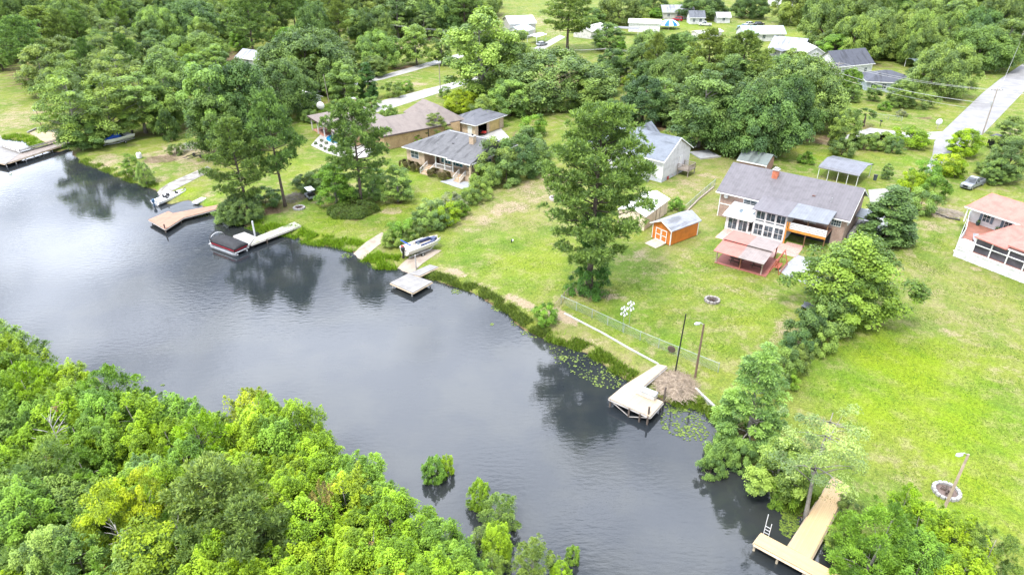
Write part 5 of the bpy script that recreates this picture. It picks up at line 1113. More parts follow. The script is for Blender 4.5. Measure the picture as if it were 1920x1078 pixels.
# ------------------------------------------------------------------ cars
def car(label, u, v, rz, col, kind='car', name=None, L=4.6):
    x, y = P(u, v); t = thing(name or {'car': 'parked_car', 'pickup': 'pickup_truck', 'suv': 'parked_car'}[kind], label, 'truck' if kind == 'pickup' else 'car', x, y, G+.01, rz); W = .92
    pm = mat('paint_%s' % '_'.join(str(int(c*100)) for c in col), col, .25, tuple(c*.93 for c in col), 1, metal=.3, spec=.6, bmp=0)
    h2 = {'car': 1.42, 'pickup': 1.8, 'suv': 1.75}[kind]; hb = {'car': .85, 'pickup': 1.05, 'suv': 1.05}[kind]
    lo = [(-L/2, .35), (-L/2, hb*.92), (-L/2+.15, hb), (L/2-.75, hb*.98), (L/2-.1, hb*.85), (L/2, hb*.6), (L/2, .35)]
    rings = []
    for s, ins in ((-1, .06), (-.94, 0), (.94, 0), (1, .06)): rings.append([(px_*(1-ins*.3), s*W, pz_-(ins*.6 if pz_ > .6 else 0)) for px_, pz_ in lo])
    body = MB().loft(rings).build('body', pm, t)
    if kind == 'pickup':
        c0, c1 = -.55, 1.35
        MB().box(-L/2+.12, c0-.15, -.74, .74, hb-.02, hb+.012).build('cargo_bed', BLK, t)
        for s in (-1, 1): MB().box(-L/2+.08, c0, s*.82-.07, s*.82+.07, hb-.03, hb+.10).build('bed_side', pm, t)
        MB().box(-L/2+.02, -L/2+.12, -.85, .85, hb-.4, hb+.10).build('tailgate', pm, t)
    elif kind == 'suv': c0, c1 = -L/2+.1, 1.25
    else: c0, c1 = -L/2+.55, 1.15
    ro = [(c0, hb-.02), (c0+.28, h2), (c1-.75, h2), (c1, hb-.02)]
    MB().loft([[(px_+(0 if pz_ < hb+.05 else 0), s*(.84 if pz_ < hb+.05 else .66), pz_) for px_, pz_ in ro] for s in (-1, 1)]).build('cabin', mat_glass('car_glass', (.02, .025, .03)), t)
    MB().slab([(c0+.24, -.67, h2+.04), (c1-.70, -.67, h2+.04), (c1-.70, .67, h2+.04), (c0+.24, .67, h2+.04)], .06).build('roof', pm, t)
    mb = MB()
    for s in (-1, 1):
        mb.bar((c1-.02, s*.83, hb), (c1-.73, s*.66, h2), .04, 4).bar((c0+.02, s*.83, hb), (c0+.26, s*.66, h2), .06, 4).bar(((c0+c1)/2-.05, s*.845, hb), ((c0+c1)/2-.1, s*.67, h2), .04, 4)
    mb.build('pillars', pm, t)
    for s in (-1, 1):
        MB().box(L/2-.12, L/2+.012, s*.66-.18, s*.66+.18, hb*.62, hb*.8).build('headlight', STEEL, t)
        MB().box(c1-.35, c1-.2, s*.95-.1, s*.95+.1, hb+.02, hb+.17).build('mirror', BLK, t)
        for xx in (-L/2+.85, L/2-.85):
            w_ = MB().lathe([(.2, -.12), (.35, -.11), (.35, .11), (.2, .12)], 14, (xx, s*.83, .35), 1).build('wheel', BLK, t); MB().lathe([(.03, -.13), (.2, -.125), (.2, .125), (.03, .13)], 10, (xx, s*.83, .35), 1).build('rim', STEEL, w_)
    MB().box(L/2-.08, L/2+.014, -.42, .42, hb*.42, hb*.78).build('grille', BLK, t)
    return t
def hd(u1, v1, u2, v2): a = P(u1, v1); b = P(u2, v2); return math.atan2(b[1]-a[1], b[0]-a[0])
car('silver pickup truck parked on the grass near the red-roofed house', 1822, 350, hd(1842, 338, 1803, 354), (.27, .29, .32), 'pickup', L=5.6)
car('white car with dark windows beside the light grey house', 1290, 274, hd(1283, 268, 1297, 278), (.72, .72, .72), 'suv')
car('dark car beyond the house in the left woods', 219, 32, .3, (.05, .07, .10)); car('red car behind the striped canopy', 1270, 40, 2.6, (.45, .02, .04), 'suv')
car('white pickup truck in front of the far white cottages', 1322, 49, 2.9, (.72, .72, .73), 'pickup', L=5.4); car('white car at the right end of the far lawn', 1406, 48, .4, (.70, .71, .72)); car('blue and white car partly hidden by the far lawn roof', 1393, 53, 2.7, (.30, .42, .60))
car('black car at the far right of the far lawn group', 1423, 48, .3, (.04, .045, .05)); car('white car in the back yard among trees', 790, 64, .2, (.72, .72, .72)); car('silver car under the white canopy lane', 1016, 86, .8, (.35, .37, .40)); car('dark car parked inside the dark lean-to by the road', 1724, 131, .7, (.08, .10, .14))
def golf_cart(label, u, v, rz, m, top, s=1.0):
    x, y = P(u, v); t = thing('golf_cart', label, 'golf cart', x, y, G+.01, rz); t.scale = (s, s, s)
    MB().extr([(-1.2, .35), (-1.2, .75), (-.3, .75), (-.25, .42), (.5, .42), (.6, .85), (1.2, .7), (1.25, .35)], 1, -.58, .58).build('body', m, t)
    for xx in (-.55, -1.15): MB().box(xx, xx+.5, -.55, .55, .76, .86).box(xx-.08, xx+.02, -.55, .55, .8, 1.25).build('seat', BLK if top is not BLK else NAVY, t)
    MB().box(-1.35, .75, -.62, .62, 1.82, 1.88).build('canopy', top, t)
    for xx in (-1.25, .65):
        for sy in (-.55, .55): MB().bar((xx, sy, .6), (xx, sy, 1.82), .03).build('post', BLK, t)
    for xx in (-.8, .85):
        for sy in (-.55, .55): MB().lathe([(.1, -.1), (.24, -.09), (.24, .09), (.1, .1)], 12, (xx, sy, .24), 1).build('wheel', BLK, t)
    MB().bar((.45, .2, .8), (.25, .2, 1.1), .03).build('steering_column', BLK, t)
golf_cart('black golf cart with dark roof parked near the road', 1864, 276, hd(1850, 278, 1880, 270), BLK, mat('dark_canopy', (.07, .07, .075), .5), 1.35)
golf_cart('golf cart with white roof beside the tall straight pine', 582, 372, hd(590, 383, 572, 366), mat('grey_body', (.30, .32, .34), .4), WHITE)
for u, v in ((597, 384), ): 
    x, y = P(u, v); t = thing('garden_chair', 'black lawn chair in front of the white-roofed golf cart', 'chair', x, y, G, -.6)
    MB().box(-.3, .3, -.3, .3, .36, .42).slab([(-.3, .3, .42), (.3, .3, .42), (.3, .5, 1.0), (-.3, .5, 1.0)], .05).build('seat', BLK, t)
    for sx in (-.26, .26):
        for sy in (-.26, .26): MB().box(sx-.03, sx+.03, sy-.03, sy+.03, 0, .36).build('leg', BLK, t)
for k, (u, v, lab) in enumerate([(1452, 14, 'white camper at the left of the top right row'), (1470, 18, 'white camper in the middle of the top right row'), (1490, 15, 'white camper at the right of the top right row')]):
    x, y = P(u, v); t = thing('camper', lab, 'camper', x, y, G, .2+.15*k)
    MB().box(-3.5, 3.5, -1.25, 1.25, .6, 3.1).build('body', WB, t, bevel=.18); MB().box(-2.5, -1.2, -1.28, -1.255, 1.6, 2.4).box(.8, 2.4, -1.28, -1.255, 1.6, 2.4).build('window', GLASS, t)
    for xx in (-.6, .5): MB().lathe([(.2, -.12), (.36, -.1), (.36, .1), (.2, .12)], 12, (xx, -1.1, .36), 1).build('wheel', BLK, t)
# ------------------------------------------------------------------ poles and wires
PW = mat('grey_pole_wood', (.36, .32, .28), .9, (.27, .24, .21)); PB = mat('brown_pole_wood', (.17, .11, .08), .9)
def pole(label, u, v, h, m=PW, r=.15, lean=(0, 0), arms=0, lamp=None, name='utility_pole', cat='pole'):
    x, y = P(u, v); z = gzf(x, y); t = thing(name, label, cat, x, y, z, 0)
    top = Vector((lean[0], lean[1], h)); MB().bar((0, 0, -.5), top, r, 8, r*.7).build('post', m, t)
    for k in range(arms):
        z_ = h-.35-k*.9; c = top*(z_/h); MB().box(c.x-1.25, c.x+1.25, c.y-.07, c.y+.07, z_-.06, z_+.06).build('cross_arm', m, t)
        for xx in (-1.15, -.45, .45, 1.15): MB().lathe([(.05, 0), (.07, .06), (.04, .16)], 8, (c.x+xx, c.y, z_+.06)).build('insulator', mat('insulator_glass', (.10, .12, .13), .3), t)
    if arms > 0 and h > 9: MB().bar((top.x*.75-.3, top.y*.75, h*.68), (top.x*.8-.3, top.y*.8, h*.76), .22, 10).build('transformer', mat('grey_transformer', (.38, .39, .40), .5), t)
    if lamp:
        dx, dy = lamp; MB().tube([top-Vector((0, 0, .1)), top+Vector((dx*.5, dy*.5, .22)), top+Vector((dx, dy, .18))], .045).build('lamp_arm', STEEL, t)
        MB(T(top.x+dx, top.y+dy, h+.12, math.atan2(dy, dx))).lathe([(.03, -.35), (.14, -.25), (.17, .1), (.06, .3)], 10, (0, 0, 0), 0).build('lamp_head', mat('lamp_grey', (.55, .58, .62), .4), t)
    return (x+lean[0], y+lean[1], z+h)
pole('brown lamp pole standing by the brush pile', 1303, 708, 6.7, PB, .13, (.1, .2), lamp=(-.75, -.1), name='lamp_pole', cat='lamp'); pole('black leaning pole beside the tan dock, without a lamp', 1266, 696, 7.2, BLK, .09, (.35, .3), name='pole')
pole('tan wooden lamp pole rising beside the stone fire ring', 1766, 962, 6.4, mat('tan_pole_wood', (.46, .36, .27), .9), .14, (.25, .2), lamp=(-.9, -.2), name='lamp_pole', cat='lamp'); pole('short lamp pole by the sand pad at left', 80, 244, 4.3, PB, .09, lamp=(-.4, 0), name='lamp_pole', cat='lamp')
A1 = pole('wooden utility pole with wires above the back trees', 655, 80, 9, PW, .16, arms=1); pole('grey lamp post beside the concrete drive', 826, 176, 7.9, PW, .14, lamp=(-.5, 0), name='lamp_pole', cat='lamp'); A2 = pole('plain grey pole behind the covered patio hedge', 617, 192, 7.0, PW, .12, (-.5, 0))
A3 = pole('leaning utility pole in the shrubs behind the great round oak', 1133, 150, 9, PW, .16, (-.3, 0), arms=1); pole('white slim pole in the scrub field', 1516, 76, 8.5, mat('white_pole', (.66, .65, .63)), .13, (.8, 0)); pole('white leaning pole behind the dark blue gabled roof', 1624, 108, 10, mat('white_pole', (.66, .65, .63)), .14, (1.4, 0)); pole('short pale pole in the roadside thicket', 1848, 92, 5.5, mat('white_pole', (.66, .65, .63)), .12, (.4, 0))
A4 = pole('tall utility pole with cross arm rising from the lime bushes at the road', 1838, 264, 11.0, PW, .17, (.3, .6), arms=1)
A5 = pole('far utility pole at the road bend', 1905, 100, 9, PW, .16, arms=1); A6 = pole('utility pole among trees in the middle back', 1560, 178, 8.5, PW, .15, arms=1)
def wire(label, a, b, sag=.8, r=.028, m=None, group=None):
    a = Vector(a); b = Vector(b); o = MB(Matrix.Translation(-a)); pts = []
    for i in range(17):
        t = i/16; p = a.lerp(b, t); p.z -= sag*4*t*(1-t); pts.append(p)
    w_ = o.tube(pts, r, 4).build('power_line', m or mat('wire_grey', (.45, .45, .44), .5)); w_.location = a; tag(w_, label, 'cable', group)
def off(p, dx, dz=-.3): return (p[0]+dx, p[1], p[2]+dz)
far_l = (*P(455, 35, 8), 8); far_m = (*P(900, 62, 8), 8)
for dx, lab in ((-1.1, 'left'), (1.1, 'right')):
    wire('power line from the back utility pole toward the left woods, %s strand' % ('nearer' if dx < 0 else 'farther'), off(A1, dx), (far_l[0]+dx, far_l[1], far_l[2])); wire('power line from the back utility pole toward the poplar, %s strand' % ('nearer' if dx < 0 else 'farther'), off(A1, dx), (far_m[0], far_m[1]+dx, far_m[2]))
    wire('power line from the leaning utility pole to the middle back pole, %s strand' % ('nearer' if dx < 0 else 'farther'), off(A3, dx), off(A6, dx)); wire('power line from the leaning utility pole past the great round oak, %s strand' % ('nearer' if dx < 0 else 'farther'), off(A3, dx), (*P(965+dx*3, 86, 8), 8))
    wire('power line across the road lawn to the tall utility pole, %s strand' % ('nearer' if dx < 0 else 'farther'), off(A6, dx), off(A4, dx), 1.0); wire('power line from the tall utility pole off to the right edge, %s strand' % ('nearer' if dx < 0 else 'farther'), off(A4, dx), (*P(2050, 176+dx*3, 9), 9))
wire('thick low service cable crossing the road lawn', (A6[0], A6[1], A6[2]-2.6), (A4[0], A4[1], A4[2]-3.2), 1.0, .045); wire('power line running down the road to the far pole', off(A4, .45), off(A5, .45), 1.2)
wire('lowest thin cable across the road lawn', (A6[0], A6[1], A6[2]-3.8), (A4[0], A4[1], A4[2]-4.6), 1.0)
# ------------------------------------------------------------------ wire fences
GALV = mat('fence_steel', (.42, .48, .45), .5, metal=.3)
def chain_fence(label, px, h=1.2, m=None):
    m = m or GALV; P0 = P(*px[0]); t = thing('wire_fence', label, 'fence', P0[0], P0[1], 0); top = MB(); net = MB()
    for a, b in zip(px, px[1:]):
        a = P(*a); b = P(*b); L = math.dist(a, b); n = max(1, round(L/2.8)); d = ((b[0]-a[0])/L, (b[1]-a[1])/L)
        q = lambda s, z: (a[0]-P0[0]+d[0]*s, a[1]-P0[1]+d[1]*s, G+z)
        top.bar(q(0, h), q(L, h), .03, 5)
        for k in range(n+1):
            if k == n and b != P(*px[-1]): continue
            MB().bar(q(L*k/n, -.3), q(L*k/n, h+.08), .045, 6).build('post', m, t)
        s = 0
        while s < L:
            e = min(L, s+h); net.bar(q(s, .03), q(e, .03+(e-s)), .008, 3).bar(q(s, h), q(e, h-(e-s)), .008, 3); s += .22
    top.build('top_rail', m, t); net.build('netting', m, t)
chain_fence('galvanised wire fence between the lawn and the white seawall cap', [(1052,570),(1110,596),(1200,638),(1270,667),(1346,698)])
chain_fence('short brownish wire fence meeting the ivy-clad pine', [(1040,584),(1058,562),(1074,546)], 1.1, mat('rusty_wire', (.26, .20, .16), .8)); chain_fence('wire fence behind the orange shed up to the brick house', [(1284,398),(1312,372),(1340,348)], 1.2); chain_fence('low wire fence on the road lawn', [(1640,222),(1690,228)], 1.1)
x, y = P(1258, 664); wl = thing('fence_ornament', 'round woven brown disc hung on the wire fence', 'ornament', x, y, G+.75, -.5)
MB().lathe([(.02, -.12), (.3, -.1), (.42, -.04), (.3, -.07)], 16, (0, 0, 0), 1).build('disc', mat('woven_brown', (.22, .13, .10)), wl); MB().lathe([(.40, -.14), (.46, -.06), (.40, -.02)], 16, (0, 0, 0), 1).build('rim', mat('dark_rim', (.1, .07, .06)), wl)
# gourd racks
for k, (u, v, lab) in enumerate(((1167, 622, 'left-hand rack of white gourd bird houses on a thin pole'), (1179, 612, 'right-hand rack of white gourd bird houses on a thin pole'))):
    x, y = P(u, v); t = thing('gourd_rack', lab, 'bird house', x, y, G); MB().bar((0, 0, -.3), (0, 0, 3.6), .03).build('pole', STEEL, t)
    arm = MB()
    for z in (3.45, 2.75): arm.bar((-.32, 0, z), (.32, 0, z), .02).bar((0, -.32, z), (0, .32, z), .02)
    arm.build('arm', STEEL, t)
    for z in (3.45, 2.75):
        for dx, dy in ((.32, 0), (-.32, 0), (0, .32), (0, -.32)): MB().lathe([(.02, -.02), (.05, -.1), (.12, -.22), (.135, -.31), (.07, -.39), (.02, -.41)], 10, (dx, dy, z)).build('gourd', WHITE, t)
# fire rings
def fire_ring(label, u, v, r, m, n, s, inner):
    x, y = P(u, v); t = thing('fire_pit', label, 'fire pit', x, y, G); rr = random.Random(int(u))
    for k in range(n):
        a = 2*math.pi*k/n; MB(T(r*math.cos(a), r*math.sin(a), 0, a)).box(-s*.5*rr.uniform(.8, 1.1), s*.5, -math.pi*r/n*.88, math.pi*r/n*.88, -.05, s*rr.uniform(.75, 1.05)).build('stone', m, t, bevel=.03)
    MB().lathe([(r-s*.4, .0), (r-s*.4, .05), (.1, .09)], 14).build('ash_bed', inner, t)
    mb = MB()
    for k in range(7): a = rr.uniform(0, 6.28); mb.bar((-r*.5*math.cos(a), -r*.5*math.sin(a), .1+.03*k), (r*.5*math.cos(a), r*.5*math.sin(a), .14+.04*k), .05)
    mb.build('charred_logs', mat('charred_wood', (.10, .07, .055)), t)
STN = mat('grey_stone', (.36, .35, .345), .9, (.34, .33, .32), 3); SDK = mat('dark_ash', (.09, .08, .075), .95)
fire_ring('rough stone fire ring on the lawn in front of the pavilion', 1335, 564, .85, mat('rough_rock', (.36, .33, .31), .9, (.18, .16, .15), 3), 13, .3, SDK); fire_ring('pale block fire ring with reddish ash beside the golf cart', 561, 391, .85, STN, 14, .32, mat('red_ash', (.26, .12, .09))); fire_ring('pale stone fire ring behind the tan lamp pole', 1774, 922, 1.0, STN, 16, .3, mat('brown_ash', (.17, .12, .10)))
# brush piles
def brush(label, u, v, ru, rv, h, n, col, name='brush_pile', ln=1.3):
    c = P(u, v); rx = math.dist(c, P(u+ru, v)); ry = math.dist(c, P(u, v-rv)); rr = random.Random(int(u)); mb = MB(); z = gzf(*c)
    for k in range(n):
        a = rr.uniform(0, 6.28); q = math.sqrt(rr.random()); x, y = rx*q*math.cos(a), ry*q*math.sin(a); zz = h*(1-q*q)*rr.random()+.05; t = rr.uniform(0, 6.28); e = rr.uniform(-.3, .5); l = rr.uniform(.4, 1)*ln
        mb.bar((x, y, zz), (x+l*math.cos(t), y+l*math.sin(t), max(.02, zz+l*e*.5)), rr.uniform(.012, .03), 3, .006)
    o = mb.build(name, mat('twigs_%d' % int(u), col, .95, tuple(c_*.6 for c_ in col), 2)); o.location = (c[0], c[1], z); tag(o, label, 'brush')
brush('big tan brush heap beside the tan dock', 1266, 722, 37, 25, .5, 2200, (.46, .37, .28)); brush('grey stick heap between pine trunk and golf cart', 552, 372, 18, 8, .9, 420, (.30, .26, .23)); brush('pale brush and rubble strip beyond the holly', 1775, 400, 30, 8, .35, 420, (.46, .40, .35)); brush('grey heap of cut branches by the empty boat trailer', 352, 278, 22, 8, .8, 500, (.40, .38, .36)); brush('brown dry twigs at the shore by the white tank', 300, 300, 30, 6, .5, 350, (.28, .20, .14))
# small things
def small(name, label, cat, u, v, build, rz=0): x, y = P(u, v); t = thing(name, label, cat, x, y, gzf(x, y), rz); build(t); return t
small('water_tank', 'small white tank on the bare bank near the saplings', 'tank', 262, 297, lambda t: (MB().lathe([(.3, 0), (.5, .1), (.52, .9), (.4, 1.15), (.1, 1.22)], 16).build('tank', WHITE, t), MB().lathe([(.12, 1.22), (.12, 1.3)], 10).build('cap', BLK, t)))
small('mailbox', 'black mailbox on a post beside the side road', 'mailbox', 1650, 237, lambda t: (MB().box(-.06, .06, -.06, .06, -.2, 1.1).build('post', BLK, t), MB().extr([(-.16, 1.1), (.16, 1.1), (.16, 1.28), (.08, 1.38), (-.08, 1.38), (-.16, 1.28)], 1, -.32, .32).build('box', BLK, t)))
small('satellite_dish', 'white satellite dish on the lawn by the road junction', 'satellite dish', 1757, 242, lambda t: (MB().lathe([(.05, 0), (.45, .1), (.75, .3), (.7, .32), (.4, .15), (.05, .05)], 16, (0, -.3, 1.6), 1).build('bowl', WHITE, t), MB().bar((0, 0, -.2), (0, -.1, 1.6), .05).build('mast', STEEL, t)))
small('tyre_post', 'small dark post with white top in the middle of the mown yard', 'post', 959, 455, lambda t: (MB().box(-.08, .08, -.08, .08, -.2, .55).build('post', BLK, t), MB().box(.08, .3, -.1, .1, .3, .5).build('marker', WHITE, t)))
small('planter_ring', 'round pale ring of blocks half behind the tallest pine', 'planter', 1040, 374, lambda t: (MB().lathe([(.75, 0), (.95, 0), (.95, .4), (.75, .4), (.74, .1)], 18).build('ring', mat('pinkish_block', (.52, .45, .43)), t), MB().lathe([(.74, .1), (.1, .2)], 14).build('soil', SDK, t)))
small('tree_planter', 'square grey paved ring around a tree trunk beside the light grey house', 'planter', 1321, 291, lambda t: (MB().box(-2.2, 2.2, -2.2, 2.2, -.1, .22).build('paving', CONCG, t), MB().box(-2.35, 2.35, -2.35, -2.2, -.1, .3).build('kerb', CONC, t)), .3)
small('trash_bin', 'dark bin at the far corner of the carport', 'bin', 1640, 338, lambda t: (MB().lathe([(.28, 0), (.34, .95)], 10).build('bin', mat('dark_bin', (.06, .08, .10)), t), MB().lathe([(.37, .95), (.36, 1.02), (.1, 1.08)], 10).build('lid', BLK, t)))
small('garden_table', 'white round garden table under the covered patio', 'table', 603, 243, lambda t: (MB().lathe([(.6, .70), (.6, .75), (.05, .76)], 16).build('tabletop', WHITE, t), MB().bar((0, 0, 0), (0, 0, .70), .06).build('leg', WHITE, t)))
small('bench', 'grey weathered bench beside the white-blossom bush', 'bench', 1515, 583, lambda t: (MB().box(-.9, .9, -.3, .3, .42, .48).box(-.9, .9, .28, .34, .48, .95).build('seat', mat('slate_wood', (.16, .17, .20)), t), MB().box(-.8, -.7, -.28, .28, 0, .42).build('leg', BLK, t), MB().box(.7, .8, -.28, .28, 0, .42).build('leg', BLK, t)), -.9)
small('deck_bucket', 'white round tub below the deck corner of the red-roofed house', 'tub', 1793, 478, lambda t: (MB().lathe([(.35, 0), (.5, .6), (.46, .6), (.4, .1)], 14).build('tub', WHITE, t), MB().lathe([(.50, .56), (.53, .58), (.50, .62)], 14).build('rim', TRIM, t)))
# ------------------------------------------------------------------ reeds along the bank, lily pads, weeds
def blades(name, pts, hmin, hmax, col, seed, wd=.05, spread=.5):
    rng = np.random.default_rng(seed); n = len(pts); p = np.array(pts); h = rng.uniform(hmin, hmax, n)
    th = rng.random(n)*6.28; w_ = np.stack([np.cos(th), np.sin(th), 0*th], -1)*wd*(.6+.8*rng.random(n))[:, None]
    ln = np.stack([rng.normal(size=n)*spread*h, rng.normal(size=n)*spread*h, h], -1)
    V = np.stack([p-w_, p+w_, p+ln*.6+w_*.7, p+ln], 1).reshape(-1, 3)
    me = npmesh(name, V, np.arange(4*n).reshape(n, 4), 4); a = me.attributes.new('tint', 'FLOAT', 'FACE'); a.data.foreach_set('value', (1+.25*rng.normal(size=n)).astype(np.float32)); me.materials.append(LEAF)
    o = bpy.data.objects.new(name, me); COL.objects.link(o); o.color = (*col, 1); o['kind'] = 'stuff'; return o
rg = random.Random(8)
def along(px, w0, w1, n, zf=None):
    out = []; seg = [(P(*a, .1), P(*b, .1)) for a, b in zip(px, px[1:])]; Ls = [math.dist(*s) for s in seg]
    for _ in range(n):
        (a, b) = rg.choices(seg, Ls)[0]; t = rg.random(); L = math.dist(a, b); d = rg.uniform(w0, w1)
        nx_, ny_ = -(b[1]-a[1])/L, (b[0]-a[0])/L; out.append((a[0]+(b[0]-a[0])*t+nx_*d, a[1]+(b[1]-a[1])*t+ny_*d))
    arr = np.array(out); z = np.maximum(gz(arr[:, 0], arr[:, 1]), -.15)-.02
    cl_ = np.sin(arr[:, 0]*1.9+np.sin(arr[:, 1]*1.3)*2)+np.sin(arr[:, 1]*2.3)
    k = cl_+.7*np.random.default_rng(4).normal(size=len(cl_)) > -.15; return np.column_stack([arr, z])[k].tolist()
blades('bank_reeds', along([(800,519),(850,533),(905,554),(950,584),(985,612),(1020,632)], -.4, 1.2, 9000), .2, .62, (.115,.165,.040), 1)
blades('shore_grass', along([(424,412),(470,426),(505,437),(548,441),(575,455),(640,463),(664,470)], -.7, 2.2, 12000)+along([(678,487),(705,502),(745,503)], -.5, 2.8, 5000)+along([(0,259),(45,264),(64,278)], -.4, 2.2, 3000), .22, .7, (.165,.275,.022), 2)
blades('shore_weeds', along([(1020,636),(1060,646),(1100,661),(1150,694),(1180,713)], -.4, 1.4, 6000)+along([(150,303),(200,322),(245,341),(290,353)], -.4, 1.2, 4000)+along([(1425,880),(1452,930),(1490,960),(1540,985),(1560,1030)], -.6, 2.6, 9000)+along([(1262,757),(1318,768),(1345,792),(1350,830),(1392,862)], -.4, 1.2, 5000), .2, .6, (.13,.20,.030), 3)
# weeds and coarse tufts over the lawns
rt_ = np.random.default_rng(9); tp = []
for px, n in (([(1500,660),(1700,480),(1930,560),(1930,1010),(1800,960),(1640,890),(1480,740)], 26000), ([(1080,575),(1130,520),(1300,470),(1470,540),(1480,640),(1350,685)], 13000), ([(830,470),(990,350),(1060,400),(1080,540),(990,555),(880,510)], 11000), ([(500,420),(600,385),(740,345),(780,400),(700,440),(560,440)], 8000), ([(1650,470),(1760,410),(1790,520),(1690,520)], 4000)):
    pl = np.array([P(*q) for q in px]); a_, b_ = pl.min(0), pl.max(0); q = a_+(b_-a_)*rt_.random((n*2, 2)); k = sdist(q[:, 0], q[:, 1], pl) < 0
    q = q[k & (np.sin(q[:, 0]*.8+2*np.sin(q[:, 1]*.5))+np.sin(q[:, 1]*.9)+rt_.normal(size=len(q))*.8 > .1)]; tp.append(np.column_stack([q, np.full(len(q), G-.02)]))
blades('lawn_tufts', np.concatenate(tp).tolist(), .05, .17, (.085,.160,.012), 12, .035, .9)
LILY = leaf_mat(); LILY.name = 'lily_pads'
def lily(pts_px, n, seed, col):
    rng = np.random.default_rng(seed); V, F, Tn = [], [], []
    for u, v, ru, rv, m_ in pts_px:
        for _ in range(m_):
            a = rng.random()*6.28; q = math.sqrt(rng.random()); x, y = P(u+ru*q*math.cos(a), v+rv*q*math.sin(a), 0); r = rng.uniform(.05, .13); tl = rng.normal(size=2)*.08; o = len(V); ph = rng.random()*6.28
            if gzf(x, y) > .05: continue
            V += [(x+r*math.cos(ph+t), y+r*math.sin(ph+t), .02+.02*rng.random()+max(0, r*(tl[0]*math.cos(t)+tl[1]*math.sin(t)))) for t in np.arange(6)*1.047]; F.append([o+i for i in range(6)]); Tn.append(1+.3*rng.normal())
    me = npmesh('lily_pads', np.array(V), np.array(F), 6); a = me.attributes.new('tint', 'FLOAT', 'FACE'); a.data.foreach_set('value', np.array(Tn, np.float32)); me.materials.append(LEAF)
    o = bpy.data.objects.new('lily_pads', me); COL.objects.link(o); o.color = (*col, 1); o['kind'] = 'stuff'
lily([(856,547,10,5,40),(930,577,9,7,70),(970,590,10,6,30),(965,606,8,5,20),(1000,622,24,12,70),(1065,662,42,22,100),(1110,688,44,26,130),(1140,712,32,18,100),(922,608,4,2,12),(1056,672,8,5,40)], 0, 1, (.15,.20,.065))
lily([(1280,790,42,28,220),(1300,812,30,16,120),(1270,762,26,12,80),(1480,985,18,22,200),(1475,960,10,16,90),(410,398,20,8,120),(380,402,16,6,70),(305,722,3,1.5,8),(260,735,4,3,14),(650,480,10,5,40),(20,328,4,2,12)], 0, 2, (.14,.195,.05))
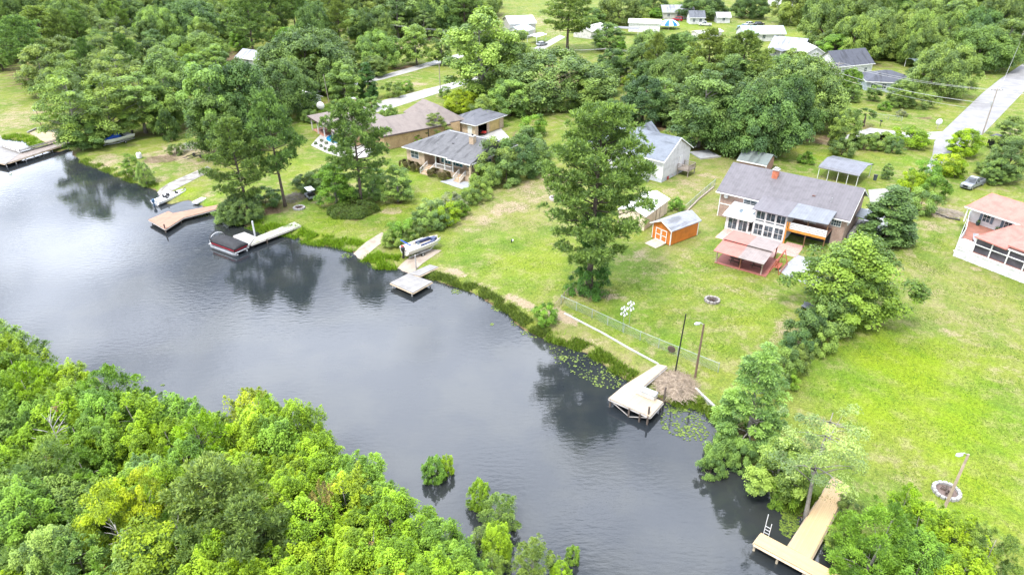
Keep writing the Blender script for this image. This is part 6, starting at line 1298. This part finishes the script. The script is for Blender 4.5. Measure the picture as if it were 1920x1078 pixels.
# ------------------------------------------------------------------ every tree and shrub, where it stands
FAR = 'trees of the far woodland'
rf = random.Random(11)
for v0, us, h in ((-46, range(-80, 960, 62), 17), (-22, range(-50, 930, 66), 16), (-30, range(1490, 2040, 55), 17), (-4, range(1580, 2010, 60), 16), (20, range(1735, 2000, 58), 15), (-70, range(960, 1500, 75), 16), (-70, range(-80, 960, 75), 18), (-62, range(1480, 2100, 62), 18)):
    for u in us:
        k = rf.choice(['mid', 'oak', 'pine', 'mid', 'oak'])
        tree(k, u+rf.uniform(-18, 18), v0+rf.uniform(-9, 9), rf.uniform(74, 104)*(.75 if k == 'pine' else 1), h+rf.uniform(-2, 2), 'green tree of the dense woodland along the top edge of the photo', rf.choice(['oak', 'mid', 'dark', 'oak', 'olive']), FAR)
for a in [
 # wooded corner, left
 ('pine',60,22,95,16,'pine among broad crowns at the wooded far-left corner','olive'),('mid',112,2,90,16,'tall maple at the wooded far-left corner beside the pines','mid'),
 ('mid',150,14,80,13,'leafy tree with a thin bare trunk near the wooded corner house','olive'),('airy',185,34,60,11,'open airy tree directly in front of the wooded corner house','olive'),
 ('oak',215,-4,100,14,'dark oak behind the half-hidden house in the wooded corner','dark'),('mid',288,18,92,14,'rounded maple to the right of the half-hidden wooded house','mid'),
 ('oak',352,4,130,15,'broad dark oak between the wooded house and the tall bare-trunk pine','dark'),('oak',128,76,58,8.5,'compact very dark round tree left of the lime domed tree','dark'),
 ('oak',188,70,84,8.5,'yellow-green domed tree in front of the wooded corner house','olive'),('oak',250,80,44,8,'small green tree just left of the white carport roof in the woods','mid'),
 ('oak',370,66,104,10,'domed green tree right of the white carport roof in the woods','mid'),('mid',444,55,36,8,'slim bright green tree beside the tall bare-trunk pine','fresh'),
 ('pine',20,42,110,17,'big pine leaning at the left edge above the sandy clearing','pine'),('mid',62,90,86,13,'green tree under the leaning pine at the left edge','olive'),
 ('airy',96,100,90,16,'airy green tree between the leaning pine and the lakeside gums','mid'),('airy',205,92,104,16,'tall airy gum standing behind the lakeside gums','olive'),
 ('mid',300,98,92,17,'leafy dark green tree behind the blue-covered boat','oak'),('airy',108,138,120,16,'spreading gum nearest the tan boat pad at left','feather'),
 ('airy',180,140,120,14.5,'wide airy gum behind the railed dock','feather'),('airy',245,140,130,13.5,'airy gum spreading over the blue-covered boat','feather'),
 ('mid',378,106,108,20,'tall pale green maple in the middle of the left woods','feather'),('oak',445,118,120,18,'dark oak at the right side of the left woods','dark'),
 ('oak',395,178,108,13,'low dark green tree behind the empty boat trailer','dark'),('bush',306,206,40,7,'dark shrub with pale blossom behind the blue-covered boat','dark'),
 ('bush',158,236,64,5,'dense bush at the landward end of the railed dock','mid'),('airy',150,218,90,7,'low gum leaning over the water by the railed dock','feather'),
 ('airy',238,288,40,4.5,'small sapling on the bank in front of the white tank','fresh'),('sapling',263,300,34,4.6,'slim sapling right of the white tank at the shore','mid'),
 ('bush',326,268,36,2.6,'small leafy bush left of the empty boat trailer','olive'),('oak',290,160,80,11,'rounded gum crown just above the covered boat bow','mid'),
 # middle back
 ('pine',455,-10,92,21,'very tall pine with a long bare trunk in the back woods','pine'),('pine',500,-14,80,18,'tall pine right of the bare-trunk pine in the back woods','dark'),
 ('pine',628,2,54,17,'slender spire pine sparkling light green at the back','olive'),('oak',690,20,84,12,'round dark tree behind the utility pole with wires','dark'),('oak',585,12,80,15,'dark oak between the two tall back pines','dark'),
 ('oak',545,52,70,7,'low yellow-green tree behind the big round oak','fresh'),('oak',568,62,190,15.5,'huge round oak behind the columnar cedar','oak'),
 ('airy',705,62,96,11,'pale airy tree right of the utility pole with wires','feather'),('mid',776,48,62,12.5,'upright tree standing alone in the yard with a mulch ring','mid'),
 ('mid',826,58,46,11,'sparse upright tree beside the lamp post by the drive','feather'),('airy',702,106,52,6,'light yellow-green small tree near the columnar cedar','olive'),
 ('cedar',684,114,40,10.5,'dark columnar cedar behind the long brown roof','cedar'),('mid',905,22,150,23,'tall pale green poplar above the concrete drive','feather'),('mid',965,48,80,18,'tall green tree right of the tall pale poplar','mid'),
 ('oak',520,124,130,12.5,'dark domed tree left of the long brown roof','dark'),('oak',470,150,90,12.5,'mid green tree behind the two waterside pines','oak'),('oak',820,-2,96,14,'dark oak behind the yard with the white car','dark'),
 ('oak',765,-4,84,14,'dark green oak left of the yard with the white car','dark'),('oak',880,-6,84,14,'dark oak behind the tall pale poplar','oak'),
 ('airy',864,172,78,5,'low lime-green spreading tree beside the small grey-roofed garage','yel'),('bush',728,196,36,3,'pale spiky mound shrub beside the long brown roof','feather'),
 ('bush',735,154,46,4,'loose green shrub beside the concrete drive','feather'),('bush',760,152,34,3,'second loose shrub along the concrete drive, nearer the lamp post','fresh'),('bush',834,162,28,3,'spiky plant in a mulch ring at the foot of the lamp post','feather'),
 ('airy',816,212,50,6,'small olive tree between the brown and grey roofs','olive'),('bush',780,252,28,2,'bright shrub against the long tan brick wall','fresh'),
 ('bush',600,196,44,3,'leafy hedge shrub behind the satellite dish','fresh'),('bush',632,188,44,3,'leafy hedge shrub next to the brown chimney','mid'),('bush',660,180,30,3,'small hedge shrub beneath the columnar cedar','mid'),('bush',580,206,40,3,'hedge shrub at the outer corner of the covered patio','mid'),
 ('oak',905,180,60,7,'green tree behind the small grey-roofed garage','mid'),('bush',860,262,70,2.2,'low ivy bank between the two grey roofs','mid'),
 # centre back
 ('pine',1068,-8,112,19,'dense dark pine beside the white metal barn','oak'),('mid',1166,-12,96,13,'light green tree in front of the white mobile home','olive'),
 ('oak',1038,102,232,13,'great round live oak in the centre background','oak'),('mid',1140,46,66,9,'green tree left of the small conical cypress','mid'),('cypress',1167,76,40,9,'small conical cypress beside the leaning power pole','fresh'),
 ('oak',1225,62,96,12,'round grey-green oak in front of the striped canopy','oak'),('mid',1285,62,70,11,'green tree right of the round grey-green oak','mid'),('pine',1340,64,90,16,'open olive pine before the red-trimmed trailer','olive'),
 ('oak',1258,106,112,12.5,'olive domed tree behind the bluish round tree','olive'),('oak',1212,148,94,11,'bluish round tree behind the light grey house','blue'),('mid',1330,138,120,16,'tall tree with a square paved ring around its trunk','oak'),
 ('oak',1425,164,180,14,'very dark oak beside the purple metal roof','dark'),('pine',1405,70,112,17,'wide open pine left of the long grey back roofs','olive'),('airy',1190,138,44,5,'lime bush-like tree beside the leaning power pole','yel'),
 ('oak',1515,116,184,15,'largest dark oak before the blue-grey corner roofs','oak'),('oak',1470,110,80,12,'oak crown left of the largest dark oak','mid'),('oak',1318,-8,92,10,'spreading oak behind the small white cottages','dark'),
 ('oak',1228,-8,66,9,'dark oak left of the white cottages','dark'),('oak',1412,-8,70,10,'spreading dark oak on the open far lawn','dark'),('oak',1112,16,50,8,'round tree by the blue roofed shed in back','mid'),('oak',1100,150,70,8,'green tree in front of the leaning power pole','mid'),
 ('oak',1235,16,46,4,'round bush behind the striped canopy','fresh'),('mid',1380,108,90,13,'leafy tree right of the paved-ring tree','oak'),('oak',1150,190,70,7,'dark tree just behind the light grey roof','dark'),
 ('oak',990,240,60,6.5,'grey-green tree at the end of the shrub row by the grey ranch roof','olive'),('bush',1000,215,60,5,'lime shrub behind the tall ivy-clad pine','fresh'),
 # right back
 ('mid',1570,66,68,9,'light green maple right of the white gabled house','fresh'),('oak',1612,34,96,14,'thicket oak behind the slim white pole','mid'),('oak',1655,22,110,15,'tall thicket oak behind the blue gabled roof','oak'),('oak',1705,26,96,15,'thicket oak with pale top beyond the open shed','olive'),
 ('oak',1750,40,90,14,'thicket oak nearest the open dark shed','oak'),('mid',1787,86,124,13.5,'feathery round tree beside the road','olive'),('oak',1850,52,130,13,'bushy tree at the road bend','mid'),('oak',1890,70,70,8,'bushy roadside tree farthest up the road','mid'),
 ('bush',1735,170,58,4.5,'dark round shrub with yellow tips standing on the road lawn','olive'),('bush',1712,238,84,4.2,'lime-topped large bush by the road junction','lime'),('bush',1655,248,54,3.6,'hedge bush near the palm','mid'),('bush',1625,254,46,3,'hedge bush below the palm','mid'),('bush',1680,256,44,3.4,'hedge bush beside the lime-topped large bush','oak'),
 ('palm',1626,206,44,4,'shaggy fan palm at the edge of the dark oak','blue'),('bush',1662,190,26,2.4,'young lime shrub on the road lawn','fresh'),('bush',1692,206,24,1.6,'grey low shrub by the wire fence on the road lawn','grey'),
 ('mid',1605,160,30,4.5,'small tree on the road lawn under the wires','mid'),('mid',1645,158,30,4.5,'small tree before the blue-grey house under the wires','mid'),('oak',1595,208,60,8,'green tree between the dark oak and the palm','mid'),
 ('mid',1818,244,66,5.5,'lime bushy tree beside the black golf cart','lime'),('bush',1785,288,66,4.2,'yellow-lime bush along the drive','yel'),('bush',1745,302,60,4.2,'green bush at the drive end below the road','fresh'),('bush',1718,318,56,4.5,'lime bush next to the dark holly','lime'),('bush',1760,330,60,4.4,'green bush nearest the silver pickup','fresh'),('bush',1735,355,70,4.2,'brown-tinged green bush right of the dark holly','mid'),('bush',1800,300,44,3.5,'small lime bush beneath the lime bushy tree','lime'),
 ('cedar',1688,345,104,9.6,'dense dark holly between the two yards','blue'),('oak',1908,262,76,8,'round tree at the right edge above the red roof','oak'),('mid',1668,308,22,3,'young pine in a mulch ring by the carport','pine'),('bush',1515,285,34,2.4,'round bright bush left of the carport','fresh'),('bush',1270,372,34,2.2,'small round bush behind the orange shed','fresh'),
 ('oak',1700,150,60,7,'green roadside tree between the palm lawn and the blue-grey house','mid'),('oak',1560,60,60,9,'dark tree behind the white gabled house','oak'),('mid',1600,130,50,7,'leafy tree against the dark blue gabled roof','fresh'),
 ('bush',1585,262,50,3.4,'hedge bush at the dark end of the side road','oak'),('oak',1880,300,60,4.6,'dense green tree above the silver pickup at right','mid'),('bush',1855,300,40,3,'green shrub beside the black golf cart','mid'),('mid',1905,222,60,7,'tall green tree at the right edge by the road','oak'),
 ('bush',1550,612,60,3.6,'dark green bush filling the lot line behind the white-blossom bush','mid'),('bush',1500,622,60,3.6,'blue-green bush along the lot line','blue'),('bush',1455,690,60,3.4,'deep green bush between cypress and young bushy pine','oak'),('bush',1540,575,60,4,'shady bush under the big yellow-green oak','dark'),('bush',1480,690,50,2.4,'low lime shrub beside the cypress','fresh'),
 ('bush',860,378,44,2.6,'bright shrub mid way along the lot-line row','fresh'),('bush',820,396,50,3,'dark leafy shrub in the lot-line row behind the deck boat','oak'),('bush',770,420,44,2.8,'dense shrub in the lot-line row nearest the deck boat','oak'),('bush',900,335,50,3.8,'tall shrub joining the lot-line row to the ranch house','mid'),
 ('oak',1005,262,70,6.5,'dark green tree closing the shrub row towards the great round oak','oak'),('mid',955,150,80,9,'leafy tree at the left flank of the great round oak','feather'),('mid',640,120,70,10,'tall green tree behind the columnar cedar','mid'),('bush',695,182,40,3,'loose shrub at the foot of the columnar cedar','feather'),
 # middle yards
 ('bush',930,262,90,7.5,'large dark shrub tree at the corner of the grey ranch roof','oak'),('bush',972,256,90,8,'large shrub tree between ranch house and open yard','dark'),('bush',912,306,64,4.6,'leafy shrub against the ranch house corner','mid'),('bush',950,300,74,4.8,'shrub in the row along the open yard','oak'),
 ('bush',882,352,44,3,'small green shrub in the lot-line row','mid'),('bush',846,362,54,3.2,'grey-green shrub in the lot-line row','grey'),('bush',806,372,66,4,'pale flowering bush in the lot-line row','pale'),('bush',835,384,60,3.2,'lime-green shrub in front of the pale flowering bush','lime'),('bush',790,398,60,3.4,'green shrub above the blue and white deck boat','mid'),('bush',752,412,62,3.4,'leafy shrub at the boat end of the lot-line row','fresh'),('bush',735,432,50,2.6,'lowest shrub of the lot-line row by the ramp','feather'),
 ('bush',1270,376,10,1,'tiny clump beside the orange shed','fresh'),('bush',1024,572,54,2.6,'bright round bush at the water end of the wire fence','fresh'),('bush',1535,500,34,1,'low bush beside the pavilion','mid'),
 ('bush',1565,560,96,5,'big bush dotted with white blossom','olive'),('bush',1522,588,80,4.6,'dark bush in front of the white-blossom bush','blue'),('bush',1478,652,64,4.2,'young bushy pine by the lawn edge','pine'),('bush',1508,648,46,3.6,'yellow-green shrub beside the young bushy pine','olive'),
 ('bush',1360,806,70,3.4,'waterside bush at the foot of the tall cypress','feather'),('bush',1342,838,58,2.8,'lowest waterside bush leaning over the cove','feather'),('bush',1400,816,60,3.4,'dense shoreline bush below the tall cypress','mid'),
 ('mid',1480,818,112,6.4,'lush green tree left of the plank dock','feather'),('bush',1475,885,70,3.2,'bush at the water beneath the lush green tree','fresh'),('bush',1590,985,70,2.4,'bush right of the plank dock','mid'),('bush',1600,1015,80,2.2,'round grassy bush beside the T-shaped dock head','fresh'),('bush',1600,930,50,2,'scrub bush under the sparse tree at the dock','olive'),
 ('airy',1712,912,70,7,'lime sapling rising above the bottom-right thicket','lime'),('plume',1672,950,150,8,'feathery grey-green tree in the bottom-right thicket','fresh'),('sapling',1752,955,130,6,'bushy tree in the bottom-right thicket below the lamp pole','lime'),('sapling',1815,965,130,6.5,'lime tree in the bottom-right thicket','lime'),('plume',1880,1000,130,7,'feathery tree at the bottom-right corner','feather'),('sapling',1740,1010,120,6.5,'green tree lowest in the bottom-right thicket','fresh'),('sapling',1820,1040,130,6.5,'leafy tree at the bottom edge of the right thicket','lime'),('bush',1640,1030,110,3,'leafy bush left in the bottom-right thicket','fresh'),
 ]: tree(*a)
tree('tallpine',1102,546,0,25,'tallest pine, ivy-clad at its foot, in the open middle yard',(.082,.105,.048),base=True) if False else None
bx, by = P(1104, 547); big = put_tree('tallpine', bx, by, 23.4, 7.6, 'tallest pine, ivy-clad at its foot, in the open middle yard', (.155,.245,.090))
rng = np.random.default_rng(77)
cs = clusters(rng, 120, 2.6, .1, 10.5, lambda t: 1-.6*min(1, t*1.3), .5, .22)
iv = bpy.data.objects.new('ivy', foliage('ivy', rng, cs, .62, 170, .2, 1.0, .3, tvar=.3)); COL.objects.link(iv); iv.parent = big; iv.color = (.06, .15, .03, 1)
for k_, u, v, h, r, lab, hue in [
 ('pine',677,384,17,5.6,'pine rising from the round clipped bed in the middle lawn','pine'),('pine',535,387,18.4,4.9,'pine with a clean trunk by the golf cart','pine'),('pine',468,404,15.5,5.0,'leaning waterside pine over the white dock','pine'),
 ('mid',632,384,7.5,3.4,'young maple left of the round clipped bed','fresh'),('mid',748,378,6.5,2.8,'young maple right of the round clipped bed','mid'),('mid',700,372,6,2.6,'young tree directly behind the round clipped bed','mid'),
 ('cypress',1398,820,11.2,4.0,'tall feathery cypress beside the beige dock','feather'),('oak',1578,588,10.6,6.9,'big yellow-green oak beside the main house',(.190,.270,.050)),('sparse',1510,968,12.8,4.2,'sparse grey-trunked tree by the plank dock','pale'),
 ('oak',455,410,4.5,3.6,'dark undergrowth tree beneath the waterside pines','oak'),('bush',600,350,3.2,3,'dark hedge bush behind the golf cart','oak'),('bush',575,356,3,3,'dark bush between pine trunk and golf cart','dark'),('bush',500,384,3,3,'shady bush at the foot of the waterside pines','dark'),('bush',430,408,2.6,2.6,'bush overhanging the brown dock end','feather')]:
    x, y = P(u, v); put_tree(k_, x, y, h, r, lab, hue)
WOODS = [([(-120,-2),(480,-2),(520,60),(500,110),(440,100),(400,200),(330,215),(150,210),(90,150),(-120,140)], 'green tree filling the left woods', ['mid','oak','olive','feather','dark'], 10.5),
 ([(480,0),(960,0),(940,40),(860,70),(700,95),(600,85),(520,100),(480,60)], 'green tree filling the middle back woods', ['mid','oak','dark','olive'], 11),
 ([(880,120),(960,120),(1000,205),(930,215),(880,190)], 'green tree filling the belt behind the grey garage', ['mid','oak','olive'], 10),
 ([(1060,140),(1240,135),(1400,150),(1480,165),(1560,215),(1470,262),(1330,262),(1240,250),(1180,225),(1100,170)], 'green tree filling the centre tree belt', ['mid','oak','dark','olive','oak'], 10),
 ([(1600,74),(1760,74),(1830,120),(1900,110),(2010,20),(1700,0),(1560,20)], 'green tree filling the roadside woods', ['mid','oak','olive','dark'], 10.5),
 ([(540,120),(640,110),(680,160),(640,190),(585,200),(500,200),(470,160)], 'green tree filling the grove behind the brown roof', ['mid','oak','dark'], 10)]
rw = random.Random(21)
for px, lab, hues, hh in WOODS:
    pl = np.array([P(*q) for q in px]); x0, y0 = pl.min(0); x1, y1 = pl.max(0); st = 8.5
    yy = y0
    while yy < y1:
        st = 8.8+max(0, yy-140)*.035; xx = x0
        while xx < x1:
            x = xx+rw.uniform(-.4, .4)*st; y = yy+rw.uniform(-.4, .4)*st; xx += st
            if sdist([x], [y], pl)[0] > -1: continue
            k = rw.choice(['mid','mid','oak','airy','oak','pine']); h = hh*rw.uniform(.7, 1.2)*(1.35 if k == 'pine' else 1)
            put_tree(k, x, y, h, rw.uniform(3.6, 5.8)*(.75 if k == 'pine' else 1), lab, rw.choice(hues), lab.replace('green tree filling', 'trees filling'))
        yy += st
for u, v, h, r, lab, hue in ((1398, 284, 14.5, 8.6, 'massive dark oak right behind the brick house roof ridge', 'dark'), (1462, 262, 13.5, 7.4, 'dark oak between the massive oak and the carport lawn', 'dark'), (1335, 268, 12, 5.6, 'oak crown filling the gap right of the light grey house', 'oak')):
    x, y = P(u, v); put_tree('oak', x, y, h, r, lab, hue)
# the round bed
x, y = P(662, 396); put_tree('mound', x, y, 1.9, 3.9, 'wide round clipped shrub bed around the pine', (.075,.130,.028))
# trees standing in the water
for k_, u, v, h, r, lab, hue in [('sapling',815,898,3.2,1.25,'small tree standing in the water, leafy twin nearest the thicket','fresh'),('sapling',838,886,2.8,.9,'slimmer of the twin trees in open water','lime'),('sapling',900,948,3.6,1.2,'round lime tree standing alone in the water','lime'),
  ('plume',938,985,4.2,2.0,'pale feathery flooded tree','feather'),('sapling',932,1042,4.6,1.5,'lime flooded tree below the pale feathery one','lime'),('plume',1000,1085,4.8,2.0,'tall feathery flooded tree at the bottom edge','feather'),('sapling',1074,1052,2.2,.7,'tiny tree farthest out in the water','fresh'),('sapling',1050,1085,2.4,1.0,'tiny flooded tree at the bottom edge','lime'),('plume',925,1090,3.8,1.4,'flooded bush at the bottom edge beside the thicket','feather'),('plume',905,1018,2.4,1.1,'low pale flooded bush','pale')]:
    x, y = P(u, v, 0); put_tree(k_, x, y, h*.88, r*.85, lab, hue, 'trees standing in the water', z=-.15)
# thicket on the near bank
NB = np.array([P(u, v, 3.) for u, v in NEAR_PX]+[(-120, -10), (10, -10)])
rt = random.Random(3); n = 0
pts = []
for j in range(26):
    for i in range(40):
        x = -80+i*3.1+rt.uniform(-1, 1)+(j % 2)*1.5; y = 12+j*2.9+rt.uniform(-1, 1)
        if sdist([x], [y], NB)[0] > -1.0: continue
        d = depth(x, y, 6); u = 960+FOC*x/d; v = 539-FOC*(y*math.sin(TILT)+(6-CAM_H)*math.cos(TILT))/d
        if -90 < u < 1000 and v < 1200: pts.append((x, y, u, v))
for x, y, u, v in pts:
    right = u > 330+rt.uniform(-60, 60)
    h = rt.uniform(5.6, 8.2) if right else rt.uniform(5.8, 8.4)
    if right: k_, hue = rt.choice([('sapling','lime'),('sapling','lime'),('sapling','lime'),('sapling','lime'),('sapling','yel'),('sapling','fresh')])
    else: k_, hue = rt.choice([('plume','feather'),('plume','lime'),('sapling','fresh'),('plume','fresh'),('sapling','lime'),('sapling','lime')] if v < 860 else [('plume','feather'),('plume','feather'),('sapling','fresh'),('plume','fresh'),('sapling','mid'),('sapling','lime')])
    lab = {'lime': 'lime-green young tree crowded in the near waterside thicket', 'yel': 'yellow-lime young tree crowded in the near waterside thicket', 'fresh': 'fresh green young tree crowded in the near waterside thicket',
           'feather': 'grey-green feathery tree crowded in the near waterside thicket', 'mid': 'dull green young tree crowded in the near waterside thicket'}[hue]
    put_tree(k_, x, y, h, rt.uniform(2.3, 3.1)*(1.15 if k_ == 'plume' else 1), lab, hue, {'lime':'lime thicket trees','yel':'yellow-lime thicket trees','fresh':'fresh green thicket trees','feather':'feathery thicket trees','mid':'dull thicket trees'}[hue])
for k_, u, v, h, r, lab, hue in [('snag',640,900,7.2,1.5,'bleached dead snag with upright bare limbs in the thicket','brown'),('snag',552,985,7,1.6,'bleached leaning snag lower in the thicket','brown'),('sapling',600,925,8.2,1.4,'brown-tinged dying tree in the thicket','rust'),('airy',180,935,9.5,2.6,'brightest yellow tree of the near thicket, grey limbs showing','yel'),('airy',262,905,9.8,2.0,'thin yellow-green spire in the near thicket','yel'),('airy',275,1010,8.8,3.6,'yellow tree with pale twigs at the bottom of the thicket','yel'),('pine',400,905,9.8,4.2,'olive needle-tufted pine inside the near thicket','olive'),('pine',455,985,9,3.4,'lower olive pine inside the near thicket','olive'),('snag',470,940,8.2,1.6,'dead grey branches beside the olive pine in the thicket','brown'),('snag',330,985,8.4,1.7,'bare forked grey limbs near the yellow tree in the thicket','brown'),('snag',700,1010,6.6,1.2,'short bleached twigs in the right part of the thicket','brown'),('snag',215,985,8.6,1.7,'pale dead limbs low beside the brightest yellow tree','brown'),('snag',90,780,9.6,2.2,'grey dead limbs poking through the left thicket','brown')]:
    x, y = P(u, v, h*.9); put_tree(k_, x, y, h, r, lab, hue)

# the ground turns darker brown around the foot of the larger trees
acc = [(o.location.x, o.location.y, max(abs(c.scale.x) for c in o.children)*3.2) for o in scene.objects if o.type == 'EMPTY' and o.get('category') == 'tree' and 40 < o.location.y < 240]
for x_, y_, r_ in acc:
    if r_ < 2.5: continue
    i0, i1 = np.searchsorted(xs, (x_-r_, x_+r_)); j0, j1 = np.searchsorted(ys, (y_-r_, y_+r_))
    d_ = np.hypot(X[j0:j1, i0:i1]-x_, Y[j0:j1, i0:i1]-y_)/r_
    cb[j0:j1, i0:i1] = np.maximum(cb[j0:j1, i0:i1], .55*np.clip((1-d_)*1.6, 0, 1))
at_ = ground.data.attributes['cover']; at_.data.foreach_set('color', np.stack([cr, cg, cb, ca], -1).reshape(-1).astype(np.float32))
